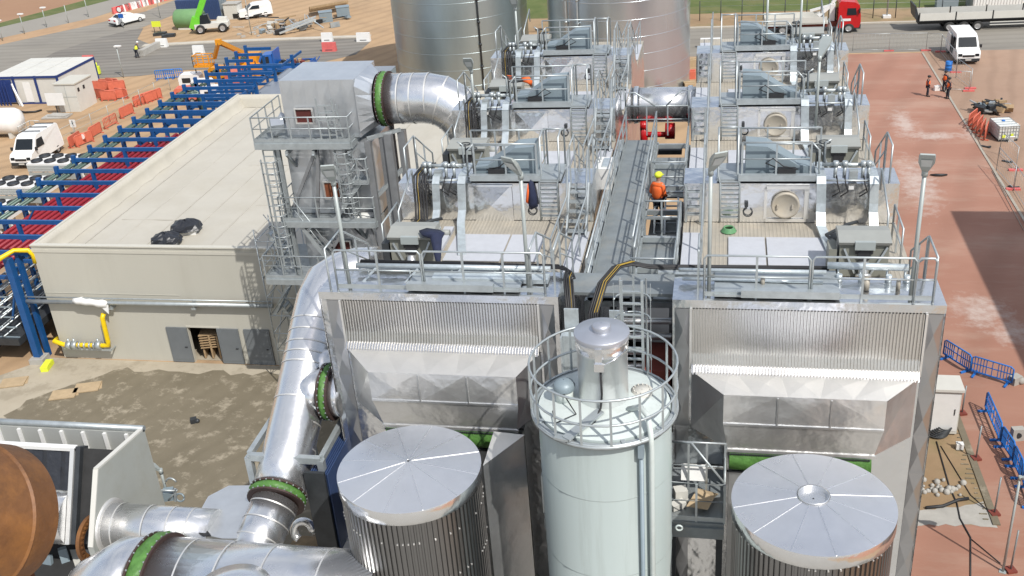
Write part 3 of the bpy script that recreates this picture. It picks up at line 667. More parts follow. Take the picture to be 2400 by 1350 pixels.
# ---------------------------------------------------------------- ribbed front hoods of the two front modules
def hood(t, x0, x1, zs, hx0, hx1, yl, sgn):
    y = YF
    m = MB(); n = 70; prof = []; w_ = (x1-x0)/n
    for i in range(n):
        a = x0+i*w_; prof += [(a,-.02),(a+w_*.25,-.02),(a+w_*.42,-.085),(a+w_*.75,-.085),(a+w_*.92,-.02)]
    prof.append((x1,-.02)); k = len(prof); b0 = len(m.v)
    zz = [(16.28,0),(zs+.42,-.02),(zs+.15,-.10),(zs,-.26)]
    for (z,dy) in zz:
        for (x,d) in prof: m.v.append((x,y+d+dy,z))
    for r in range(len(zz)-1):
        for i in range(k-1): a = b0+r*k+i; m.face([a+k,a+k+1,a+1,a])
    m.build('ribbed_front','alu_r',t)
    for xx in (x0-.05,x1+.002):
        m = MB(); m.box(xx,xx+.048,y-.11,y-.01,zs,16.29); m.build('corner_trim','alu_b',t)
    for (xa,xb) in ((min(x0,x1)-.4,min(x0,x1)-.06),(max(x0,x1)+.06,max(x0,x1)+.4)):
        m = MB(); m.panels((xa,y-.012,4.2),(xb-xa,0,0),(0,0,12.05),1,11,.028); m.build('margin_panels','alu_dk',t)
    # shelf
    m = MB(); nx = 5
    m.smooth = False
    for i in range(nx):
        a,b = i/nx,(i+1)/nx
        q = [V((x0+(x1-x0)*a,y-.2,zs+.02)),V((x0+(x1-x0)*b,y-.2,zs+.02)),V((hx0+(hx1-hx0)*b,yl,zs-.06)),V((hx0+(hx1-hx0)*a,yl,zs-.06))]
        c = (q[0]+q[1]+q[2]+q[3])/4+V((0,0,.03))
        for r in range(4): m.poly([q[(r+1)%4],q[r],c])
    m.build('hood_shelf','alu_b',t)
    # lip band, tapering throat, green collar
    z1,z2 = zs-.86, zs-1.72
    m = MB(); m.panels((hx0,yl,z1),(hx1-hx0,0,0),(0,0,zs-.06-z1),3,1,.03); m.build('hood_lip','alu_h',t)
    m = MB(); tx0,tx1,ty = hx0+.12,hx1-.12,yl+.22
    for i in range(2):
        a,b = i/2,(i+1)/2
        q = [V((tx0+(tx1-tx0)*a,ty,z2)),V((tx0+(tx1-tx0)*b,ty,z2)),V((hx0+(hx1-hx0)*b,yl,z1)),V((hx0+(hx1-hx0)*a,yl,z1))]
        c = (q[0]+q[1]+q[2]+q[3])/4+V((0,-.015,-.01))
        for r in range(4): m.poly([q[r],q[(r+1)%4],c])
    m.box(tx0-.03,tx1+.03,ty-.03,ty+.02,z2-.07,z2)
    m.build('throat','alu_h',t)
    m = MB(); m.box(hx0,hx1,yl-.025,yl-.002,z1-.02,z1+.03); m.build('crease_strip','alu_m',t)
    for f_ in (.34,.67):
        m = MB(); xx = hx0+(hx1-hx0)*f_; m.box(xx-.018,xx+.018,yl-.022,yl-.003,z1+.032,zs-.1); m.build('joint_strip','alu_m',t)
    for (xa,xb,xc) in ((x0,hx0,tx0),(x1,hx1,tx1)):
        m = MB(); q = [(xa,y-.03,zs-.02),(xb,yl+.002,zs-.08),(xb,yl+.002,z1),(xc,ty+.002,z2),(xa,y-.03,z2)]
        m.poly(q if xa<xb else q[::-1]); m.build('hood_side','alu_m',t)
    m = MB(); zb = z2-.6; n = 30; pts=[]
    loop = lambda z,r,w_: [(tx0+.05+(tx1-tx0-.1)*i/n, ty-.02-r+random.uniform(-w_,w_), z) for i in range(n+1)]
    b0 = len(m.v); m.smooth=True
    L_ = [loop(z2-.09,0,.0),loop(z2-.25,.09,.03),loop(z2-.5,.10,.03),loop(zb+.05,0,.0)]
    for l in L_: m.v += l
    for r in range(3):
        for i in range(n): a = b0+r*(n+1)+i; m.face([a+n+1,a+n+2,a+1,a])
    m.build('fabric_joint','green',t)
    m = MB()
    for i in range(n*2):
        x = tx0+.05+(tx1-tx0-.1)*i/(n*2)
        m.cbox((x,ty-.06,z2-.1),(.035,.04,.035)); m.cbox((x,ty-.06,zb),(.035,.04,.035))
    m.box(tx0,tx1,ty-.04,ty,zb-.06,zb-.012); m.build('bolt_flange','dark',t)
    m = MB(); m.box(tx0+.05,tx1-.05,ty,y-.05,zb-5,zb-.06); m.build('outlet_box','alu_m',t)
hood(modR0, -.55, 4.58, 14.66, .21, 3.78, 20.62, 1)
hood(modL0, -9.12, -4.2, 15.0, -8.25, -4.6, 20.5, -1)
# front guard rails, bright channels and cable rows on the front ridges
def front_top(t, pts, segs):
    m = MB(); y = YF+.08
    for a,b in segs:
        m.tube([(a,y,16.5),(a,y,17.5),(a+.06,y,17.58),(b-.06,y,17.58),(b,y,17.5),(b,y,16.5)],.028,6); m.tube([(a,y,17.05),(b,y,17.05)],.02,5)
        n = max(1,round((b-a)/1.05))
        for i in range(1,n): x = a+(b-a)*i/n; m.bar((x,y,16.5),(x,y,17.58),.05)
        m.bar((a,y,16.6),(b,y,16.6),.012,.12)
    m.build('front_guard_rail','galv',t)
front_top(modR0, None, ((-.28,2.05),(2.1,4.3),(4.32,4.72)))
front_top(modL0, None, ((-9.2,-7.0),(-6.95,-4.0)))
m = MB(); m.tube([(2.55,23.0,16.78),(4.35,22.95,16.78)],.09,8)
for x in (2.8,3.3,3.9,4.3): m.cyl((x,23,16.5),(x,23,16.78),.03,n=6); m.cyl((x,22.7,16.5),(x,22.7,16.7),.07,n=8)
m.tube([(-.8,22.4,16.66),(2.4,22.35,16.66)],.04,6); m.tube([(-.9,22.7,16.75),(2.5,22.7,16.75)],.05,6)
m.build('channel_pipe','galv_l',modR0)
m = MB(); m.tube([(-9.0,22.7,16.72),(-4.0,22.7,16.72)],.07,8); m.box(-6.9,-4.0,22.2,22.55,16.55,16.66)
for x in (-8.7,-7.6,-6.5,-5.4,-4.4): m.cyl((x,22.7,16.5),(x,22.7,16.72),.035,n=6); m.bar((x,22.2,16.5),(x+.25,22.6,16.7),.04)
m.build('channel_pipe','galv_l',modL0)
m = MB()
for i,x in enumerate((1.05,3.35,4.05)): m.cyl((x,22.3,16.52),(x,22.3,16.8),.05+.03*(i==1),n=8)
m.build('relief_valve','dusty',modR0)
# raised cover angle at the left end of the ribs
M['lidgrey'] = mat('satin_steel_lid', (.50,.52,.57), .42, .7, .05, 2)
# ================================================================ silo, silencer caps, gap between the rows
sx, sy = -2.28, 18.45
zd = YP(1412,938,sy).z; zlid = YP(1411,775,sy).z
silo = thing('silo','pale mint cylindrical silo with a railed top and a shiny filter drum','silo',(sx,sy,0))
m = MB(); m.lathe((0,0,0),[(1.56,0),(1.56,9.0),(1.52,9.2),(1.41,9.35),(1.41,zd-.12),(1.38,zd-.05)],64); sb = m.build('shell','silo',silo)
m = MB(); m.lathe((0,0,0),[(1.38,zd-.05),(.6,zd+.12),(.02,zd+.14)],64); m.build('roof','silo_t',silo)
for z in (zd-1.55,zd-3.6,zd-5.6):
    m = MB(); m.lathe((0,0,z),[(1.411,-.02),(1.419,0),(1.411,.02)],64); m.build('weld_seam','silo',silo)
m = MB(); pts = [(1.53*math.cos(6.283*i/16+.2),1.53*math.sin(6.283*i/16+.2),zd-.1) for i in range(16)]
for h in (0.02,.5,1.08): m.tube([(1.53*math.cos(6.283*i/40),1.53*math.sin(6.283*i/40),zd-.1+h) for i in range(40)],.026,6,closed=True)
for p in pts: m.bar(p,(p[0],p[1],zd+.98),.045)
m.lathe((0,0,zd-.16),[(1.42,0),(1.56,0),(1.56,.07),(1.42,.07)],48)
m.build('handrail','galv',silo)
m = MB(); m.lathe((0,0,0),[(.56,zlid-.12),(.575,zlid-.02),(.56,zlid),(.03,zlid+.03)],40)
m.lathe((0,0,0),[(.19,zlid),(.2,zlid+.12),(.17,zlid+.17),(.01,zlid+.18)],28)
lid = m.build('filter_lid','lidgrey',silo)
m = MB(); m.lathe((0,0,0),[(.52,zd+.02),(.52,zlid-.4),(.535,zlid-.4),(.535,zlid-.36),(.54,zlid-.12)],40); m.build('filter_drum','alu_m',silo)
m = MB(); m.lathe((0,0,0),[(.53,zlid-.38),(.545,zlid-.3),(.545,zlid-.2),(.53,zlid-.14)],40); m.box(-.08,.06,-.60,-.52,zlid-.42,zlid-.1); m.box(-.1,.1,-.64,-.56,zlid-.6,zlid-.42)
m.tube([(0,-.62,zlid-.5),(.3,-.5,zlid-.38),(.52,-.2,zlid-.3)],.02,5); m.build('clamp_band','alu',silo)
m = MB(); m.tube([(.02,-.57,zlid-.6),(.03,-.56,zd+.5),(0,-.6,zd+.2),(-.1,-.9,zd+.06),(-.45,-1.25,zd),(-.62,-1.45,zd-.08)],.022,6); m.tube([(-.8,-.3,zd+.3),(-.5,-.7,zd+.1),(-.9,-1.0,zd+.05),(-1.0,-.6,zd+.08)],.016,5); m.build('cable','black',silo)
m = MB(); m.bar((0,-.62,zd+.15),(-.62,-1.42,zd-.02),.2,.05); m.bar((-.55,-1.4,zd-.04),(-.85,-1.3,zd-.05),.16,.05); m.build('cable_tray','galv',silo)
m = MB(); m.cyl((-.82,-.1,zd),(-.82,-.1,zd+.38),.19,n=20); v = m.build('vent_neck','silo_t',silo)
m = MB(); m.lathe((-.82,-.1,zd+.38),[(.23,-.05),(.24,.02),(.2,.1),(.1,.15),(.01,.16)],24); m.build('vent_cap','bluegrey',v)
m = MB(); m.lathe((.78,.25,zd+.05),[(.22,0),(.22,.1),(.01,.1)],24)
for k in range(12): m.cyl((.78+.18*math.cos(k*.524),.25+.18*math.sin(k*.524),zd+.14),(.78+.18*math.cos(k*.524),.25+.18*math.sin(k*.524),zd+.18),.02,n=5)
m.build('inspection_flange','offwhite',silo)
m = MB(); m.tube([(.55,-.45,zd+.1),(.8,-.55,zd+.25),(.98,-.85,zd+.22),(1.05,-1.15,zd+.02),(1.06,-1.10,zd-.4),(1.04,-1.06,0)],.06,10); m.build('fill_pipe','silo_t',silo)
m = MB(); m.tube([(.86,-1.22,zd-.25),(.86,-1.22,0)],.045,8); m.box(.8,.92,-1.3,-1.1,zd-.5,zd-.2); m.build('conduit','bluegrey',silo)
m = MB()
for a in (-.6,-1.2,-2.0,-2.6): m.bar((math.cos(a)*.5,math.sin(a)*.5,zd+.06),(math.cos(a)*1.5,math.sin(a)*1.5,zd-.1),.09,.05)
m.build('roof_brace','galv',silo)
m = MB()      # caged ladder at the back, rising above the rail
cx,cy = .48,1.75
ladder(m,(cx,cy-.1,zd-5),(cx,cy-.1,zd+2.0),.45)
for z in [zd-4+.5*i for i in range(12)]: m.tube(arc((cx,cy-.05,z),.4,0,math.pi,10,(1,0,0),(0,1,0)),.02,5)
for k in range(5): a = math.pi*k/4; m.bar((cx+.4*math.cos(a),cy-.05+.4*math.sin(a),zd-4),(cx+.4*math.cos(a),cy-.05+.4*math.sin(a),zd+1.9),.05,.012,up=(math.cos(a),math.sin(a),0))
m.build('ladder_cage','galv',silo)
m = MB(); m.tube(arc((1.57,-.0,8.6),.08,0,6.283,10,(1,0,0),(0,0,1)),.025,5); m.tube(arc((1.57,.0,zd-3.3),.07,0,6.283,10,(1,0,0),(0,0,1)),.022,5); m.build('lifting_lug','silo_t',silo)

def stack(x, y, r, z, label, hole):
    t = thing('silencer_stack', label, 'silencer', (x,y,0), group='round ribbed silencers')
    n = 84; m = MB(); b0 = 0
    ring = []
    for i in range(n):
        a0 = 6.2832*i/n; st = 6.2832/n
        for f,d in ((0,-.035),(.3,-.035),(.4,0),(.85,0),(.95,-.035)): ring.append((a0+st*f, r-.03+d))
    k = len(ring)
    for zz in (0, z-.3):
        for a,q in ring: m.v.append((q*math.cos(a),q*math.sin(a),zz))
    for i in range(k): m.face([i,(i+1)%k,k+(i+1)%k,k+i])
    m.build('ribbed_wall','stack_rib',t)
    m = MB(); m.lathe((0,0,0),[(r-.02,z-.34),(r,z-.32),(r,z-.02),(r-.01,z)],72); m.build('rim_band','alu',t)
    m = MB(); N = 12; rg = random.Random(int(x*10)); h = .16
    off = .2 if hole else .45
    for i in range(N):
        a,b = off+6.2832*i/N, off+6.2832*(i+1)/N
        r0 = .30 if hole else .03
        S = 6
        for s in range(S):
            p,q = a+(b-a)*s/S, a+(b-a)*(s+1)/S
            w0 = .012*math.sin(math.pi*s/S); w1 = .012*math.sin(math.pi*(s+1)/S)
            zi = h+rg.uniform(-.004,.004)
            m.poly([(r0*math.cos(p),r0*math.sin(p),z+h),(r0*math.cos(q),r0*math.sin(q),z+h)][::-1]+[(r*math.cos(p),r*math.sin(p),z),(r*math.cos(q),r*math.sin(q),z)] if False else
                   [(r0*math.cos(p),r0*math.sin(p),z+h),(r*math.cos(p),r*math.sin(p),z+w0*0),(r*math.cos(q),r*math.sin(q),z),(r0*math.cos(q),r0*math.sin(q),z+h)])
    cap = m.build('cap','cap_alu',t)
    m = MB()
    for i in range(N):
        a = off+6.2832*i/N; r0 = .30 if hole else .05
        m.bar((r0*math.cos(a),r0*math.sin(a),z+h+.004),(r*.99*math.cos(a),r*.99*math.sin(a),z+.006),.022,.010)
    if hole: m.lathe((0,0,z+h),[(.30,.0),(.33,.02),(.30,.03)],24)
    m.build('cap_seams','alu_s',cap)
    if hole:
        m = MB(); m.lathe((0,0,z+h-.08),[(.30,0),(.02,0)],24); m.lathe((0,0,z+h-.08),[(.30,0),(.30,.08)],24); m.build('centre_plate','alu_s',cap)
    m = MB()
    for zz in ((z-.85,z-2.0) if not hole else (z-.38,z-2.1)):
        for i in range(0,n):
            a = 6.2832*(i+.62)/n
            if rg.random() < .5: m.cbox(((r-.025)*math.cos(a),(r-.025)*math.sin(a),zz),(.028,.028,.028),a)
    m.build('screws','alu_b',t)
    return t
M['cap_alu'] = mat('bright_cap_aluminium', (.84,.845,.86), .30, .9, .04, 1.5, .12, 3, rvar=.09)
M['stack_rib'] = mat('ribbed_aluminium_dark_reflection', (.27,.27,.27), .30, 1., .06, .6, .03, 6, rvar=.06)  # base colour darkened to imitate the dark surroundings the ribs would mirror
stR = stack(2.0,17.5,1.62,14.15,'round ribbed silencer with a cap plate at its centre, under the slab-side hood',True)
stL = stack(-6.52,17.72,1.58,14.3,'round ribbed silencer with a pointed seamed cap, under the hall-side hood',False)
# outlet wedge boxes and low ducts beside the caps
t = thing('duct_box','narrow bright sheet-metal box wedged between pointed silencer and its green joint','duct',(-4.7,19.2,0),world=True)
m = MB(); m.prism([(-5.2,19.0,14.2-.75),(-4.45,20.2,14.2-.7),(-5.15,20.25,14.2-.7)],(0,0,-12)); m.build('box_wall','alu_m',t)
m = MB(); m.poly([(-5.2,18.98,13.47),(-4.43,20.2,13.52),(-5.2,20.28,13.52)]); m.build('box_top','alu_b',t)
t = thing('flat_duct','low flat-topped duct of seamed aluminium beside the pointed silencer','duct',(-8.6,16.5,0),world=True)
q = [XP(805,1175,-8.2),]
m = MB(); pa,pb,pc,pd = G(800,1175,9.5),G(880,1175,9.5),G(880,1300,9.5),G(742,1296,9.5)
m.prism([(p.x,p.y,7.2) for p in (pd,pc,pb,pa)],(0,0,2.3)); m.build('duct_wall','alu_m',t)
m = MB()
for i in range(5):
    f = i/4; a,b = pa+(pd-pa)*f, pb+(pc-pb)*f; m.bar(a+V((0,0,.02)),b+V((0,0,.02)),.05,.03)
m.build('seams','alu_s',t)
# ---------------------------------------------------------------- gantry deck between the rows
g = thing('gantry','long grey steel gantry deck with railings between the two module rows','gantry',(-2.3,24,0),world=True)
m = MB(); m.box(-3.3,-2.2,24.0,36.2,15.18,15.26); m.box(-3.3,-1.05,24.0,25.2,15.17,15.25)
m.box(-3.62,-1.03,22.9,23.98,15.9,15.98)
m.build('deck','galv_d',g)
m = MB(); m.box(-2.18,-1.05,25.2,28.6,14.9,14.96); m.build('lower_deck','galv_d',g); m = MB(); m.box(-2.18,-1.05,31.6,35.2,14.9,14.96); m.build('lower_deck','galv_d',g)
m = MB()
for y in (24.0,26,28,30,32,34,36): m.bar((-3.3,y,15.1),(-1.1,y,15.1),.1,.16)
for x in (-3.3,-2.2): m.bar((x,24,15.08),(x,36.2,15.08),.1,.2)
for x,y in ((-3.3,24.2),(-3.3,30),(-3.3,36),(-1.1,24.2),(-1.1,30),(-1.1,36)): m.bar((x,y,0),(x,y,15.1),.2,.2)
m.build('beams','galv',g)
m = MB()
rail(m,[(-3.3,24.05,15.26),(-3.3,36.2,15.26)],1.1,1.5)
m.build('left_handrail','galv',g)
for pts_,st_ in (([(-2.18,25.3,15.0),(-2.18,28.4,15.0)],1.0),([(-1.07,25.3,15.0),(-1.07,28.5,15.0)],1.0),([(-2.12,28.5,15.0),(-1.13,28.5,15.0)],.6),([(-2.12,31.7,15.0),(-1.07,31.7,15.0),(-1.07,35.2,15.0)],.8),([(-2.18,31.8,15.0),(-2.18,35.3,15.0)],1.0),([(-2.18,24.1,15.26),(-1.07,24.1,15.26),(-1.07,25.2,15.26)],.6)):
    m = MB(); rail(m,pts_,1.1,st_,toe=False); m.build('deck_handrail','galv',g)
m = MB(); rail(m,[(-2.22,25.4,15.26),(-2.22,36.1,15.26)],1.1,1.5,toe=False); m.build('deck_handrail','galv',g)
m = MB(); rail(m,[(-3.35,36.6,15.3),(-1.1,36.6,15.3)],1.1,.8,toe=False)
m.tube([(-3.35,36.6,16.4),(-3.35,36.6,16.9),(-3.0,36.6,16.9),(-2.3,36.6,16.4)],.03,6); m.tube([(-1.1,36.6,16.4),(-1.1,36.6,16.95),(-1.4,36.6,16.95),(-1.9,36.6,16.4)],.03,6); m.build('end_gate','galv',g)
m = MB()
for y in (29.3,31.4):
    m.bar((-2.15,y,15.2),(-1.1,y,15.2),.06)
ladder(m,(-1.45,29.4,13.2),(-1.45,31.2,15.1),.4); ladder(m,(-1.85,29.4,13.2),(-1.85,31.2,15.1),.25)
m.build('steps','galv',g)
m = MB(); m.cyl((-1.9,24.4,15.3),(-1.9,24.6,15.45),.2,n=14); m.tube([(-1.2,24.2,15.3),(-1.15,26,15.1),(-1.1,28,15.2),(-1.08,30,15.4)],.07,6); m.tube([(-3.1,24.05,15.35),(-1.9,24.05,15.35)],.05,6); m.build('deck_cables','black',g)
wp = YP(1543,528,31.0)
m = MB(); m.box(-2.15,-1.08,30.0,31.6,wp.z-.06,wp.z); m.build('lower_landing','galv_d',g)
m = MB(); m.bar((-3.45,25,15.1),(-3.45,36,15.1),.18,.5); m.build('side_tray','galv',g)
# handrails and steps along the inner edge of each row
t = thing('row_handrail','long tubular handrail along the inner edge of the slab-side module row','handrail',(-.7,33,15.3),world=True)
m = MB()
for k in range(4):
    y = YF+PITCH*k
    m.tube([(-.42,y+.2,17.6),(-.42,y+1.2,17.6),(-.42,y+3.2,16.5),(-.42,y+6.9,16.6),(-.42,y+PITCH+.2,17.6)][:5 if k<3 else 4],.028,6)
    for yy,z0,z1 in ((.2,16.5,17.6),(1.2,16.5,17.6),(3.2,15.3,16.5),(5,15.3,16.55),(6.9,15.3,16.6)): m.bar((-.42,y+yy,z0),(-.42,y+yy,z1),.045)
    m.tube([(-.42,y+.2,17.05),(-.42,y+1.2,17.05),(-.42,y+3.2,15.9),(-.42,y+6.9,15.95)],.02,5)
m.build('rail_tubes','galv',t)
t = thing('row_handrail','long tubular handrail with step frames along the inner edge of the hall-side module row','handrail',(-4,33,15.3),world=True)
m = MB()
for k in range(4):
    y = YF+PITCH*k
    for x in (-3.78,-4.35):
        m.tube([(x,y+.2,17.6),(x,y+1.2,17.6),(x,y+3.2,16.5),(x,y+6.4,16.4),(x,y+PITCH-.1,17.6)][:5 if k<3 else 4],.028,6)
        m.tube([(x,y+1.2,17.05),(x,y+3.2,15.95),(x,y+6.4,15.9)],.02,5)
        for yy,z0,z1 in ((.2,16.5,17.6),(1.2,16.5,17.6),(2.2,15.9,17.05),(3.2,15.3,16.5),(4.6,15.3,16.45),(6.4,15.3,16.4)): m.bar((x,y+yy,z0),(x,y+yy,z1),.045)
m.build('rail_tubes','galv',t)
for k in (1,2,3):
    y = YF+PITCH*k; m = MB()
    for i in range(5): m.box(-4.32,-3.8,y-1.15+i*.22,y-.95+i*.22,15.4+i*.22,15.44+i*.22)
    m.bar((-4.35,y-1.2,15.3),(-4.35,y,16.5),.05,.16); m.bar((-3.78,y-1.2,15.3),(-3.78,y,16.5),.05,.16)
    m.build('steps','galv',t)
t = thing('instrument_box','small white instrument box with a lid on the hall-side row, beside the gantry','instrument box',(-3.9,33.2,15.3),world=True)
m = MB(); c = G(1418,385,16.0); m.cbox((c.x,c.y,15.7),(.5,1.1,.7)); m.build('box_body','white',t)
m = MB(); m.cbox((c.x+.04,c.y-.02,16.075),(.2,.75,.04)); m.build('sight_window','galv_l',t)
# cable rows crossing the front and diving into the gap
def cables(label, paths, tray, key='black'):
    t = thing('cable_run', label, 'cables', paths[0][0], world=True)
    m = MB()
    for i,p in enumerate(paths): m.tube(p,.028,5)
    m.build('cables',key,t)
    yp = paths[len(paths)//2][(2 if 'yellow' in label else 5):]
    for o_ in (.03,.09)[:2 if 'yellow' in label else 1]:
        m = MB(); m.tube([V(q)+V((o_,.02,.045)) for q in yp],.010,5); m.build('yellow_cable','yelcable',t)
    m = MB()
    for a,b in tray: m.bar(a,b,.34,.05)
    m.build('tray','galv_l',t)
    return t
pl = []
for j in range(5):
    r = .35+j*.06
    pl.append([(-9.0,23.1-j*.028,16.66+.03*(j%2)),(-4.4,23.0-j*.03,16.66+.03*(j%2))]+[(-4.0-.0+r*1.1*math.sin(a),22.75-j*.04+r*(math.cos(a)-1)+.25,16.68+.02*(j%2)) for a in (.3,.7,1.1,1.5)]+[(-3.6+j*.05,22.2,16.7),(-3.45+j*.045,21.5,16.0),(-3.45+j*.045,21.4,15.2)])
cables('black cable run on the front hall-side ridge, curving down into the gap', pl, [((-9,22.98,16.6),(-4.2,22.9,16.6)),((-3.35,21.45,16.3),(-3.35,21.42,12.0))])
pr = []
for j in range(5):
    pr.append([(2.6,23.2-j*.028,16.62+.03*(j%2)),(-1.6,23.15-j*.03,16.62+.03*(j%2)),(-2.1+j*.02,23.1-j*.05,16.76),(-2.5+j*.05,22.8,16.74),(-2.78+j*.05,22.2,16.6),(-2.95+j*.05,21.6,16.1),(-2.95+j*.05,21.4,15.2)])
cables('black and yellow cable run from the front slab-side ridge, curving down into the gap', pr, [((2.6,23.1,16.56),(-1.4,23.05,16.56)),((-2.3,21.6,16.2),(-2.3,21.5,12.0))])
t = thing('cable_duct','flat galvanised cable duct standing upright in the gap behind the silo','cable duct',(-3.3,21.3,0),world=True)
m = MB(); m.box(-3.58,-3.0,21.1,21.3,0,15.75); m.box(-3.58,-3.54,21.0,21.1,0,15.75); m.box(-3.04,-3.0,21.0,21.1,0,15.75); m.build('duct_panel','galv_l',t)
t = thing('pump_skid','brown pipework and boxes deep in the gap behind the silo','pump skid',(-1.4,24,0),world=True)
m = MB(); m.box(-1.75,-1.08,22.2,23.6,10,14.2); m.box(-2.6,-1.9,22.6,23.6,9,13.0); m.build('housing','redox',t)
m = MB()
for i in range(7): m.tube([(-2.9,23.4,12.2+i*.45),(-1.1,23.4,12.25+i*.45)],.09,8)
m.build('pipes','alu_m',t)
m = MB(); m.box(-3.62,-1.03,23.7,26.5,2,12.5); m.build('shade_infill','shade',t)  # dark block put in to stand for the shade deep in the gap
# round duct joining the two rows at the back
t = thing('cross_duct','horizontal shiny round duct joining the two module rows at the back','duct',(-2.3,43.4,13.6),world=True)
m = MB(); m.cyl((-3.66,43.4,14.3),(-1.02,43.4,14.3),.74,n=32); m.build('duct_shell','alu_s',t)
m = MB()
for x in (-3.5,-1.25): m.lathe((x,43.4,14.3),[(.75,-.1),(.8,-.1),(.8,.1),(.75,.1)],32,axis='X')
m.build('end_flange','alu',t)
t = thing('red_pump','bright red pump and pipe set low in the gap under the round duct','pump',(-2,39,12.4),world=True)
c = G(1565,315,13.2); m = MB(); m.cyl((c.x-1.1,c.y,13.2),(c.x+.3,c.y,13.2),.12,n=10); m.lathe((c.x+.1,c.y,13.35),[(.01,-.2),(.34,-.2),(.34,.2),(.01,.2)],20,axis='X'); m.cyl((c.x-1.0,c.y,12.5),(c.x-1.0,c.y,13.6),.16,n=10); m.cyl((c.x-1.15,c.y,13.6),(c.x-.85,c.y,13.6),.2,n=12); m.build('pump_body','redp',t)
m = MB(); m.box(c.x-1.4,c.x+.6,c.y-.3,c.y+.3,12.4,12.6); m.build('base_frame','dark',t)
# small side platforms beside the silo
def sideplat(x0,x1,label,junk):
    t = thing('side_platform', label, 'platform', ((x0+x1)/2,20.4,0), world=True)
    z = 11.75
    m = MB(); m.box(x0,x1,19.5,21.6,z-.1,z); m.bar((x0,19.5,z-.25),(x1,19.5,z-.25),.12,.3); m.build('deck','galv_d',t)
    m = MB(); rail(m,[(x0,21.5,z),(x0,19.55,z),(x1,19.55,z),(x1,21.5,z)],1.1,.7); rail(m,[(x0,20.6,z),(x1,20.6,z)],1.5,.5,toe=False); m.tube([(x0,20.6,z+1.5),(x0+(x1-x0)*.4,20.0,z+1.9),(x1,19.6,z+1.1)],.028,6); m.build('handrail','galv',t)
    for x in (x0+.1,x1-.1):
        m = MB(); m.bar((x,19.6,0),(x,19.6,z-.25),.15); m.build('post','dark',t)
    return t
sideplat(-3.95,-3.15,'small railed platform in the shade between mint silo and hall-side hood',False)
sp = sideplat(-1.0,.28,'small railed platform with rubbish on it between mint silo and slab-side hood',True)
def junk(name, lab, cat, key, f): 
    m = MB(); f(m); tag(m.build(name,key),lab,cat)
junk('cardboard_sheet','torn brown cardboard lying on the platform between silo and slab-side hood','cardboard','ply',lambda m:(m.poly([(-.6,19.9,11.9),(-.1,19.75,11.95),(.05,20.1,12.05),(-.35,20.35,12.1)]),m.poly([(-.35,20.35,12.1),(.05,20.1,12.05),(.15,20.5,11.85),(-.3,20.6,11.9)])))
junk('perforated_plate','white plate with punched holes leaning on the platform between silo and slab-side hood','plate','white',lambda m:(m.cbox((-.45,20.7,12.3),(.6,.03,.4),0,-.5)))
junk('work_lamp','small white boxes of tools on the platform between silo and slab-side hood','tool box','offwhite',lambda m:(m.cbox((-.75,20.3,11.95),(.3,.25,.3),.3),m.cbox((-.8,20.0,11.85),(.35,.2,.15),.6),m.cyl((-.9,20.2,11.8),(-.5,20.25,11.8),.05,n=8)))
# ---------------------------------------------------------------- pole lamps on the modules
def lamp(base, h, label, rz=0., hs=1., tilt=.9, grp='pole lamps on the plant'):
    t = thing('pole_lamp', label, 'lamp', base, rz, grp)
    m = MB(); m.tube([(0,0,0),(0,0,h)],.045,8); m.box(-.12,.12,-.12,.12,0,.03); m.cyl((0,0,h-.1),(0,0,h+.06),.065,n=8); m.build('pole','lampgrey',t)
    m = MB(); c,s = math.cos(tilt), math.sin(tilt); L = .72*hs
    def q(x,l,d): return (x*hs, -(l*c - d*s)*-1*0 + l*c*1.0*0 + l*.55, h + l*.85 + d)
    # lantern: narrow neck, widening to a flat shoebox, leaning outwards
    prof = [(0,.05,.05),(.15,.09,.07),(.45,.17,.08),(.62,.17,.06),(.72,.15,.03)]
    for (l,w_,d) in prof:
        for (sx_,sd) in ((-1,-1),(1,-1),(1,1),(-1,1)):
            u = V((sx_*w_*hs, 0, 0)); ax = V((0,-c,s))*l*hs; nn = V((0,s,c))*sd*d*.6
            m.v.append(tuple(V((0,0,h))+u+ax+nn))
    for i in range(len(prof)-1):
        for k in range(4): m.face([i*4+k,i*4+(k+1)%4,(i+1)*4+(k+1)%4,(i+1)*4+k])
    m.face([3,2,1,0]); e = (len(prof)-1)*4; m.face([e,e+1,e+2,e+3])
    hd = m.build('lantern','lampgrey',t)
    m = MB(); a = [V((0,0,h))+V((x*hs,0,0))+V((0,-c,s))*l*hs+V((0,s,c))*-.056 for (x,l) in ((-.1,.3),(.1,.3),(.12,.58),(-.12,.58))]; m.poly(a[::-1]); m.build('lens','lens',hd)
    return t
def lamp_px(bp, y, tp, label, **k):
    b = YP(*bp,y); h = YP(*tp,y).z-b.z; return lamp(b,h,label,**k)
lamp_px((823,690),YF+.12,(790,425),'pole lamp at the tower end of the front hall-side ridge, near the tower',rz=.2)
lamp_px((1240,692),YF+.12,(1223,410),'pole lamp on the front hall-side ridge near the gap, behind the silo',rz=-.5)
lamp_px((1661,700),YF+.12,(1668,400),'pole lamp on the front slab-side ridge near the gap',rz=.5)
lamp_px((2132,712),YF+.12,(2167,402),'tall pole lamp at the slab end of the front slab-side ridge, against red slab',rz=-.15,hs=.95)
lamp_px((1113,262),YF+PITCH*2+.1,(1103,165),'pole lamp at the left end of the third hall-side ridge, against the tank')
lamp_px((1216,140),YF+PITCH*3+.1,(1207,18),'pole lamp on the rearmost hall-side ridge with head against the bright tank')
lamp_px((1911,300),YF+PITCH*1.62,(1919,135),'pole lamp behind the second slab-side ridge, with dark drooping head',rz=2.6)
lamp_px((1795,120),YF+PITCH*3+.1,(1801,-20),'pole lamp on the rearmost slab-side ridge, nearer the gap')
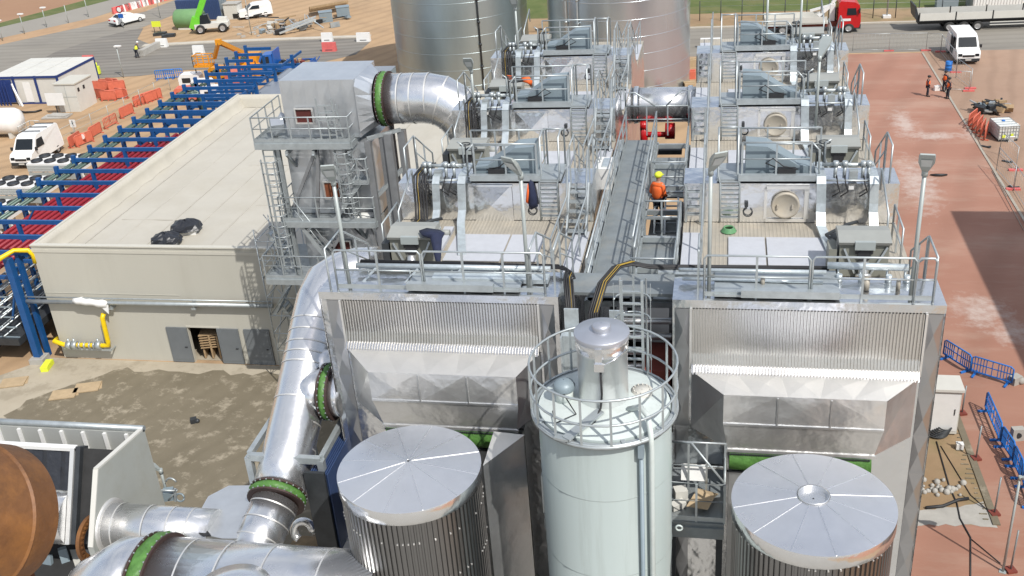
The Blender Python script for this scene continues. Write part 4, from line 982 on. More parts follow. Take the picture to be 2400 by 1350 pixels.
lamp_px((1872,140),YF+PITCH*3+.2,(1884,-20),'pole lamp on the rearmost slab-side ridge, nearer the red truck')
# jackets
def jacket(name, pts, key, label, extra=None):
    t = thing(name, label, 'jacket', pts[0], world=True)
    return t
p = YP(1246,440,YF+PITCH-.05)
t = thing('work_jacket','navy and orange work jacket hanging from the second hall-side module rail','jacket',p,world=True)
def cloth(key, name, poly, y, th, t):
    m = MB(); n = len(poly); c = [sum(q[i] for q in poly)/n for i in (0,1)]
    P3 = [YP(q[0],q[1],y) for q in poly]; cc = YP(c[0],c[1],y)+V((0,-th,0))
    m.smooth = True
    b = len(m.v); m.v += [tuple(q) for q in P3]+[tuple(cc+(q-cc)*.55+V((0,-th*.3+random.uniform(-.03,.03),0))) for q in P3]+[tuple(cc)]+[tuple(q+V((0,.03,0))) for q in P3]
    for i in range(n):
        j = (i+1)%n; m.face([b+j,b+i,b+n+i,b+n+j]); m.face([b+n+j,b+n+i,b+2*n]); m.face([b+i,b+j,b+2*n+1+j,b+2*n+1+i])
    m.face([b+2*n+1+i for i in range(n)])
    return m.build(name,key,t)
cloth('navy','jacket_body',[(1243,422),(1250,428),(1258,460),(1261,484),(1245,492),(1240,488),(1236,460),(1238,430)],YF+PITCH-.12,.12,t)
cloth('orange','orange_panel',[(1237,430),(1242,440),(1240,468),(1238,478),(1232,474),(1234,450)],YF+PITCH-.13,.1,t)
t = thing('draped_coat','navy coat thrown over the hall-side burner cabinet lid','jacket',G(1010,550,16.4),world=True)
m = MB(); m.smooth=True; pts=[(982,540),(1000,534),(1030,538),(1042,545),(1036,556),(1034,574),(1022,570),(1008,556),(990,550)]
P3=[G(*q,16.46) for q in pts]; c=G(1015,548,16.6); n=len(P3); P3[5].z=15.95; P3[6].z=16.1; P3[5].y-=.35; P3[6].y-=.25
m.v += [tuple(q) for q in P3]+[tuple(c)]+[tuple(V(q)-V((0,0,.04))) for q in P3]
for i in range(n): j=(i+1)%n; m.face([i,j,n]); m.face([j,i,n+1+i,n+1+j])
m.face([n+1+i for i in range(n)][::-1]); m.build('coat_cloth','navy',t)
t = thing('draped_coat','orange and black work coat laid over the third hall-side module pipes','jacket',YP(1215,190,YF+PITCH*2.4),world=True)
cloth('orange','coat_sleeve',[(1222,182),(1240,180),(1248,190),(1246,202),(1238,196),(1225,192)],YF+PITCH*2.4,.15,t)
cloth('black','coat_body',[(1203,182),(1224,184),(1226,192),(1210,194),(1200,190)],YF+PITCH*2.4,.15,t)
cloth('orange','coat_collar',[(1188,176),(1200,178),(1204,184),(1194,188)],YF+PITCH*2.4,.12,t)
c = G(1708,538,15.35); m = MB()
for i in range(4): m.tube(arc((c.x,c.y,15.31+i*.03),.2-.02*i,0,6.28,14,(1,0,0),(0,1,0)),.03,5)
M['hoseg'] = mat('green_hose',(.12,.30,.14),.5,0,.1,4)
tag(m.build('hose_coil','hoseg'),'coil of green hose on the dusty roof of the front slab-side module','hose')

# ---------------------------------------------------------------- a plank left lying on the roof
def lay(name, px, py, z, key, lab, cat, f):
    c = G(px,py,z); m = MB(); f(m,c); tag(m.build(name,key),lab,cat)
lay('plank',1060,470,15.4,'ply','short brown plank on the third hall-side module sill beside the troughs','plank',lambda m,c:(m.cbox((c.x,c.y,15.5),(.9,.25,.05),.4),m.cbox((c.x+.1,c.y+.2,15.45),(.7,.2,.04),.1)))
M['rimdk'] = mat('dark_brown_rim', (.06,.035,.03), .6, .1, .2, 5)
# ================================================================ heat-exchanger tower by the hall
M['tower_alu'] = mat('grey_aluminium_cladding', (.66,.69,.72), .36, .78, .07, .9, .25, 2.2, rvar=.10)
M['hatch_r'] = mat('dark_red_oxide_lining', (.10,.022,.018), .8, 0, .2, 5)
M['hatch_o'] = mat('rust_brown_lining', (.22,.07,.03), .8, 0, .25, 4)
M['tower_dark'] = mat('dark_grey_steel', (.30,.31,.32), .45, .5, .15, 2)  # one even dark grey for columns and braces
M['encl'] = mat('pale_enclosure_panel', (.44,.46,.43), .55, .1, .05, .8, .04, 3, dirt=(.40,.40,.35), dsc=1.2, damt=.5)
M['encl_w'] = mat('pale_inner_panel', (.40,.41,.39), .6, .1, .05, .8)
ty0 = 40.4
tw = thing('duct_tower','tall clad duct tower with three railed platforms standing beside the cream hall','tower',(-16.3,41.8,0),world=True)
def clad(x0,x1,y0,y1,z0,z1,nx,nz,name,d=.05,ny=2):
    m = MB()
    m.panels((x0,y0,z0),(x1-x0,0,0),(0,0,z1-z0),nx,nz,d); m.panels((x1,y0,z0),(0,y1-y0,0),(0,0,z1-z0),ny,nz,d)
    m.panels((x0,y1,z0),(0,y0-y1,0),(0,0,z1-z0),ny,nz,d); m.panels((x0,y0,z1),(x1-x0,0,0),(0,y1-y0,0),nx,ny,d*.5)
    m.poly([(x0,y1,z0),(x0,y1,z1),(x1,y1,z1),(x1,y1,z0)]); m.poly([(x0,y0,z0),(x0,y1,z0),(x1,y1,z0),(x1,y0,z0)])
    return m.build(name,'tower_alu',tw)
bx0,bx1 = -18.2,-14.9
clad(bx0,bx1,ty0,43.3,14.0,16.5,6,2,'upper_box',.022)
m = MB()
# conical end of the upper box towards the joint
n = 28; b0 = len(m.v); yc,zc,rr_ = 41.75,15.25,1.08
for k in range(n):
    a = 6.283*k/n; c,s = math.cos(a),math.sin(a); q = 1/max(abs(c),abs(s))
    m.v.append((bx1, yc+1.43*c*q, zc+1.24*s*q)); m.v.append((bx1+.55, yc+rr_*c, zc+rr_*s))
for k in range(n): i=b0+2*k; j=b0+2*((k+1)%n); m.face([i,j,j+1,i+1])
m.build('round_transition','tower_alu',tw)
clad(-18.45,-14.5,ty0+.1,43.2,10.45,13.75,4,3,'middle_box',.04)
clad(-18.3,-14.5,ty0+.12,43.0,7.75,10.1,4,2,'lower_box',.04)
clad(-18.3,-14.6,ty0+.4,43.0,0,7.4,3,4,'foot_box',.05)
def hatch(px,py,pw,ph,y,key):
    a = YP(px,py,y); b = YP(px+pw,py+ph,y)
    m = MB(); m.box(a.x,b.x,y-.03,y-.01,b.z,a.z); h = m.build('hatch_opening',key,tw)
    f = MB(); w_ = .06; f.box(a.x-w_,a.x,y-.09,y-.005,b.z-w_,a.z+w_); f.box(b.x,b.x+w_,y-.09,y-.005,b.z-w_,a.z+w_); f.box(a.x,b.x,y-.09,y-.005,a.z,a.z+w_); f.box(a.x,b.x,y-.09,y-.005,b.z-w_,b.z); f.build('hatch_frame','alu_b',h)
hatch(693,256,42,30,ty0-.06,'hatch_r'); hatch(760,427,42,36,ty0+.04,'hatch_o'); hatch(784,565,40,27,ty0+.06,'hatch_r')
def platform(x0,x1,y0,y1,z,name):
    m = MB(); n_ = int((y1-y0)/.11)
    for i in range(n_): m.box(x0,x1,y0+i*.11,y0+i*.11+.055,z-.04,z)
    m.bar((x0,y0,z-.16),(x1,y0,z-.16),.12,.26); m.bar((x0,y0+.06,z-.16),(x0,y1,z-.16),.12,.26); m.bar((x1,y0+.06,z-.16),(x1,y1,z-.16),.12,.26); p = m.build(name,'galv',tw)
    m = MB(); rail(m,[(x0,y1,z),(x0,y0+.03,z),(x1,y0+.03,z),(x1,y1,z)],1.1,.85,r=.03); m.build('handrail','galv',p)
    return p
platform(-19.5,-15.2,39.75,43.0,14.0,'top_platform'); platform(-18.9,-14.55,39.7,43.2,10.4,'middle_platform'); platform(-20.0,-13.0,39.4,43.2,7.7,'lower_platform')
for (x,y) in ((-18.65,40.1),(-14.5,40.0),(-18.35,43.3),(-14.5,43.3),(-14.05,40.6)):
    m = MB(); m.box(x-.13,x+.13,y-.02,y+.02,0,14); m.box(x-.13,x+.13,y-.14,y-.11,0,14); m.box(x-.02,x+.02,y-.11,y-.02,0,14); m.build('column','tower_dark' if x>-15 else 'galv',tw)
braces = [((-18.3,39.95,11.0),(-16.8,39.95,13.7)),((-16.8,39.95,13.7),(-16.9,39.95,12.6)),((-16.9,39.95,12.6),(-17.3,39.95,10.4)),((-15.6,39.95,13.7),(-14.5,39.95,12.2)),
          ((-17.8,39.95,10.1),(-16.8,39.95,9.0)),((-16.0,39.95,10.1),(-16.8,39.95,9.0)),((-16.8,39.95,9.0),(-16.9,39.95,7.7)),((-15.9,39.95,10.2),(-14.6,39.95,8.4)),((-15.0,39.95,10.2),(-14.6,39.95,8.4))]
for a,b in braces:
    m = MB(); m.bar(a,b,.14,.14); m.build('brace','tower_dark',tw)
m = MB(); ladder(m,(-15.5,39.9,10.4),(-15.9,39.9,15.6),.5); ladder(m,(-16.1,39.8,14.0),(-16.1,39.8,15.9),.7); m.build('ladder','galv',tw)
m = MB()
for z in [10.9+.45*i for i in range(7)]: m.tube(arc((-15.6,39.8,z),.4,math.pi,2*math.pi,8,(1,0,0),(0,1,0)),.02,5)
for k in range(4): a = math.pi+math.pi*k/3; m.bar((-15.6+.4*math.cos(a),39.8+.4*math.sin(a),10.9),(-15.6+.4*math.cos(a),39.8+.4*math.sin(a),13.6),.04)
m.build('ladder_cage','galv',tw)
m = MB(); ladder(m,(-19.0,39.9,7.7),(-19.0,39.9,13.9),.5); m.build('ladder','galv',tw)
m = MB()
for z in [8.2+.5*i for i in range(11)]: m.tube(arc((-19.0,39.85,z),.4,math.pi,2*math.pi,8,(1,0,0),(0,1,0)),.022,5)
for k in range(5): a = math.pi+math.pi*k/4; m.bar((-19.0+.4*math.cos(a),39.85+.4*math.sin(a),8.2),(-19.0+.4*math.cos(a),39.85+.4*math.sin(a),13.2),.045)
m.build('ladder_cage','galv',tw)
for (xa_,za_,xb_,zb__) in ((-16.6,7.75,-18.2,10.4),(-16.4,10.45,-15.0,12.2)):
    m = MB(); m.bar((xa_,39.75,za_),(xb_,39.75,zb__),.05,.18); m.bar((xa_,40.25,za_),(xb_,40.25,zb__),.05,.18)
    for k in range(9): f=(k+.5)/9; m.box(xa_+(xb_-xa_)*f-.1,xa_+(xb_-xa_)*f+.1,39.78,40.22,za_+(zb__-za_)*f-.015,za_+(zb__-za_)*f+.015)
    m.tube([(xa_,39.72,za_+1),(xb_,39.72,zb__+1)],.025,5); m.tube([(xa_,39.72,za_+.5),(xb_,39.72,zb__+.5)],.02,5); m.build('stair_flight','galv',tw)
for (x0_,x1_,z_) in ((-15.4,-14.6,12.2),):
    m = MB(); m.box(x0_,x1_,39.6,40.6,z_-.05,z_); rail(m,[(x0_,39.62,z_),(x1_,39.62,z_),(x1_,40.6,z_)],1.1,.5); m.build('landing','galv',tw)
for x_,z_ in ((-18.1,13.5),(-16.9,13.5),(-15.3,13.5),(-17.6,10.1),(-15.4,10.1)):
    m = MB(); m.bar((x_,39.7,z_),(x_,40.6,z_-.9),.1,.12); m.bar((x_,39.7,z_+.05),(x_,43,z_+.05),.12,.16); m.build('bracket','galv',tw)
m = MB(); m.cbox((-18.7,40.6,14.5),(.6,.5,.5),.4,.5); m.cyl((-18.9,40.5,14.1),(-18.4,40.9,14.9),.2,n=12); m.build('damper_drive','tower_alu',tw)
m = MB(); m.smooth=True; c=(-15.3,40.1,10.45)
for i in range(3): m.sphere((c[0]+.25*i-.2,c[1]+.08*i,c[2]),.3,10,6,(1,.8,.55))
m.build('insulation_sack','plastic_w',tw)
t = thing('expansion_joint','round green fabric joint between the tower box and the big elbow duct','expansion joint',(-14.1,yc,zc),world=True)
def joint(t, c, axis, r, w_, fl=True, bolts=28):
    """green fabric sleeve with dark bolted rims, around an axis"""
    c, ax = V(c), V(axis).normalized(); rng = random.Random(int(abs(c.x)*100))
    n = 40; u = ax.cross(V((0,0,1))); u = u.normalized() if u.length > .1 else V((1,0,0)); v = ax.cross(u)
    m = MB(); m.smooth=True
    st = 5
    for i in range(st):
        f = i/(st-1); d = (f-.5)*w_
        for k in range(n):
            a = 6.283*k/n; q = r+.07*math.sin(math.pi*f)+rng.uniform(-.025,.025)
            m.v.append(tuple(c+ax*d+(u*math.cos(a)+v*math.sin(a))*q))
    for i in range(st-1):
        for k in range(n): m.face([i*n+k,i*n+(k+1)%n,(i+1)*n+(k+1)%n,(i+1)*n+k])
    m.build('fabric_sleeve','green',t)
    for sgn in (-1,1):
        m = MB(); d0 = w_*.5*sgn; m.tube([c+ax*(d0-.02),c+ax*(d0+.03)],[r+.065,r+.065],n,smooth=False)
        rm = m.build('rim','rimdk',t)
        m = MB()
        for k in range(bolts):
            a = 6.283*k/bolts; p = c+ax*(d0-.03*sgn)+(u*math.cos(a)+v*math.sin(a))*(r+.065); m.cbox(p,(.03,.03,.03))
        m.build('bolts','galv',rm)
joint(t,(-14.05,yc,zc),(1,0,0),1.1,.34,bolts=36)
t = thing('elbow_duct','big shiny duct elbow running from the tower and bending down beside the hall-side row','duct',(-12,yc,zc),world=True)
ex, er = -12.3, 1.9
path = [(-13.85,yc,zc),(-12.9,yc,zc),(ex,yc,zc)]+[(ex+er*math.sin(a),yc,zc-er+er*math.cos(a)) for a in (.36,.72,1.08)]+[(ex+er*math.sin(1.08)+2.2*math.cos(1.08),yc,zc-er+er*math.cos(1.08)-2.2*math.sin(1.08))]
m = MB(); m.tube(path,1.07,40); m.build('duct_shell','alu_s',t)
m = MB()
def seam(m,c,ax,r,w_=.03,n=40): c,ax=V(c),V(ax).normalized(); m.tube([c-ax*w_,c+ax*w_],[r,r],n,caps=False)
for x in (-13.3,-12.75,-12.1): seam(m,(x,yc,zc),(1,0,0),1.082)
for a in (.36,.72,1.08): seam(m,(ex+er*math.sin(a),yc,zc-er+er*math.cos(a)),(math.cos(a),0,-math.sin(a)),1.085)
m.build('seam_bands','alu_b',t)
t = thing('duct_support','pair of dark steel columns holding the big elbow duct beside the tower','support frame',(-13.9,40.6,0),world=True)
for x,y in ((-13.75,40.5),(-13.3,41.0)):
    m = MB(); m.box(x-.16,x+.16,y-.16,y+.16,0,14.1); m.build('column','tower_dark',t)
m = MB(); m.bar((-14.6,40.2,11.3),(-13.3,41.0,12.5),.16); m.bar((-14.6,40.2,14.0),(-13.3,40.9,14.15),.14); m.build('bracket','galv',t)
# ---------------------------------------------------------------- scaffold stair tower against the hall
t = thing('scaffold_stair','narrow grey scaffold stair tower standing against the tower end of the hall front','scaffold',(-20.8,42.9,0),world=True)
m = MB(); xa,xb,ya,yb_ = -21.5,-19.9,42.0,43.8
for x in (xa,xb):
    for y in (ya,yb_): m.tube([(x,y,0),(x,y,8.9)],.03,6)
m.build('standards','galv',t)
m = MB()
for z in [.3+1.0*i for i in range(9)]:
    for a,b in (((xa,ya),(xb,ya)),((xa,yb_),(xb,yb_)),((xa,ya),(xa,yb_)),((xb,ya),(xb,yb_))): m.tube([(a[0],a[1],z),(b[0],b[1],z)],.024,5)
for i in range(4):
    z = .3+2*i; m.tube([(xa,ya,z),(xb,ya,z+2)],.022,5); m.tube([(xa,yb_,z+2),(xa,ya,z)],.022,5); m.tube([(xb,ya,z+2),(xb,yb_,z)],.022,5)
m.build('ledgers','galv',t)
for i in range(4):
    z = .3+2*i; m = MB(); d = 1 if i%2 == 0 else -1; s0,s1 = (xa+.2,xb-.2) if d>0 else (xb-.2,xa+.2); yy = 42.4 if d>0 else 43.3
    m.bar((s0,yy-.35,z),(s1,yy-.35,z+2),.05,.16); m.bar((s0,yy+.35,z),(s1,yy+.35,z+2),.05,.16)
    for k in range(8): f=(k+.5)/8; x=s0+(s1-s0)*f; m.box(x-.1,x+.1,yy-.35,yy+.35,z+2*f-.02,z+2*f+.02)
    m.tube([(s0,yy-.38,z+1),(s1,yy-.38,z+3)],.022,5)
    m.build('stair_flight','galv',t)
# ================================================================ flue pipe down the side of the front hall-side module
t = thing('flue_pipe','shiny flue pipe bending over and sloping down beside the front hall-side module','pipe',(-10.9,22,11),world=True)
px_ = -10.95
path = [(-9.62,26.0,14.95),(-10.2,25.9,14.97),(-10.6,25.6,14.97),(-10.9,25.1,14.9),(px_,24.5,14.65),(px_,23.9,14.25),(px_,22.2,12.98),(px_,20.6,11.9),(px_,19.95,11.55)]
m = MB(); m.tube(path,.68,36); m.build('pipe_shell','alu_s',t)
dirv = V((0,-1.6,-1.2)).normalized()
m = MB()
for f in (0,.35,.7,1.0,1.3,2.3,2.9,3.6,4.2): seam(m,V((px_,23.9,14.25))+V((0,-1.8,-1.33))*(f/2.24),dirv,.69,.02,36)
m.tube([(px_-.05,23.5,14.62),(px_-.05,20.8,12.62)],.02,4); m.build('seam_bands','alu_b',t)
m = MB(); m.tube([(px_,22.25,13.05),(-10.2,22.25,13.15)],[.58,.64],32); m.build('side_branch','alu_s',t)
m = MB(); m.tube([(-9.98,22.25,13.15),(-9.62,22.25,13.15)],[.66,.66],32); m.build('branch_end','alu_s',t)
m = MB(); m.tube([(-10.75,23.05,13.7),(-10.25,22.9,13.45)],[.42,.5],20); m.build('gusset','alu_s',t)
t2 = thing('expansion_joint','round green fabric joint standing upright between flue pipe and front hall-side module','expansion joint',(-10.08,22.25,13),world=True)
joint(t2,(-10.09,22.25,13.15),(1,0,0),.70,.24,bolts=28)
t2 = thing('expansion_joint','tilted green fabric joint at the lower bend of the flue pipe, inside the steel frame','expansion joint',(px_,19.8,11.4),world=True)
jd = V((0,-1.0,-.42)).normalized()
joint(t2,(px_,19.82,11.48),jd,.68,.26,bolts=26)
t3 = thing('lower_flue_pipe','shiny lower pipe run from the tilted green joint to the big foreground duct','pipe',(px_,18,10),world=True)
e0 = V((px_,19.7,11.43)); e1 = e0+V((-.25,-1.7,-.80))
m = MB(); m.tube([e0,e1],.60,32); m.build('pipe_shell','alu_s',t3)
m = MB()
for f in (.12,.35,.6): seam(m,e0+(e1-e0)*f,e1-e0,.61,.018,32)
m.tube([e0+V((-.2,0,.58)),e1+V((-.2,0,.58))],.018,4); m.build('seam_bands','alu_b',t3)
# steel frame round the bend
t = thing('pipe_support','grey steel frame straddling the lower bend of the flue pipe','support frame',(px_,20.5,0),world=True)
fa,fb = YP(582,1068,20.4),YP(752,1080,20.4); zf=(fa.z+fb.z)/2
m = MB(); m.bar((fa.x,20.4,zf),(fb.x,20.4,zf),.16,.18); m.build('cross_beam','galv',t)
for x in (fa.x,fb.x):
    m = MB(); m.bar((x,20.4,0),(x,20.4,zf),.17); m.build('leg','galv',t)
    m = MB(); m.bar((x,20.48,zf),(x,24.2,zf+.05),.14,.16); m.bar((x,24.2,0),(x,24.2,zf),.14); m.build('side_beam','galv',t)
t = thing('cooler_bank','dark finned cooler bank in the shade under the flue pipe','cooler',(-9.9,21,0),world=True)
m = MB(); 
for i in range(9): m.box(-10.15+i*.06,-10.12+i*.06,20.2,24.0,3,zf-.3)
m.build('fins','navybox',t); m = MB(); m.box(-10.25,-9.7,20.1,20.2,3,zf-.2); m.build('frame','dark',t)

# elbow pipes and valves low in the dark corner
t = thing('silver_elbow','bundle of small silver elbows low down between frame and pointed silencer','pipe',G(710,1250,8),world=True)
c = G(712,1245,9.2); m = MB(); m.tube(arc(c,.28,0,4.2,14,(1,0,0),(0,.4,.9)),.12,12); m.tube([c+V((.28,0,0)),c+V((.9,.1,.1)),c+V((1.1,.1,-.6))],.12,12); m.cyl(c+V((-.3,-.4,-.5)),c+V((.2,-.5,-.4)),.2,n=14); m.build('pipe_shell','alu_s',t)
m = MB(); m.box(c.x-.6,c.x+1.2,c.y-.5,c.y+.6,c.z-.9,c.z-.7); m.build('tray','wood',t)
# ================================================================ fan enclosure, ducts and rusty drum near the rusty drum
xw = G(262,1230,11.0).x
ca,cb_,cc = XP(338,1006,xw),XP(231,1101,xw),XP(219,1283,xw)
en = thing('fan_enclosure','open-topped pale panel enclosure with a sloping side wall near the rusty drum','enclosure',(xw-3,ca.y-2,0),world=True)
m = MB(); m.prism([(xw-.16,ca.y,0),(xw-.16,ca.y,ca.z),(xw-.16,cb_.y,cb_.z),(xw-.16,cc.y,cc.z),(xw-.16,cc.y,0)],(.16,0,0)); m.build('side_wall','encl',en)
m = MB(); m.bar((xw-.07,ca.y,ca.z+.02),(xw-.07,cb_.y,cb_.z+.02),.13,.05); m.bar((xw-.07,cb_.y,cb_.z),(xw-.07,cc.y,cc.z),.13,.05,up=(0,1,0)); m.build('wall_cap','offwhite',en)
xl = YP(-20,988,ca.y).x
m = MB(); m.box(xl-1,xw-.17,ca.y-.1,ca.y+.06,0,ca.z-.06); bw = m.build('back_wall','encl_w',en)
m = MB(); n = 7
for i in range(n): x = xw-.5-i*(xw-xl)/n*.98; m.box(x-.045,x+.045,ca.y-.17,ca.y-.1,0,ca.z-.1)
m.build('panel_ribs','white',bw)
m = MB(); m.tube([(xl-1,ca.y,ca.z+.02),(xw,ca.y,ca.z+.02)],.09,8); m.build('top_tube','galv',bw)
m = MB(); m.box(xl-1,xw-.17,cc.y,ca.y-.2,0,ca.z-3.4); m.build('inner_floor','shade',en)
for y in (ca.y-.9,ca.y-1.25,ca.y-1.6):
    m = MB(); m.bar((xl,y,ca.z-1.6),(xw-.2,y,ca.z-1.6),.09); m.build('cross_bar','dark',en)
# inlet silencer in the enclosure
si = thing('inlet_silencer','open-topped aluminium silencer box with black lining inside the pale enclosure','silencer box',G(120,1160,10),world=True)
xs = xw-1.5
p1,p2 = XP(172,1050,xs),XP(160,1274,xs); e_ = p2-p1; nrm_ = V((0,e_.z,-e_.y)).normalized()
if nrm_.y > 0: nrm_ = -nrm_
W_ = 2.6
def onp(f,x,o=0.): return p1+e_*f+V((x,0,0))+nrm_*o
m = MB(); n=14
rw = [[onp(f,-W_*i/n,.04*math.sin(i*2.1)*(1 if f>0 else .3)) for i in range(n+1)] for f in (.02,.2,.45)]
for r in range(2):
    for i in range(n): m.poly([rw[r][i],rw[r][i+1],rw[r+1][i+1],rw[r+1][i]])
m.build('black_lining','blacktarp',si)
m = MB(); m.bar(onp(0,.1,.02),onp(0,-W_,.02),.16,.1); m.build('top_rim','white',si)
m = MB(); m.prism([onp(0,-.02,.12),onp(1,-.02,.12),onp(1,-.02,-.02),onp(0,-.02,-.02)],(.12,0,0)); m.build('bulkhead','alu_b',si)
m = MB(); m.prism([onp(-.02,.10,.06),onp(1,.10,.06),onp(1,.10,-.3),onp(-.02,.10,-.3)],(.14,0,0)); m.build('bulkhead_edge','dark',si)
m = MB(); c0 = onp(.74,0,-.25); m.tube([c0-V((W_,0,0)),c0-V((.03,0,0))],e_.length*.29,32); m.build('round_inlet','alu_s',si)
b = p1
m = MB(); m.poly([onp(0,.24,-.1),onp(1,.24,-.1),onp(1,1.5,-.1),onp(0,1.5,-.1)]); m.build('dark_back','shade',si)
m = MB(); q = XP(214,1262,xs+.75); m.lathe((q.x,q.y,q.z),[(.62,-.05),(.62,.05),(.4,.05)],32,axis='X',smooth=False)
for k in range(26): m.cbox((q.x+.07,q.y+.53*math.cos(k*.2417),q.z+.53*math.sin(k*.2417)),(.05,.05,.05))
m.build('rusty_flange','rust',si)
t = thing('enclosure_leg','blue-grey steel foot frame under the pale enclosure at the picture edge','support frame',G(170,1340,8),world=True)
p,q = G(125,1300,9.0),G(165,1360,9.0)
m = MB(); m.bar(G(145,1285,9.3),G(172,1370,8.2),.22); m.bar(G(110,1300,9.2),G(118,1380,8.2),.3,.1); m.build('foot_frame','bluegrey',t)
m = MB(); m.prism([G(163,1288,9),G(215,1288,9),G(245,1370,9),G(190,1370,9)],(0,0,-9)); m.build('foot_block','offwhite',t)
# round duct from the enclosure to the flattened breeching
t = thing('round_duct','horizontal shiny round duct leaving the side wall of the pale enclosure','duct',G(380,1230,10),world=True)
d0,d1 = G(258,1232,11.0),G(520,1232,11.0); d1.y=d0.y; d1.z=d0.z
m = MB(); m.tube([d0,d1],.60,36); m.build('duct_shell','alu_s',t)
m = MB()
for f in (.12,.40,.62,.8): seam(m,d0+(d1-d0)*f,d1-d0,.612,.02,36)
m.lathe(d0+V((.03,0,0)),[(.72,0),(.72,.04),(.6,.06)],36,axis='X'); m.build('seam_bands','alu_b',t)
t = thing('breeching','flattened grey duct piece joining the round duct to the lower flue pipe','duct',G(560,1200,10),world=True)
top = [G(*p,11.35) for p in ((447,1236),(488,1163),(536,1138),(625,1137),(600,1190),(560,1262),(520,1262),(475,1252))]
m = MB(); m.prism(top[::-1],(0,0,-1.3)); m.build('duct_shell','alu_m',t)
m = MB(); m.prism([p for p in (G(466,1250,11.37),G(486,1244,11.37),G(495,1256,11.37),G(476,1258,11.37))],(0,0,.02)); m.build('access_slot','black',t)
# big foreground duct
t = thing('foreground_duct','big shiny duct in front of the flattened breeching, with a round stub on top','duct',G(560,1370,9),world=True)
z0 = 11.2; f0,f1 = G(352,1388,z0),G(905,1412,z0); f1.y = f0.y; R0=1.30
ax = (f1-f0).normalized()
elb = [f0+V((-1.25,-.25,-1.5)),f0+V((-1.15,-.2,-.9)),f0+V((-.8,-.1,-.25)),f0+V((-.35,0,-.02)),f0]
m = MB(); m.tube(elb,R0,40); m.build('bend','alu_s',t)
m = MB(); m.tube([f0+ax*.45,f1],R0,44); m.build('duct_shell','alu_s',t)
m = MB()
for f in (.2,.36,.55,.78): seam(m,f0+(f1-f0)*f,ax,R0+.012,.02,44)
seam(m,elb[2],elb[3]-elb[1],R0+.012,.02,44); m.tube([f0+ax*.6+V((0,-.75,1.07)),f1+V((0,-.75,1.07))],.014,4); m.build('seam_bands','alu_b',t)
sc_ = G(540,1385,12.7)
m = MB(); m.cyl((sc_.x,sc_.y,11.2),(sc_.x,sc_.y,12.62),.84,n=40); s_ = m.build('stub','alu_s',t)
m = MB(); m.lathe((sc_.x,sc_.y,12.62),[(.86,-.06),(.88,0),(.86,.06),(.5,.12),(.02,.16)],40); m.build('stub_cap','alu_s',s_)
t = thing('expansion_joint','wide green fabric joint on the big foreground duct with the round stub','expansion joint',f0,world=True)
joint(t,f0+ax*.22,ax,R0+.03,.40,bolts=40)
# rusty drum
D_ = 14.5; rc = V((0,0,H))+_ray(-62,1215)*D_
t = thing('rusty_drum','huge rusty open steel drum with a wide flange in front of the pale enclosure','steel drum',rc,world=True)
axr = (-rt*.30 - dn*.10 - fw*.95).normalized()
def ringprof(m, c, ax, prof, n=64):
    u = ax.cross(V((0,0,1))).normalized(); v = ax.cross(u)
    for i in range(len(prof)-1):
        m.smooth = True; b = len(m.v)
        for (r,d) in prof[i:i+2]:
            for k in range(n): a=6.283*k/n; m.v.append(tuple(c+ax*d+(u*math.cos(a)+v*math.sin(a))*r))
        for k in range(n): m.face([b+k,b+(k+1)%n,b+n+(k+1)%n,b+n+k])
    m.smooth=False
m = MB(); ringprof(m,rc,axr,[(1.0,-.5),(1.06,0),(1.08,.02),(1.05,.05),(.93,.62),(.95,.64),(.84,.66)]); m.build('drum_wall','rust',t)
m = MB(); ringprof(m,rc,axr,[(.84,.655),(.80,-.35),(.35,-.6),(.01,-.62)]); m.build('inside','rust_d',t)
m = MB(); 
for k in range(26): a=6.283*k/26; u0=axr.cross(V((0,0,1))).normalized(); p=rc+axr*.67+(u0*math.cos(a)+axr.cross(u0)*math.sin(a))*.89; m.cbox(p,(.035,.035,.035))
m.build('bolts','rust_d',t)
m = MB(); m.bar(rc+V((.25,.1,-.9)),rc+V((.45,0,-3)),.3); m.build('leg','rust_d',t)
u_ = axr.cross(V((0,0,1))).normalized(); v_ = axr.cross(u_)
# small lamp and rails by the enclosure corner
lp = G(393,1163,8.9); lamp((lp.x,lp.y,lp.z),.95,'small pole lamp by the corner of the pale enclosure',rz=-1.2,hs=.55)
t = thing('corner_rail','short handrail and valve frame beside the small lamp','handrail',(lp.x,lp.y,lp.z-.1),world=True)
m = MB(); m.tube([G(340,1172,9),G(356,1148,9.4),G(375,1149,9.4),G(410,1150,9.4)],.03,6); m.tube([G(395,1172,9),G(415,1148,9.3)],.03,6); m.tube(arc(G(402,1132,9.5),.17,.3,2.8,8,(1,0,0),(0,0,1)),.03,6); m.bar(G(380,1172,9),G(378,1150,9.4),.06); m.bar(G(412,1175,9),G(410,1145,9.4),.06); m.build('rail_tubes','galv',t)
m = MB(); c = G(422,1166,9.0); m.tube(arc(c,.13,0,6.1,12,(1,0,0),(0,.3,.9)),.03,6); m.cbox(c+V((-.35,0,.1)),(.3,.3,.3),.3); m.build('valve','bluegrey',t)
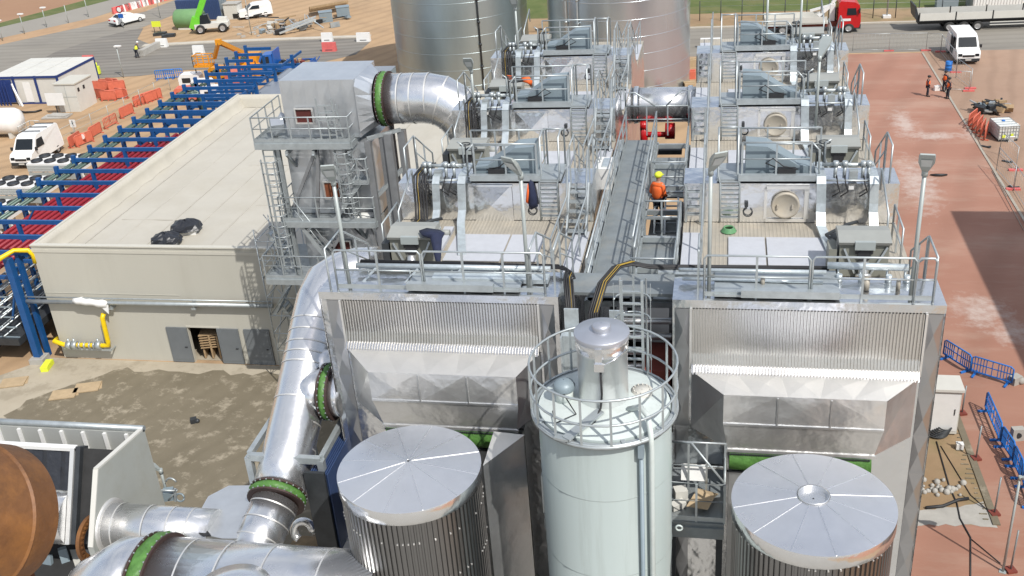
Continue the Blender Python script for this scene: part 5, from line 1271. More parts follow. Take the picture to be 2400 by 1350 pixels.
# ================================================================ people
def grow(name, key, pts, edges, rad, parent, root=0, sub=1):
    me = bpy.data.meshes.new(name); me.from_pydata(pts,edges,[]); ob = bpy.data.objects.new(name,me); C.objects.link(ob)
    md = ob.modifiers.new('skin','SKIN'); md.use_smooth_shade = True
    if not me.skin_vertices: me.attributes
    sv = me.skin_vertices[0].data if me.skin_vertices else None
    if sv is None:
        bpy.context.view_layer.objects.active = ob
        return ob
    for i,r in enumerate(rad): sv[i].radius = (r,r) if not isinstance(r,tuple) else r; sv[i].use_root = (i==root)
    sb = ob.modifiers.new('sub','SUBSURF'); sb.levels = sub; sb.render_levels = sub
    dg = bpy.context.evaluated_depsgraph_get(); nm = bpy.data.meshes.new_from_object(ob.evaluated_get(dg))
    ob.modifiers.clear(); ob.data = nm; nm.name = name; nm.materials.clear(); nm.materials.append(M[key])
    for p in nm.polygons: p.use_smooth = True
    ob.parent = parent; return ob
def person(loc, rz, label, vest='orange', helmet='white', pose='stand', h=1.76, grp='workers on the site'):
    t = thing('person', label, 'person', loc, rz, grp); s = h/1.76
    q = lambda *p: tuple(c*s for c in p)
    st = .10 if pose=='stand' else .24          # faces local -y
    lean = .0 if pose!='bend' else -.45
    pel = (0,0,.95); ch = (0,lean*.6,1.32); nk = (0,lean*.85-.02,1.5); hd = (0,lean-.03,1.66)
    fl,fr = (.11,-.02+st*.4,.05),(-.11,-.02-st*.4,.05); kl,kr = (.11,-.05+st*.25,.5),(-.11,-.05-st*.15,.5)
    el,er = (.26,lean*.5+.03,1.12),(-.25,lean*.5+.02,1.12); wl,wr = (.22,lean*.6-.16,.95),(-.2,lean*.6-.18,1.0)
    hl,hr = (.2,wl[1]-.07,.9),(-.17,wr[1]-.08,.97)
    P = [q(*p) for p in (pel,ch,nk,hd,(.09,0,.9),kl,(fl[0],fl[1],.1),(fl[0],fl[1]-.14,.045),(-.09,0,.9),kr,(fr[0],fr[1],.1),(fr[0],fr[1]-.14,.045),(.18,ch[1],1.42),el,wl,hl,(-.18,ch[1],1.42),er,wr,hr)]
    E_ = [(0,1),(1,2),(2,3),(0,4),(4,5),(5,6),(6,7),(0,8),(8,9),(9,10),(10,11),(1,12),(12,13),(13,14),(14,15),(1,16),(16,17),(17,18),(18,19)]
    rd = [.13,.15,.055,.1,.085,.06,.045,.035,.085,.06,.045,.035,.065,.045,.033,.03,.065,.045,.033,.03]
    grow('body','skin',P,E_,[r*s for r in rd],t)
    leg = [P[i] for i in (0,4,5,6,8,9,10)]; grow('trousers','dkcloth',leg,[(0,1),(1,2),(2,3),(0,4),(4,5),(5,6)],[r*s for r in (.155,.105,.08,.07,.105,.08,.07)],t)
    arm = [P[i] for i in (1,12,13,14,16,17,18)]; grow('sleeves','dkcloth' if vest!='suit' else 'orange',arm,[(0,1),(1,2),(2,3),(0,4),(4,5),(5,6)],[r*s for r in (.14,.08,.062,.05,.08,.062,.05)],t)
    v = [q(0,0,.86),q(*ch),q(0,lean*.7,1.42)]; vk = {'orange':'orange','yellow':'hivis','suit':'orange'}[vest]
    vo = grow('vest',vk,v,[(0,1),(1,2)],[(.22*s,.18*s),(.24*s,.19*s),(.15*s,.12*s)],t)
    for i in (7,11):
        m = MB(); p = V(P[i]); m.box(p.x-.05,p.x+.05,p.y-.06,p.y+.2,0,.1); m.build('boot','black',t)
    m = MB(); m.sphere(V(P[3])+V((0,0,.06)),.125*s,12,8,(1,1.15,.85)); m.cbox(V(P[3])+V((0,-.13,.03)),(.16,.1,.02)); m.build('helmet' if helmet else 'hair',helmet or 'black',t)
    m = MB(); f = V(P[3])+V((0,-.1*s,-.01)); m.cbox(f+V((0,-.02,-.01)),(.025,.04,.04)); m.build('nose','skin',t)
    return t
# ================================================================ vehicles (front along local +x)
def wheel(t, x, y, r, w_=.22):
    m = MB(); m.lathe((x,y,r),[(r*.6,-w_/2),(r*.95,-w_/2),(r,-w_*.3),(r,w_*.3),(r*.95,w_/2),(r*.6,w_/2)],20,axis='Y'); o = m.build('tyre','tyre',t)
    m = MB(); d = w_/2-.03; m.lathe((x,y,r),[(.02,-d),(r*.3,-d-.02),(r*.55,-d+.03),(r*.62,-d)],16,axis='Y'); m.lathe((x,y,r),[(r*.62,d),(r*.55,d-.03),(r*.3,d+.02),(.02,d)],16,axis='Y'); m.build('rim','rim',o)
def shell(pr, hw, tum=.06, round_=.05):
    """body from a side profile (x,z), drawn in at the top"""
    m = MB(); n = len(pr); zt = max(p[1] for p in pr); zb = min(p[1] for p in pr); zm = zb+(zt-zb)*.45
    def yy(z): return hw - (max(0,z-zm)/(zt-zm))*tum
    for sgn in (-1,1):
        b=len(m.v); m.v += [(x,sgn*yy(z),z) for x,z in pr]; m.face([b+i for i in range(n)] if sgn<0 else [b+i for i in range(n)][::-1])
    for i in range(n): j=(i+1)%n; m.face([j,i,n+i,n+j])
    return m, yy
def pane(t, pts, name='window', key='glass'):
    m = MB(); m.poly(pts); return m.build(name,key,t)
def van(loc, rz, label, L=5.4, W=2.0, Hh=2.45, open_door=False, small=False, rack=False, cat='van', grp=None, bar=True):
    t = thing('parked_van',label,cat,loc,rz,grp); hw=W/2; x0,x1=-L/2,L/2
    if small: pr=[(x0,.35),(x1-.1,.35),(x1,.5),(x1-.02,.85),(x1-.25,1.02),(x1-1.05,1.15),(x1-1.75,1.72),(x1-2.1,Hh-.02),(x0+.25,Hh),(x0+.05,Hh-.15),(x0,1.0)]
    else: pr=[(x0,.4),(x1-.1,.4),(x1,.6),(x1-.02,.95),(x1-.2,1.22),(x1-.75,1.38),(x1-1.35,2.2),(x1-1.75,Hh-.02),(x0+.2,Hh),(x0+.04,Hh-.12),(x0,1.0)]
    m,yy = shell(pr,hw,.14); m.build('body','white',t)
    i = 5; a,b = pr[i],pr[i+1]; e=.012
    pane(t,[(a[0],-hw+.2,a[1]+.08),(a[0],hw-.2,a[1]+.08),(b[0]+.07,hw-.26,b[1]+.02),(b[0]+.07,-hw+.26,b[1]+.02)],'windscreen')
    for sgn in (-1,1):
        za,zb_ = a[1]+.05,b[1]-.1; xs=(a[0]-.25,b[0]-.1,b[0]-.95,b[0]-.95) 
        q=[(xs[0],sgn*(yy(za)+e),za),(xs[1],sgn*(yy(zb_)+e),zb_),(xs[2],sgn*(yy(zb_)+e),zb_),(xs[3],sgn*(yy(za)+e),za)]
        pane(t,q if sgn>0 else q[::-1])
        m=MB(); m.cbox((a[0]-.1,sgn*(hw+.12),a[1]+.12),(.12,.2,.28)); m.build('mirror','black',t)
        m=MB(); m.cbox((x1-.1,sgn*(hw-.28),.9 if not small else .78),(.2,.34,.24)); m.build('headlight','glass',t)
        for xw in (x1-.95,x0+.95): wheel(t,xw,sgn*(hw-.12),.33)
    m=MB(); m.box(x1-.25,x1+.03,-hw+.05,hw-.05,.33,.58); m.build('bumper','dark',t)
    m=MB(); m.cbox((x1+.0,0,.82),(.06,W*.5,.16)); m.build('grille','black',t)
    m=MB(); m.cbox((x1+.035,0,.48),(.02,.5,.11)); m.build('number_plate','offwhite',t)
    if small or rack:
        pane(t,[(x0-.01,-.6,1.3),(x0-.01,-.6,1.7),(x0-.01,.6,1.7),(x0-.01,.6,1.3)][::1],'rear_window')
    if rack:
        m=MB()
        for xx in (x0+.5,x0+1.5,x0+2.6): m.bar((xx,-hw+.15,Hh+.08),(xx,hw-.15,Hh+.08),.06)
        m.build('roof_rack','dark',t)
    if open_door:
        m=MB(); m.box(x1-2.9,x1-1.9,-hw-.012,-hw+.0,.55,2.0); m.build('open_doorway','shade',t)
        m=MB(); m.box(x1-4.0,x1-2.95,-hw-.09,-hw-.03,.5,2.1); m.build('sliding_door','white',t)
    return t
def car(loc, rz, label):
    t = thing('parked_car',label,'car',loc,rz); L,W=4.4,1.8; x0,x1,hw=-2.2,2.2,.9
    m,yy=shell([(x0,.35),(x1-.05,.35),(x1,.6),(x1-.1,.8),(x1-1.1,.95),(x1-1.9,1.42),(x0+1.2,1.46),(x0+.5,1.05),(x0+.05,.98),(x0,.6)],hw,.25); m.build('body','white',t)
    pane(t,[(x1-1.15,-.66,1.0),(x1-1.15,.66,1.0),(x1-1.85,.58,1.4),(x1-1.85,-.58,1.4)],'windscreen'); pane(t,[(x0+.56,.62,1.12),(x0+.56,-.62,1.12),(x0+1.14,-.58,1.42),(x0+1.14,.58,1.42)],'rear_window')
    for s in (-1,1):
        q=[(x1-1.3,s*.80,1.02),(x1-1.9,s*.69,1.36),(x0+1.2,s*.69,1.38),(x0+.9,s*.80,1.04)]; pane(t,q if s>0 else q[::-1])
        for xw in (1.35,-1.35): wheel(t,xw,s*.8,.31)
        m=MB(); m.cbox((x0+.02,s*.6,.85),(.08,.35,.16)); m.build('tail_light','redp',t)
    m=MB(); m.box(x0-.03,x0+.2,-.85,.85,.3,.5); m.build('bumper','dark',t)
    return t
# ================================================================ blue pipe rack
OX, IX = -41.6, -36.5
rk = thing('pipe_rack','long blue steel pipe rack of many frames along the long side of the cream hall','pipe rack',(-39,65,0),world=True)
ys = [48.5+2.005*i for i in range(20)]; ys = [44.5,46.5]+ys
for i,y in enumerate(ys):
    m = MB(); m.bar((OX,y,0),(OX,y,6.62),.24,.24); m.build('outer_post','blue',rk)
    m = MB(); ex_ = IX+.7 if i < len(ys)-3 else -39.2
    m.bar((OX+.12,y,6.3),(ex_,y,6.3),.16,.24); m.build('top_beam','blue',rk)
    if i%2 == 0:
        m = MB(); m.bar((IX,y,0),(IX,y,6.2),.24,.24); m.build('inner_post','blue',rk)
        m = MB(); m.bar((-39.1,y,2.0),(-39.1,y,6.2),.2,.2); m.build('middle_post','blue',rk)
    m = MB(); m.bar((OX+.12,y,4.82),(IX-.12,y,4.82),.16,.2); m.build('lower_beam','blue',rk)
for x,z in ((IX,5.9),(OX,4.5),(OX,2.6)):
    m = MB(); m.bar((x,44.4,z),(x,86.8,z),.12,.2); m.build('stringer','blue',rk)
m = MB(); m.bar((IX-.05,44.2,5.6),(IX-1.3,44.2,2.4),.1); m.bar((OX,50.5,3.4),(OX+2.2,50.5,6.2),.1); m.build('brace','blue',rk)
t = thing('rack_end_post','heavy blue end post of the pipe rack standing on a concrete foot by the hall','post',(-36.6,43.8,0),world=True)
m = MB(); m.box(-36.78,-36.42,43.62,43.98,.3,6.3); m.build('post','blue',t); m = MB(); m.cbox((-36.6,43.8,.15),(.8,.8,.3),.1); m.cbox((-36.6,43.8,.32),(.55,.55,.05)); m.build('concrete_foot','conc',t)
gx = G(213,365,6.02).x
for j in range(4):
    x = gx-.5+j*.27+(.22 if j>1 else 0); m = MB(); y1 = 75.2-j*.5; pz = 6.02
    m.tube([(x,43,pz),(x,y1,pz),(x+.15,y1+.25,pz),(x+.6,y1+.3,pz),(x+.75,y1+.3,pz-.3),(x+.75,y1+.3,3.6)],.1,8)
    for y in ys[::2]: m.cyl((x,y-.12,6.02),(x,y+.12,6.02),.125,n=8)
    tag(m.build('lagged_pipe','pipeg'),'dark green lagged pipe on top of the blue rack, one of four','pipe','green pipes on top of the blue rack')
for j in range(7):
    x = -41.0+j*.44; m = MB(); m.tube([(x,42.5,5.1),(x,64+j*.6,5.1),(x,64.4+j*.6,4.8),(x,64.5+j*.6,.3)],.115,8)
    tag(m.build('red_pipe','red'),'dark red pipe on the lower blue rack level, one of seven','pipe','red pipes inside the blue rack')
for j in range(3):
    x = -40.2+j*.9; m = MB(); m.tube([(x,60,2.6),(x,86,2.6)],.1,6); tag(m.build('silver_pipe','alu_m'),'thin silver pipe low in the far part of the blue rack','pipe','silver pipes inside the blue rack')
t = thing('tray_stack','stack of dark cable trays and grey conduits under the near end of the blue rack','cable trays',(-39,43,0),world=True)
m = MB()
for i in range(3): m.box(-41.4+i*1.45,-40.1+i*1.45,43.4,56,.7+.25*i,1.1+.25*i)
m.build('trays','dark',t)
m = MB(); rg = random.Random(3)
for i in range(5):
    for k in range(4): m.tube([(-41.2+k*1.1+rg.uniform(-.2,.2),43.0+rg.uniform(0,.6),1.7+i*.62),(-41.2+k*1.1,58,1.7+i*.62)],.05,5)
m.build('conduits','galv',t)
m = MB()
for i in range(5): m.bar((-41.4,43.6,1.62+i*.62),(-37.2,43.6,1.62+i*.62),.06)
m.bar((-41.4,43.6,.2),(-37.4,43.6,4.6),.08); m.build('cross_bars','bluegrey',t)
t = thing('yellow_pipe','bright yellow gas pipe bending over the near end of the red pipes','gas pipe',(-38,44,6),world=True)
a,b,c,d = G(-10,612,6.6),G(32,587,6.6),G(66,587,6.6),G(77,596,6.3)
m = MB(); m.tube([a,b,c,d,d-V((0,0,.5))],.13,8); m.build('pipe','yellow',t)
# dry coolers
def cooler(px, py, label):
    c = G(px,py,2.2); t = thing('dry_cooler',label,'cooler',(c.x,c.y,0),0,'white dry coolers with black fans')
    m = MB(); m.box(-2.3,2.3,-1.15,1.15,1.55,2.2); m.build('casing','white',t)
    m = MB()
    for i in range(4): m.box(-2.28,2.28,-1.17,-1.152,1.6+i*.13,1.68+i*.13); 
    m.box(-2.28,2.28,-1.17,-1.152,.95,1.5); m.build('coil','lampgrey',t)
    for i in range(4):
        for j in (-.56,.56):
            m = MB(); m.lathe((-1.72+i*1.15,j,2.21),[(.45,0),(.45,.12),(.40,.12),(.38,.04)],20); f = m.build('fan_ring','black',t)
            m = MB(); m.lathe((-1.72+i*1.15,j,2.26),[(.37,0),(.02,.03)],12); m.build('fan_guard','dark',f)
    for i in range(5):
        m = MB(); m.bar((-2.2+i*1.1,-1.0,1.55),(-2.2+i*1.1+.25,-.9,0),.12); m.bar((-2.2+i*1.1,1.0,1.55),(-2.2+i*1.1,.9,0),.1); m.build('leg','white',t)
cooler(142,372,'white dry cooler with black fans, farthest of the three, touching the white van')
cooler(58,425,'white dry cooler with black fans, the middle one of the three by the rack')
cooler(-30,482,'white dry cooler with black fans, the one nearest the tray stack')
# ================================================================ left yard
c = G(76,392); van((c.x-.6,c.y+2.0,0),R_(-88),'white van with a roof rack parked nose-on beside the farthest dry cooler',rack=True,L=5.0,grp='white vans')
c = G(600,40); van((c.x,c.y,0),R_(-150),'small white van parked beyond the earth yard next to a pale hut',L=4.3,W=1.8,Hh=1.85,small=True,grp='white vans')
c = G(300,55); car((c.x,c.y,0),R_(62),'white estate car standing on the access road behind a round sign')
t = thing('white_tank','white horizontal cylinder tank on feet beyond the white van with roof rack','tank',G(8,318),0)
m = MB(); m.lathe((0,0,1.4),[(.02,-2.6),(.7,-2.5),(1.15,-2.0),(1.2,-1.8),(1.2,1.6),(1.1,1.9),(.6,2.2),(.02,2.3)],28,axis='X'); m.build('shell','white',t)
m = MB(); 
for x in (-1.6,1.4): m.box(x-.15,x+.15,-.9,.9,0,.5)
m.build('saddle','offwhite',t)
m = MB(); rail(m,[(2.4,-.9,.1),(2.4,.9,.1),(3.4,.9,.1)],1.0,.6,toe=False); m.build('guard_rail','galv',t)
# portable offices
fy, rx, by, hz = G(100,243).y, G(153,240).x, G(227,195).y, 2.75
t = thing('site_office','white three-bay portable office with dark blue frame and pale flat roof','site office',(rx-5,fy,0),world=True)
lx = rx-7.4; m = MB(); m.box(lx,rx,fy+.05,by,.1,hz); m.build('wall','offwhite',t)
m = MB()
for i in range(3):
    a = lx+(rx-lx)*i/3; b = lx+(rx-lx)*(i+1)/3
    m.box(a+.04,b-.04,fy-.02,by+.05,hz+.003,hz+.08)
    for j in range(1,4): y = fy+(by-fy)*j/4; m.box(a+.05,b-.05,y-.03,y+.03,hz+.08,hz+.105)
m.build('roof','offwhite',t)
m = MB()
for i in range(4): x = lx+(rx-lx)*i/3; m.box(x-.12,x+.12,fy-.03,fy+.045,0,hz+.1)
m.box(lx,rx,fy-.06,fy-.035,hz-.14,hz+.1); m.box(rx+.002,rx+.04,fy,by,hz-.14,hz+.1); m.box(rx+.003,rx+.05,by-.15,by+.02,0,hz); m.box(rx-4.8,rx,fy-.05,fy-.032,0,.16); m.build('frame','bluetrim',t)
m = MB(); x=rx-4.0; m.box(x,x+.8,fy-.0,fy+.04,.2,2.2); d = m.build('door','white',t)
m = MB(); m.box(rx+.004,rx+.03,fy+1.6,fy+2.9,1.0,2.0); m.build('window','white',t)
m = MB(); m.box(rx+.031,rx+.036,fy+2.0,fy+2.8,1.1,1.5); m.build('window','glass',t)
m = MB()
for i in range(6): m.bar((lx+.1+i*.35,fy-.5,0),(lx+.1+i*.35,fy-.5,2.4),.1)
m.box(lx,lx+2.2,fy-.1,fy+.03,.2,2.5); m.build('porch','bluetrim',t)
fy2, rx2, by2 = G(190,262).y, G(190,262).x, G(222,240).y
t = thing('plant_hut','small grey-white plant hut with two vents in front of the portable office','hut',(rx2-1.5,fy2,0),world=True)
m = MB(); m.box(rx2-2.2,rx2,fy2,by2,0,2.7); m.build('wall','offwhite',t)
m = MB(); m.box(rx2-2.3,rx2+.08,fy2-.08,by2+.08,2.703,2.82); m.build('roof','trim',t)
m = MB(); m.box(rx2+.002,rx2+.03,fy2+.35,fy2+.65,1.9,2.25); m.box(rx2+.002,rx2+.03,fy2+1.3,fy2+1.6,1.9,2.25); m.build('vent','black',t)
m = MB(); m.bar((rx2-1.1,fy2-.012,0),(rx2-1.1,fy2-.012,2.7),.03,.02); m.bar((rx2-2.2,fy2-.012,1.5),(rx2,fy2-.012,1.5),.02,.03); m.build('panel_joint','lampgrey',t)
c = G(138,268); t = thing('notice_board','blank white notice board on posts in front of the plant hut','sign',c)
m = MB(); m.box(-.95,.95,-.03,.03,.9,2.1); m.build('board','white',t); m = MB(); m.bar((-.1,.05,0),(-.1,.05,1.0),.08); m.build('post','dark',t)
c = G(142,270); m = MB(); m.cbox((c.x,c.y-.6,.08),(2.6,1.3,.12),.1); m.cbox((c.x+.2,c.y-.5,.2),(2.0,.9,.1),-.1); tag(m.build('slab_stack','conc'),'flat concrete slabs lying on the earth before the plant hut','slabs')
c = G(55,262); m = MB(); m.tube([(c.x-.5,c.y,.1),(c.x+.6,c.y-.6,.15),(c.x+1.6,c.y-.4,.12),(c.x+1.9,c.y+.2,.1)],.09,6); tag(m.build('hose','black'),'black hose lying on the earth beside the portable office','hose')
c = G(48,248); m = MB(); m.bar((c.x,c.y,0),(c.x-.5,c.y+.3,2.2),.14); m.bar((c.x+.4,c.y-.2,0),(c.x-.3,c.y+.1,1.8),.2,.06); tag(m.build('leaning_boards','white'),'white boards leaning near the blue porch of the portable office','boards')
# plastic barriers
def pbar(c, rz, key, label, cat='barrier', grp='red plastic barriers', solid=True, L=1.9):
    t = thing('plastic_barrier',label,cat,c,rz,grp); h=1.0
    m = MB(); m.tube([(-L/2,0,.1),(-L/2,0,h-.08),(-L/2+.1,0,h),(L/2-.1,0,h),(L/2,0,h-.08),(L/2,0,.1)],.045,6); m.bar((-L/2,0,.15),(L/2,0,.15),.07)
    n = 3 if solid else 9
    for i in range(1,n): x=-L/2+L*i/n; m.bar((x,0,.15),(x,0,h),.05)
    if solid: m.box(-L/2+.05,L/2-.05,-.02,.02,.2,h-.06)
    else: m.bar((-L/2,0,.58),(L/2,0,.58),.05)
    m.build('frame',key,t)
    m = MB()
    for x in (-L/2+.15,L/2-.15): m.bar((x,-.28,.04),(x,.28,.04),.1,.07)
    m.build('feet',key,t); return t
for px,py,k in ((299,272,0),(261,296,1),(226,318,2),(178,340,3)):
    c = G(px,py); pbar(c,R_(80+k*4),'redbar',['red plastic barrier on the earth, first of four along the rack, farthest away','red plastic barrier on the earth, second of four along the rack','red plastic barrier on the earth, third of four along the rack','red plastic barrier nearest the white van, below the little white sign'][k],solid=(k!=1))
c = G(200,338); pbar(c,R_(70),'redbar','red plastic barrier with a round white disc sign hung on it')
t = thing('disc_sign','round white and red prohibition disc leaning on a red plastic barrier','sign',c+V((.0,-.12,0))); m = MB(); m.lathe((0,0,.75),[(.36,0),(.36,-.03),(.01,-.03)],20,axis='Y'); o=m.build('disc','redbar',t); m=MB(); m.lathe((0,-.035,.75),[(.24,0),(.01,-.004)],20,axis='Y'); m.build('face','white',o)
c = G(178,318); t = thing('pictogram_sign','small white sign with a dark walking figure beside the red barriers','sign',c); m = MB(); m.box(-.28,.28,-.02,.02,.8,1.5); m.build('plate','white',t); m = MB(); m.bar((0,.04,0),(0,.04,.9),.05); m.build('post','galv',t); m = MB(); m.lathe((0,-.025,1.38),[(.06,0),(.01,-.003)],10,axis='Y'); m.box(-.06,.06,-.03,-.022,1.1,1.3); m.bar((-.03,-.026,1.1),(-.1,-.026,.9),.05,.008); m.bar((.03,-.026,1.1),(.1,-.026,.9),.05,.008); m.build('pictogram','dark',t)
rr = random.Random(9)
for i,(px,py) in enumerate(((238,212),(252,208),(266,206),(275,212),(240,232),(256,236),(272,233),(287,230))):
    c = G(px,py); pbar(c,rr.uniform(-.4,.5),'redbar','red plastic barrier in the jumbled pile by the plant hut',grp='piled red barriers by the plant hut',L=1.7)
for i,(px,py) in enumerate(((330,246),(338,243),(347,240),(356,238),(366,234))):
    c = G(px,py); pbar(c,R_(70),'redbar','red plastic barrier stacked close in a row by the blue rack',grp='stacked red barriers by the blue rack',L=1.6)
for i,(px,py) in enumerate(((388,186),(408,184))):
    c = G(px,py); pbar(c,R_(10),'bluebar','blue plastic crowd barrier beside the dark asphalt lot, %s'%('end toward the offices','end toward the rack')[i],grp='blue barriers by the asphalt lot',solid=False,L=2.0)
t = thing('wire_fence','low wire fence on thin posts between the earth yard and the blue rack','fence',G(230,310),world=True)
a,b = G(90,372),G(400,212); m = MB()
for i in range(9): p = a+(b-a)*(i/8); m.tube([p,p+V((0,0,1.6))],.03,5)
m.tube([a+V((0,0,1.5)),b+V((0,0,1.5))],.02,4); m.tube([a+V((0,0,.8)),b+V((0,0,.8))],.015,4); m.build('posts_and_wire','lampgrey',t)
# equipment parked under the far end of the rack
def gen(px,py,key,label):
    c = G(px,py); t = thing('generator',label,'generator',(c.x,c.y,0),rr.uniform(-.2,.3),'machines parked behind the blue rack')
    m = MB(); m.prism([(-1.1,-.6,.4),(1.1,-.6,.4),(1.1,-.6,1.3),(.9,-.6,1.55),(-.8,-.6,1.55),(-1.1,-.6,1.2)][::-1],(0,1.2,0)); m.build('housing',key,t)
    m = MB(); m.box(-.7,.2,-.62,-.605,.7,1.2); m.cyl((.7,0,1.5),(.7,0,1.9),.06,n=8); m.build('grille','black',t)
    for x in (-.7,.7):
        for y in (-.6,.6): wheel(t,x,y,.28,.15)
for px,py,k,l in ((452,206,'white','white trailer generator behind the blue rack, beside the earth bank'),(478,222,'white','white trailer generator under the blue rack, nearest the hall roof'),(520,190,'orange_m','yellow-orange machine under the far blue frames'),(560,200,'redbar','faded red machine between the far blue frames'),(505,238,'white','white tool trailer under the middle blue frames'),(590,186,'orange_m','yellow machine under the last blue frames by the truck'),(440,240,'redbar','red machine under the middle blue frames')): gen(px,py,k,l)
# road-side things, far left
def post_lamp(px,py,h,label,head=True,key='lampgrey'):
    c = G(px,py); t = thing('roadside_post',label,'lamp post',c,0,'roadside posts and lamps')
    m = MB(); m.tube([(0,0,0),(0,0,h)],.05,6); m.build('post',key,t)
    if head: m = MB(); m.cbox((.15,0,h),(.7,.35,.14)); m.build('head','white',t)
for px,py,h,l in ((58,80,2.6,'short road lamp beside the far road, next to the fence post nearest the field'),(110,64,2.6,'short road lamp beside the far road, between the two others'),(208,40,2.6,'short road lamp beside the far road, nearest the white car'),(7,96,2.6,'short road lamp by the far road nearest the field'),(290,182,3.4,'street lamp at the near edge of the asphalt lot')): post_lamp(px,py,h,l)
for px,py,h,l in ((376,42,4.6,'tall bare pole standing by the red and white blocks'),(590,82,6.5,'tall thin pole in the earth yard beside the rubble heap'),(161,54,2.4,'thin fence post beside the far road')): post_lamp(px,py,h,l,False)
a,b = G(278,30),G(384,2)
for i in range(9):
    p = a+(b-a)*(i/8); k = i%2; t = thing('road_block',['red','white'][k]+' plastic road block in the alternating row behind the white car','road block',p,math.atan2((b-a).y,(b-a).x),'%s road blocks behind the white car'%['red','white'][k])
    m = MB(); m.prism([(-.85,-.25,0),(-.85,.25,0),(-.85,.12,.9),(-.85,-.12,.9)],(1.7,0,0)); m.build('block',['pinkbar','white'][k],t)
c = G(290,66); t = thing('round_road_sign','round red-ringed road sign with a blue plate below, in front of the white car','road sign',c)
m = MB(); m.tube([(0,0,0),(0,0,2.6)],.04,6); m.build('post','galv',t); m = MB(); m.lathe((0,-.05,2.4),[(.45,0),(.45,-.03),(.01,-.03)],20,axis='Y'); o=m.build('ring','redp',t); m=MB(); m.lathe((0,-.085,2.4),[(.3,0),(.01,-.004)],20,axis='Y'); m.build('face','white',o); m=MB(); m.box(-.35,.35,-.06,-.03,1.3,1.85); m.build('blue_plate','bluec',t)
c = G(478,42); t = thing('shipping_container','dark blue shipping container behind the lime green telehandler','container',(c.x,c.y,0),R_(2))
m = MB(); m.box(-3,3,-1.2,1.2,0,2.6)
for i in range(24): m.box(-2.9+i*.245,-2.8+i*.245,-1.24,-1.2,.15,2.45)
m.build('corrugated_box','navybox',t); m = MB(); m.box(3.0,3.03,-1.1,1.1,.1,2.5); m.bar((3.05,-.3,.1),(3.05,-.3,2.5),.05); m.bar((3.05,.3,.1),(3.05,.3,2.5),.05); m.build('doors','bluegrey',t)
c = G(449,66); t = thing('green_tank','pale green round-topped tank in front of the blue container','tank',(c.x,c.y,0)); m = MB(); m.lathe((0,0,1.2),[(.02,-1.8),(1.1,-1.75),(1.2,-1.6),(1.2,1.6),(1.1,1.75),(.02,1.8)],24,axis='X'); m.build('shell','gtank',t); m = MB(); m.box(-1.4,1.4,-.8,.8,0,.25); m.build('cradle','offwhite',t)
c = G(550,42); t = thing('pale_hut','small pale hut standing between the blue container and the white van','hut',(c.x,c.y,0)); m = MB(); m.box(-.95,.95,-.8,.8,0,1.9); m.build('wall','offwhite',t); m = MB(); m.box(-1.05,1.05,-.9,.9,1.903,2.0); m.build('roof','conc',t); m = MB(); m.box(.2,.9,-.83,-.805,.1,.7); m.build('opening','black',t)
# telehandler
c = G(500,74); t = thing('telehandler','lime green telehandler with its boom raised over the blue container','telehandler',(c.x,c.y,0),R_(195))
m = MB(); m.box(-2.1,2.0,-.75,.75,.6,1.15); m.prism([(-2.0,-.6,1.15),(-.6,-.6,1.15),(-.8,-.6,1.7),(-1.9,-.6,1.6)][::-1],(0,.7,0)); m.build('chassis','offwhite',t)
m = MB(); m.prism([(0,.1,1.15),(1.3,.1,1.15),(1.1,.1,2.2),(.2,.1,2.3)][::-1],(0,.65,0)); m.build('cab','glass',t)
m = MB(); m.bar((2.0,.2,1.0),(-1.3,.2,7.2),.6,.7); m.bar((1.6,.2,1.9),(2.2,.2,.6),.8,1.1); m.build('boom','lime',t)
m = MB(); m.bar((2.0,-.1,.9),(2.5,-.1,.5),1.2,.3); m.build('fork_carriage','black',t)
for x in (-1.4,1.3):
    for y in (-.85,.85): wheel(t,x,y,.55,.38)
# scrap and timber
t = thing('scrap_pile','untidy pile of metal offcuts, pipes and sheets on the earth yard','scrap pile',G(700,65),world=True)
m = MB(); rg = random.Random(4); c0 = G(690,62)
for i in range(46):
    a = c0+V((rg.gauss(0,2.8),rg.gauss(0,1.7),.1+rg.random()*.7)); d = V((rg.uniform(-1,1),rg.uniform(-.7,.7),rg.uniform(-.1,.2))).normalized()*rg.uniform(.6,2.6)
    m.use(rg.choice(['galv','alu_m','dark','galv_l','wood'])); m.bar(a-d/2,a+d/2,rg.uniform(.05,.18))
for i in range(14): 
    m.use(rg.choice(['offwhite','black','bluegrey','wood','galv_d'])); m.cbox(c0+V((rg.gauss(0,2.8),rg.gauss(0,1.7),.3)),(rg.uniform(.4,1.2),rg.uniform(.3,1),rg.uniform(.2,.8)),rg.uniform(0,3),rg.uniform(-.4,.4))
m.use('galv_l'); m.bar(G(650,72,.3),G(735,42,1.2),.25); m.bar(G(655,78,.3),G(740,46,1.2),.2); m.use('black'); m.bar(G(645,76,.3),G(668,70,.5),.7,.5)
m.build('offcuts',None,t)
t = thing('timber_stack','long pale timber and pipes stacked behind the scrap pile','timber',G(770,25),world=True)
m = MB()
for i in range(6): m.bar(G(725,26-i*1.5,.3+i*.2),G(815,10-i*1.5,.3+i*.2),.25)
m.build('beams','wood',t)
for i,(px,py,l) in enumerate(((765,50,'pale blue-grey crate on the scrap yard, touching the timber end'),(805,38,'pale blue-grey crate lying behind the scrap pile, near the tank'))):
    c = G(px,py); m = MB(); m.cbox((c.x,c.y,.6),(1.6,1.2,1.2),.4); m.cbox((c.x,c.y,1.23),(1.7,1.3,.06),.4); m.cbox((c.x,c.y,.05),(1.5,1.3,.1),.4); tag(m.build('crate','bluegrey'),l,'crate')
m = MB(); rg = random.Random(8); c0 = G(625,76)
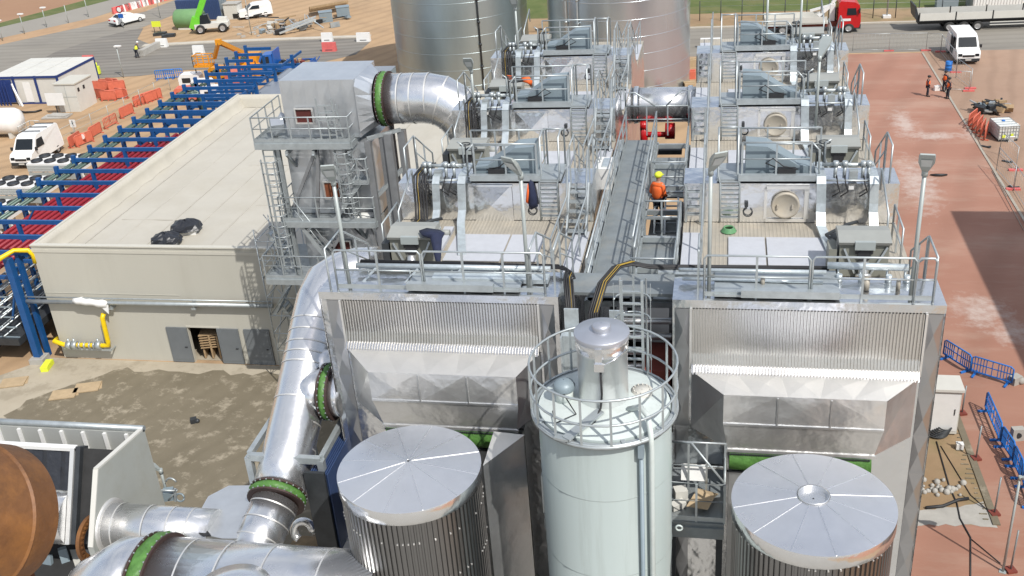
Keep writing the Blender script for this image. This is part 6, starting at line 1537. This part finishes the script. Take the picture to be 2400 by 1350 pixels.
for i in range(30): m.cbox(c0+V((rg.gauss(0,1.2),rg.gauss(0,1.2),.05)),(rg.uniform(.2,.6),rg.uniform(.2,.5),rg.uniform(.1,.35)),rg.uniform(0,3))
tag(m.build('rubble_heap','conc'),'low heap of rubble on the earth beside the scrap pile','rubble')
# barrier blocks on the lot kerb
def block(px,py,key,label,L=1.3,rz=0):
    c = G(px,py); t = thing('barrier_block',label,'barrier block',c,rz)
    m = MB(); m.prism([(-L/2,-.28,0),(-L/2,.28,0),(-L/2,.2,.4),(-L/2,.12,1.0),(-L/2,-.12,1.0),(-L/2,-.2,.4)],(L,0,0)); m.build('block',key,t); m = MB(); m.cbox((0,-.22,.18),(L*.5,.06,.12)); m.build('slot','dark',t)
block(768,97,'white','shorter white barrier block on the lot kerb, behind the pink-red block'); block(853,97,'white','longer white barrier block on the lot kerb, nearest the dull tank',1.6)
block(773,120,'pinkbar','pink-red plastic block standing on the asphalt lot',1.6); block(467,127,'white','white block beside the orange lift basket',1.3); block(381,110,'white','white block at the end of the concrete kerb line',1.4); block(210,150,'pinkbar','pink-red block behind the portable office',1.3)
t = thing('kerb_line','row of long pale concrete kerb pieces lying across the dark asphalt','kerb pieces',G(355,118),world=True)
a,b = G(332,132),G(378,108); m = MB(); m.bar(a+V((0,0,.35)),b+V((0,0,.35)),.6,.7); m.build('kerbs','conc',t)
c = G(322,136); person((c.x,c.y,0),R_(160),'worker in yellow hi-vis clothing bending on the dark asphalt lot',vest='yellow',pose='bend')
c = G(370,76); t = thing('yellow_sign','yellow notice on short legs at the edge of the earth yard','sign',c); m = MB(); m.box(-.6,.6,-.03,.03,.7,1.4); m.build('plate','hivis',t); m=MB(); m.bar((-.4,0,0),(-.4,0,.7),.06); m.bar((.4,0,0),(.4,0,.7),.06); m.build('legs','dark',t)
for i,(px,py) in enumerate(((376,82),(396,86))):
    c = G(px,py); m = MB(); m.cbox((c.x,c.y,.15),(1.6,.9,.3),.3); m.cbox((c.x+.2,c.y,.33),(1.2,.7,.06),.1); tag(m.build('dark_pallet','dark'),'dark pallet by the yellow notice, %s'%('nearer the asphalt','farther from the asphalt')[i],'pallet')
c = G(229,175); m = MB(); m.cbox((c.x,c.y,.5),(.7,.5,.8),.3); m.cyl((c.x,c.y,.9),(c.x,c.y,1.3),.2,n=10); tag(m.build('yellow_bin','hivis'),'yellow bin at the back corner of the portable office','bin')
# orange boom lift
t = thing('boom_lift','orange boom lift with an empty basket over the asphalt lot','boom lift',G(575,200),world=True)
b0 = G(590,178); k1 = G(512,98,5.5); k2 = G(503,135,3.2)
m = MB(); m.bar(b0+V((0,0,2.2)),k1,.36,.42); m.build('main_boom','orange_m',t)
m = MB(); m.bar(b0+V((-.1,-.25,2.3)),k1+V((0,-.25,-.1)),.05,.2); m.build('boom_stripe','black',t)
m = MB(); m.bar(k1,k2,.3,.34); m.cbox(k1,(.5,.5,.5)); m.build('jib','orange_m',t)
m = MB(); c = k2+V((-1.3,0,-.3))
rail(m,[c+V((-.9,-.5,-.5)),c+V((.9,-.5,-.5)),c+V((.9,.5,-.5)),c+V((-.9,.5,-.5))],1.1,.6,closed=True,r=.05); m.box(c.x-.9,c.x+.9,c.y-.5,c.y+.5,c.z-.56,c.z-.5); m.build('basket','orange_m',t)
m = MB(); m.box(b0.x-1.3,b0.x+1.3,b0.y-.8,b0.y+.8,.6,1.5); m.box(b0.x-.8,b0.x+1.2,b0.y-.7,b0.y+.7,1.5,2.4); m.build('chassis','orange_m',t)
for x in (-.95,.95):
    for y in (-.85,.85):
        m=MB(); m.cyl((b0.x+x,b0.y+y-.15,.5),(b0.x+x,b0.y+y+.15,.5),.5,n=16); m.build('tyre','tyre',t)
# blue tipper truck
c = G(672,172); t = thing('blue_truck','bright blue open truck with junk on its bed behind the blue rack','truck',(c.x,c.y,0),R_(183))
m,yy = shell([(.9,.5),(2.7,.5),(2.85,1.0),(2.6,1.35),(2.2,2.15),(1.1,2.25),(.9,2.0)],.95,.15); m.build('cab','bluec',t)
pane(t,[(2.62,-.7,1.4),(2.62,.7,1.4),(2.26,.65,2.08),(2.26,-.65,2.08)],'windscreen')
for s in (-1,1):
    q=[(2.35,s*.965,1.35),(2.05,s*.86,2.02),(1.35,s*.86,2.05),(1.3,s*.965,1.38)]; pane(t,q if s>0 else q[::-1])
    for x in (2.0,-1.8): wheel(t,x,s*.85,.36)
m = MB(); m.box(-3.0,.8,-1,1,.75,.88); m.box(-3.0,.8,-1.0,-.95,.88,1.25); m.box(-3.0,.8,.95,1.0,.88,1.25); m.box(-3.05,-3.0,-1,1,.7,1.4); m.box(.75,.85,-1,1,.88,2.6); m.bar((-3.0,-1,.8),(-3.5,-1,1.4),.08); m.bar((-3.0,1,.8),(-3.5,1,1.4),.08); m.build('bed','bluec',t)
m = MB(); m.box(-2.8,2.4,-.4,.4,.45,.75); m.build('chassis','dark',t)
t2 = thing('truck_load','loose brown and grey junk lying on the blue truck bed','scrap',(c.x,c.y,.9),R_(183)); m = MB(); rg=random.Random(2)
for i in range(16): m.use(rg.choice(['wood','dark','conc','redox'])); m.cbox((rg.uniform(-2.6,.4),rg.uniform(-.7,.7),rg.uniform(.1,.45)),(rg.uniform(.2,.8),rg.uniform(.2,.5),rg.uniform(.1,.5)),rg.uniform(0,3))
m.build('junk',None,t2)
# boards and small debris on the apron
for i,(px,py,l) in enumerate(((205,910,'flat plywood board on the damp concrete, larger of the two'),(150,926,'flat plywood board on the damp concrete, thinner of the two'),(32,898,'flat board on the pale concrete near the blue post'))):
    c = G(px,py); m = MB(); m.cbox((c.x,c.y,.06),(1.3,.9,.06),.3); m.cbox((c.x+.1,c.y+.1,.015+.004),(1.2,.8,.02),.5); tag(m.build('plywood_board','ply'),l,'board')
c = G(112,862); m = MB(); m.cbox((c.x,c.y,.14),(.4,.9,.28),.2); m.cbox((c.x+.05,c.y,.3),(.3,.7,.04),.25); tag(m.build('marker_box','hivis'),'pale yellow box at the foot of the blue end post','box')
c = G(455,990); m = MB(); m.cbox((c.x,c.y,.12),(.3,.3,.24),.5); m.sphere((c.x+.2,c.y,.1),.12,8,6); tag(m.build('stone_lump','dark'),'dark lump lying on the damp concrete','debris')
# ================================================================ right-hand yard
A,B = G(2235,72,2.4),G(2262,107,2.4); d = B-A
c = G(2262,150); van((c.x+.1,c.y+2.2,0),R_(-89),'white panel van with open side door parked nose-on beside the red slab',L=5.1,open_door=True,grp='white vans')
c = G(2222,166); t = thing('blue_drum','blue plastic drum standing between the workers and the white van','drum',c); m = MB(); m.lathe((0,0,0),[(.02,0),(.29,0),(.3,.05),(.29,.3),(.31,.32),(.29,.34),(.29,.6),(.31,.62),(.29,.64),(.29,.85),(.27,.88),(.02,.88)],24); m.build('drum_body','bluebar',t); m = MB(); m.cyl((.15,0,.88),(.15,0,.92),.05,n=8); m.build('bung','black',t)
for px,py,rz,l in ((2172,226,80,'worker in an orange vest standing apart on the slab, facing the other two'),(2213,214,-60,'worker in an orange vest standing behind the other, taller in the middle'),(2221,231,-80,'worker in an orange vest in front of the tall worker, hands together')):
    c = G(px,py); person((c.x,c.y,0),R_(rz),l,helmet=None)
c = G(2196,212); t = thing('survey_box','small white case on the slab between the three workers','case',c); m = MB(); m.cbox((0,0,.2),(.5,.3,.4),.2); m.cbox((0,0,.45),(.2,.05,.06),.2); m.build('case_body','white',t)
# site fence panels
def fence(a, b, label, h=1.7, foot=True):
    t = thing('site_fence',label,'site fence',a,0,'wire site fence panels',world=True); ORG[t.name]=V(a)
    m = MB(); d=b-a; up=V((0,0,h)); m.tube([a,a+up,b+up,b],.026,6); m.tube([a+V((0,0,.15)),b+V((0,0,.15))],.018,5)
    m.build('frame','galv',t)
    m = MB()
    for i in range(1,10): p=a+d*(i/10); m.tube([p+V((0,0,.15)),p+up],.004,3)
    for i in range(1,4): m.tube([a+V((0,0,h*i/4)),b+V((0,0,h*i/4))],.004,3)
    m.build('wire_mesh','galv',t)
    if foot:
        m = MB(); m.cbox(b+V((0,0,.06)),(.9,.25,.12)); m.build('foot','pinkbar',t)
fence(G(2208,212),G(2270,214),'wire fence panel just behind the three workers, with a red foot')
fence(G(2204,125),G(2240,170),'wire fence panel running from the asphalt towards the white van'); fence(G(2240,182),G(2274,208),'wire fence panel below the white van, running towards the workers')
fence(G(2083,120),G(2170,119),'wire fence panel on the far edge of the red slab, middle one'); fence(G(1998,120),G(2083,120),'wire fence panel on the far edge of the red slab, by the modules'); fence(G(2170,119),G(2204,122),'wire fence panel at the far corner of the red slab')
fence(G(2335,400),G(2374,445),'wire fence panel with a red foot just below the white tank',foot=True); fence(G(2376,447),G(2420,520),'wire fence panel at the near end of its row below the white tank')
fence(G(2342,362),G(2380,400),'wire fence panel on red feet beside the white tank frame')
# barriers stacked by the slab
for i in range(5):
    c = G(2278+i*8,290+i*8); pbar(c,R_(60+i*3),'redbar','red plastic barrier stacked close with others at the slab edge',grp='stacked red barriers at the slab edge',L=1.7,solid=False)
t = thing('brush_pile','dark heap of bent tubes and matting behind the red barriers','scrap pile',G(2325,265),world=True)
m = MB(); rg=random.Random(6); c0=G(2322,262)
for i in range(34):
    m.use(rg.choice(['black','dark','bluegrey','wood'])); m.cbox(c0+V((rg.gauss(0,.6),rg.gauss(0,.4),.25+rg.random()*.3)),(rg.uniform(.3,.9),rg.uniform(.2,.5),rg.uniform(.15,.5)),rg.uniform(0,3),rg.uniform(-.5,.5))
for i in range(30):
    a=c0+V((rg.gauss(0,.7),rg.gauss(0,.4),.2+rg.random()*.6)); d=V((rg.uniform(-1,1),rg.uniform(-.4,.4),rg.uniform(-.2,.4))).normalized()*rg.uniform(.3,.8); m.use(rg.choice(['black','dark','galv','wood','dark'])); m.bar(a-d/2,a+d/2,rg.uniform(.05,.2))
m.build('bent_tubes',None,t)
# caged water tank
c = G(2356,325); t = thing('caged_tank','white caged water tank with a blue cap beside the red slab','water tank',(c.x-.1,c.y+.4,0),R_(8)); t.scale = (.72,.85,.85)
m = MB(); m.box(-.95,.95,-1.2,1.2,.2,1.35); m.build('tank_body','plastic_w',t)
m = MB()
for i in range(8):
    for s in (-1,1): x=-.97+i*1.94/7; m.bar((x,s*1.23,.15),(x,s*1.23,1.38),.035)
for i in range(9):
    for s in (-1,1): y=-1.23+i*2.46/8; m.bar((s*.98,y,.15),(s*.98,y,1.38),.035)
for z in (.3,.6,.9,1.2,1.38):
    m.tube([(-.99,-1.24,z),(.99,-1.24,z),(.99,1.24,z),(-.99,1.24,z)],.022,4,closed=True)
for y in (-.6,0,.6): m.bar((-.98,y,1.39),(.98,y,1.39),.05,.03)
m.build('cage','galv_l',t); m = MB(); m.box(-.95,.95,-1.2,1.2,.0,.15); m.build('pallet','dark',t); m = MB(); m.cyl((0,.3,1.36),(0,.3,1.44),.16,n=14); m.build('cap','bluebar',t); m = MB(); m.cbox((-.5,-1.28,.5),(.3,.04,.25)); m.cbox((.3,-1.28,.6),(.25,.04,.2)); m.build('label_plate','hivis',t)
m = MB(); m.cbox((.2,-1.5,.3),(.5,.1,.6),0,.4); m.build('drain_sheet','white',t)
c = G(2200,412); m = MB(); m.smooth=True; m.tube([(c.x-.55,c.y+.03,.06),(c.x-.2,c.y-.1,.09),(c.x+.2,c.y-.1,.09),(c.x+.55,c.y+.05,.06)],[.05,.11,.11,.06],8); tag(m.build('black_tube','black'),'short curved black rubber piece lying alone on the red slab','debris')
for px,py,l in ((2310,345,'dark strip of metal on the earth between red barriers and white tank'),(2360,380,'dark strip of metal by the fence foot right of the slab'),(2375,440,'dark flat plate on the earth below the white tank fences')):
    c=G(px,py); m=MB(); m.cbox((c.x,c.y,.05),(.7,.2,.06),R_(-40)); m.cbox((c.x+.2,c.y-.1,.08),(.3,.12,.08),R_(20)); tag(m.build('metal_strip','dark'),l,'debris')
# cord line along the slab edge
t = thing('edge_cord','thin cord and slab edge strip along the outer side of the red slab','cord',G(2300,390),world=True)
m = MB(); m.bar((18.62,40,.03),(18.72,103.6,.03),.16,.06); m.tube([G(2325,400,.05),G(2400,540,.05)],.02,4); m.tube([G(2282,300,.05),G(2310,365,.05),G(2360,460,.05)],.02,4); m.build('strip','dusty',t)
# red crane truck
c = G(1985,76); t = thing('crane_truck','red truck with white folded crane and grey bed on the far road','truck',(c.x-3.9,c.y+1.0,0),R_(1)); t.scale = (1,1,.86)
m,yy = shell([(2.9,.6),(5.0,.6),(5.15,1.2),(5.1,2.1),(4.95,3.2),(4.5,3.55),(3.1,3.75),(2.9,3.5)],1.22,.08); m.build('cab','redp',t)
pane(t,[(5.135,-1.0,2.0),(5.135,1.0,2.0),(4.99,.95,3.05),(4.99,-.95,3.05)],'windscreen')
for s in (-1,1):
    q=[(4.7,s*1.235,2.1),(4.6,s*1.19,2.9),(3.75,s*1.19,2.9),(3.75,s*1.235,2.1)]; pane(t,q if s>0 else q[::-1])
    m=MB(); m.cbox((4.95,s*1.35,2.6),(.12,.16,.6)); m.build('mirror','black',t)
    for x in (4.0,-1.3,-2.6): wheel(t,x,s*1.12,.54,.34)
    m=MB(); m.cbox((3.6,s*1.215,1.55),(1.1,.02,.28)); m.build('door_lettering','white',t)
m = MB(); m.box(2.85,5.17,-1.2,1.2,.45,.95); m.build('bumper','dark',t)
m = MB(); m.box(-4.4,2.0,-1.2,1.2,1.15,1.3); m.box(-4.4,1.8,-1.24,-1.19,1.3,2.0); m.box(-4.4,1.8,1.19,1.24,1.3,2.0); m.box(-4.45,-4.4,-1.2,1.2,1.15,2.0)
m.build('bed','offwhite',t)
m = MB(); m.box(-4.2,4.6,-.5,.5,.6,1.15); m.build('chassis','redox',t)
m = MB(); m.bar((2.4,0,1.2),(2.4,0,3.2),.5); m.bar((2.4,0,3.2),(1.0,-.3,1.9),.3,.35); m.bar((2.4,.1,3.3),(3.2,.1,4.9),.3,.35); m.bar((2.2,.1,3.0),(.2,.2,2.4),.22,.26); m.bar((3.2,.1,4.9),(1.8,.1,4.2),.26,.3); m.build('crane','white',t)
m = MB(); m.bar((2.6,.5,1.2),(2.6,.5,2.6),.5); m.build('exhaust','black',t)
# flatbed trailer and container
c = G(2148,74); t = thing('flatbed_trailer','long flatbed trailer with pale drop sides and three axles on the far road','trailer',(c.x+6.6,c.y+1.1,0),R_(2.5)); t.scale = (1,1,.9)
m = MB(); m.box(-6.7,7.5,-1.25,1.25,1.2,1.36); m.build('deck','dark',t)
for i in range(4):
    a=-6.6+i*3.5
    for q_ in (-1.29,1.25): m=MB(); m.box(a+.06,a+3.42,q_,q_+.04,1.3,2.1); m.build('drop_side','offwhite',t)
    m=MB(); m.box(a-.05,a+.05,-1.31,-1.22,1.2,2.2); m.box(a-.05,a+.05,1.22,1.31,1.2,2.2); m.build('stanchion','black',t)
m = MB(); m.prism([(-6.7,-1.2,1.2),(-6.95,-1.2,1.6),(-7.15,-1.2,3.0),(-7.0,-1.2,3.0),(-6.6,-1.2,1.6)],(0,2.4,0)); m.build('tail_ramp','dark',t)
m = MB(); m.box(-6.5,7.5,-.6,.6,.75,1.2); m.build('chassis','black',t)
for x in (-3.6,-2.25,-.9):
    for s in (-1,1): wheel(t,x,s*1.05,.52,.36)
m = MB(); 
for z in (.55,.85): m.box(.2,3.8,-1.28,-1.24,z,z+.1)
m.build('side_guard','offwhite',t)
c = G(2330,34); t = thing('white_container','white corrugated container building behind the flatbed trailer','container',(c.x+4,c.y+3.5,0),R_(2.5))
m = MB(); m.box(-5.9,8,-1.5,1.5,0,4.2)
for i in range(46): x=-5.8+i*.3; m.box(x,x+.14,-1.56,-1.5,.1,4.15)
m.build('corrugated_wall','white',t); m=MB(); m.box(-5.93,-5.9,-1.4,1.4,.1,4.0); m.build('end_panel','lampgrey',t)
c = G(2225,30); t = thing('dark_cabinet','dark grey cabinet beside the white container building','cabinet',(c.x,c.y+2,0)); m=MB(); m.box(-1.1,1.1,-.6,.6,0,1.6); m.build('box_body','bluegrey',t); m=MB(); m.box(-1.15,1.15,-.65,.65,1.6,1.68); m.build('lid','dark',t)
# far fence along the bank
a,b = G(1640,50),G(2260,40); a.z=b.z=0.05
t = thing('post_fence','long thin post and wire fence along the dry bank beyond the far road','fence',a,world=True)
n = 13
for i in range(n):
    p=a+(b-a)*(i/(n-1)); m=MB(); m.tube([p,p+V((0,0,2.2))],.05,5); m.build('post','dark',t)
m=MB()
for z in (1.0,1.6,2.15): m.tube([a+V((0,0,z)),b+V((0,0,z))],.012,4)
m.build('wire','galv',t)
c = G(2078,42); t = thing('concrete_post','pale lamp column standing at the far kerb, beyond the red truck','lamp post',c); m=MB(); m.tube([(0,0,0),(0,0,9)],.09,8); m.build('column','conc',t); m=MB(); m.cbox((0,0,.15),(.8,.8,.3)); m.build('foot','white',t)
# tarmac-edge white slabs by the modules
m = MB(); c=G(1665,112); m.cbox((c.x,c.y,.45),(1.9,.5,.9)); m.cbox((c.x,c.y,.93),(2.0,.55,.06)); tag(m.build('white_block','white'),'white block at the far end behind the slab-side module row','block')
c = G(1617,150); 
for i in range(5):
    m=MB(); c=G(1620-i*2.5,155+i*28); m.cbox((c.x,c.y,.35),(.9,.9,.7),.2); m.cbox((c.x,c.y,.75),(1.0,.3,.08),.2); tag(m.build('pallet_pack','redbar' if i%2 else 'ply'),'brick-red and tan pallet pack in the slot behind the gantry','pallets','pallet packs in the slot')
# blue barriers, near right
def crowd(c, rz, label, L=2.0):
    t = thing('crowd_barrier',label,'barrier',c,rz,'blue plastic crowd barriers by the red ground')
    m = MB(); h=1.0; m.tube([(-L/2,0,.18),(-L/2,0,h-.1),(-L/2+.12,0,h),(L/2-.12,0,h),(L/2,0,h-.1),(L/2,0,.18)],.04,6); m.bar((-L/2,0,.2),(L/2,0,.2),.06); m.bar((-L/2,0,.62),(L/2,0,.62),.04)
    for i in range(1,14):
        if 5 < i < 9 and i != 7: continue
        x=-L/2+L*i/14; m.bar((x,0,.2),(x,0,h),.035)
    m.build('frame','bluebar',t)
    for x in (-L/2+.2,L/2-.2): m=MB(); m.bar((x,-.35,.05),(x,.35,.05),.09,.08); m.bar((x,0,.05),(x,0,.25),.09); m.build('foot','bluebar',t)
def seg(p,q,label): a,b=G(*p),G(*q); d=b-a; crowd((a+b)/2,math.atan2(d.y,d.x),label,d.length)
seg((2210,836),(2272,876),'blue barrier set across the slab, nearest the module corner'); seg((2274,876),(2370,905),'blue barrier set across the slab, ending by a rough stone')
seg((2308,960),(2342,1040),'blue barrier seen end-on along the trench, farthest of its row'); seg((2344,1042),(2372,1085),'blue barrier seen end-on along the trench, second of its row'); seg((2372,1088),(2392,1130),'blue barrier seen end-on along the trench, third of its row'); seg((2396,1136),(2420,1200),'blue barrier along the trench at the near end of its row')
a = G(2222,990); t = thing('electric_cabinet','white electrical cabinet standing against the slab-side module wall','cabinet',(6.6,34.5,0))
ca_ = G(2205,1005); t.location=(ca_.x,ca_.y,0); m=MB(); m.box(-.6,.55,-.5,.55,.1,2.3); m.build('box_body','offwhite',t); m=MB(); m.box(-.68,.63,-.6,.63,2.3,2.42); m.build('roof','offwhite',t); m=MB(); m.box(-.55,.5,-.515,-.502,.25,2.15); d_=m.build('door','white',t); m=MB(); m.bar((.35,-.53,1.1),(.35,-.53,1.4),.03); m.build('handle','black',d_)
c = G(2195,1018); t = thing('cable_reel','coil of dark cable on the brown earth beside the module wall','cable coil',c); m=MB()
for i in range(7): m.tube(arc((.05*i,0,.12+i*.05),.45-.03*i,0,6.28,20,(1,0,0),(0,1,0)),.035,5)
m.build('coil','dark',t)
t = thing('trench_edge','dark open cable trench edge running along the red ground','trench',G(2280,1090),world=True)
a,b = G(2232,950),G(2336,1232); m=MB(); m.bar((a.x,a.y,.03),(b.x,b.y,.03),.28,.07); 
for i in range(26): p=a+(b-a)*(i/26); m.cbox((p.x-.3+random.uniform(-.1,.1),p.y,.03),(random.uniform(.1,.4),.05,.03))
m.build('trench_lip','mud',t)
t = thing('ground_cable','black cables snaking over the ground beside the trench','cables',G(2240,1100),world=True)
m=MB(); m.tube([G(2170,1190,.08),G(2210,1186,.08),G(2245,1172,.08),G(2270,1168,.1)],.07,6); m.tube([G(2195,1035,.04),G(2225,1140,.04),G(2243,1180,.04),G(2250,1215,.04),G(2275,1260,.04),G(2275,1360,.04)],.03,5); m.tube([G(2205,1045,.04),G(2275,1160,.04),G(2320,1200,.04)],.02,4); m.tube([G(2275,1262,.04),G(2345,1320,.04)],.02,4); m.build('cable','black',t)
def stake(px,py,h,label):
    c=G(px,py); t=thing('fence_stake',label,'fence stake',c,0,'thin grey stakes along the trench'); m=MB(); m.tube([(0,0,0),(.02,0,h)],.035,6); m.build('stake','galv_d',t); m=MB(); m.cbox((0,0,.05),(.35,.35,.1),.3); m.build('foot','redox',t)
stake(2254,970,1.5,'thin grey stake at the top of the trench beside the cabinet'); stake(2287,1076,1.7,'thin grey stake in a red foot halfway along the trench'); stake(2330,1205,1.8,'thin grey stake at the lower end of the trench'); stake(2368,1338,1.9,'thin grey stake below the leaning pole lamp')
c=G(2382,1030); t=thing('concrete_weight','pale concrete block with a hole on the red ground, beyond the blue row','concrete block',c); m=MB(); m.cbox((0,0,.3),(.5,.3,.6),.2); m.build('block','conc',t); m=MB(); m.lathe((0,-.16,.3),[(.15,0),(.02,-.01)],14,axis='Y'); m.build('hole','dark',t)
c=G(2378,898); m=MB(); m.cbox((c.x,c.y,.2),(.5,.4,.4),.6); m.sphere((c.x+.25,c.y,.15),.2,8,6); tag(m.build('stone_block','conc'),'rough stone at the far end of the two blue barriers across the slab','stone')
c=G(2248,1052); m=MB(); m.cbox((c.x,c.y,.15),(.3,.25,.3)); m.cbox((c.x,c.y,.31),(.2,.15,.03)); tag(m.build('white_cube','white'),'small white block lying beside the cable trench','block')
c=G(2180,1150); m=MB(); rg=random.Random(12)
for i in range(40): m.sphere(c+V((rg.gauss(0,.55),rg.gauss(0,.35),.05)),rg.uniform(.06,.16),6,4)
tag(m.build('stone_heap','conc'),'small heap of pale and yellowish stones against the module wall','stones')
b_=G(2335,1420); tp=G(2378,1105,2)
t=lamp((12.05,33.0,0),4.3,'pole lamp leaning in over the trench end above the red ground',rz=1.2,hs=1.0,tilt=.2)
pb=G(2350,1340); t.location=(pb.x,pb.y,0)
# worker in the gap
person((wp.x,wp.y,wp.z),R_(150),'worker in orange overalls standing down between the gantry rails',vest='suit',helmet='hivis')
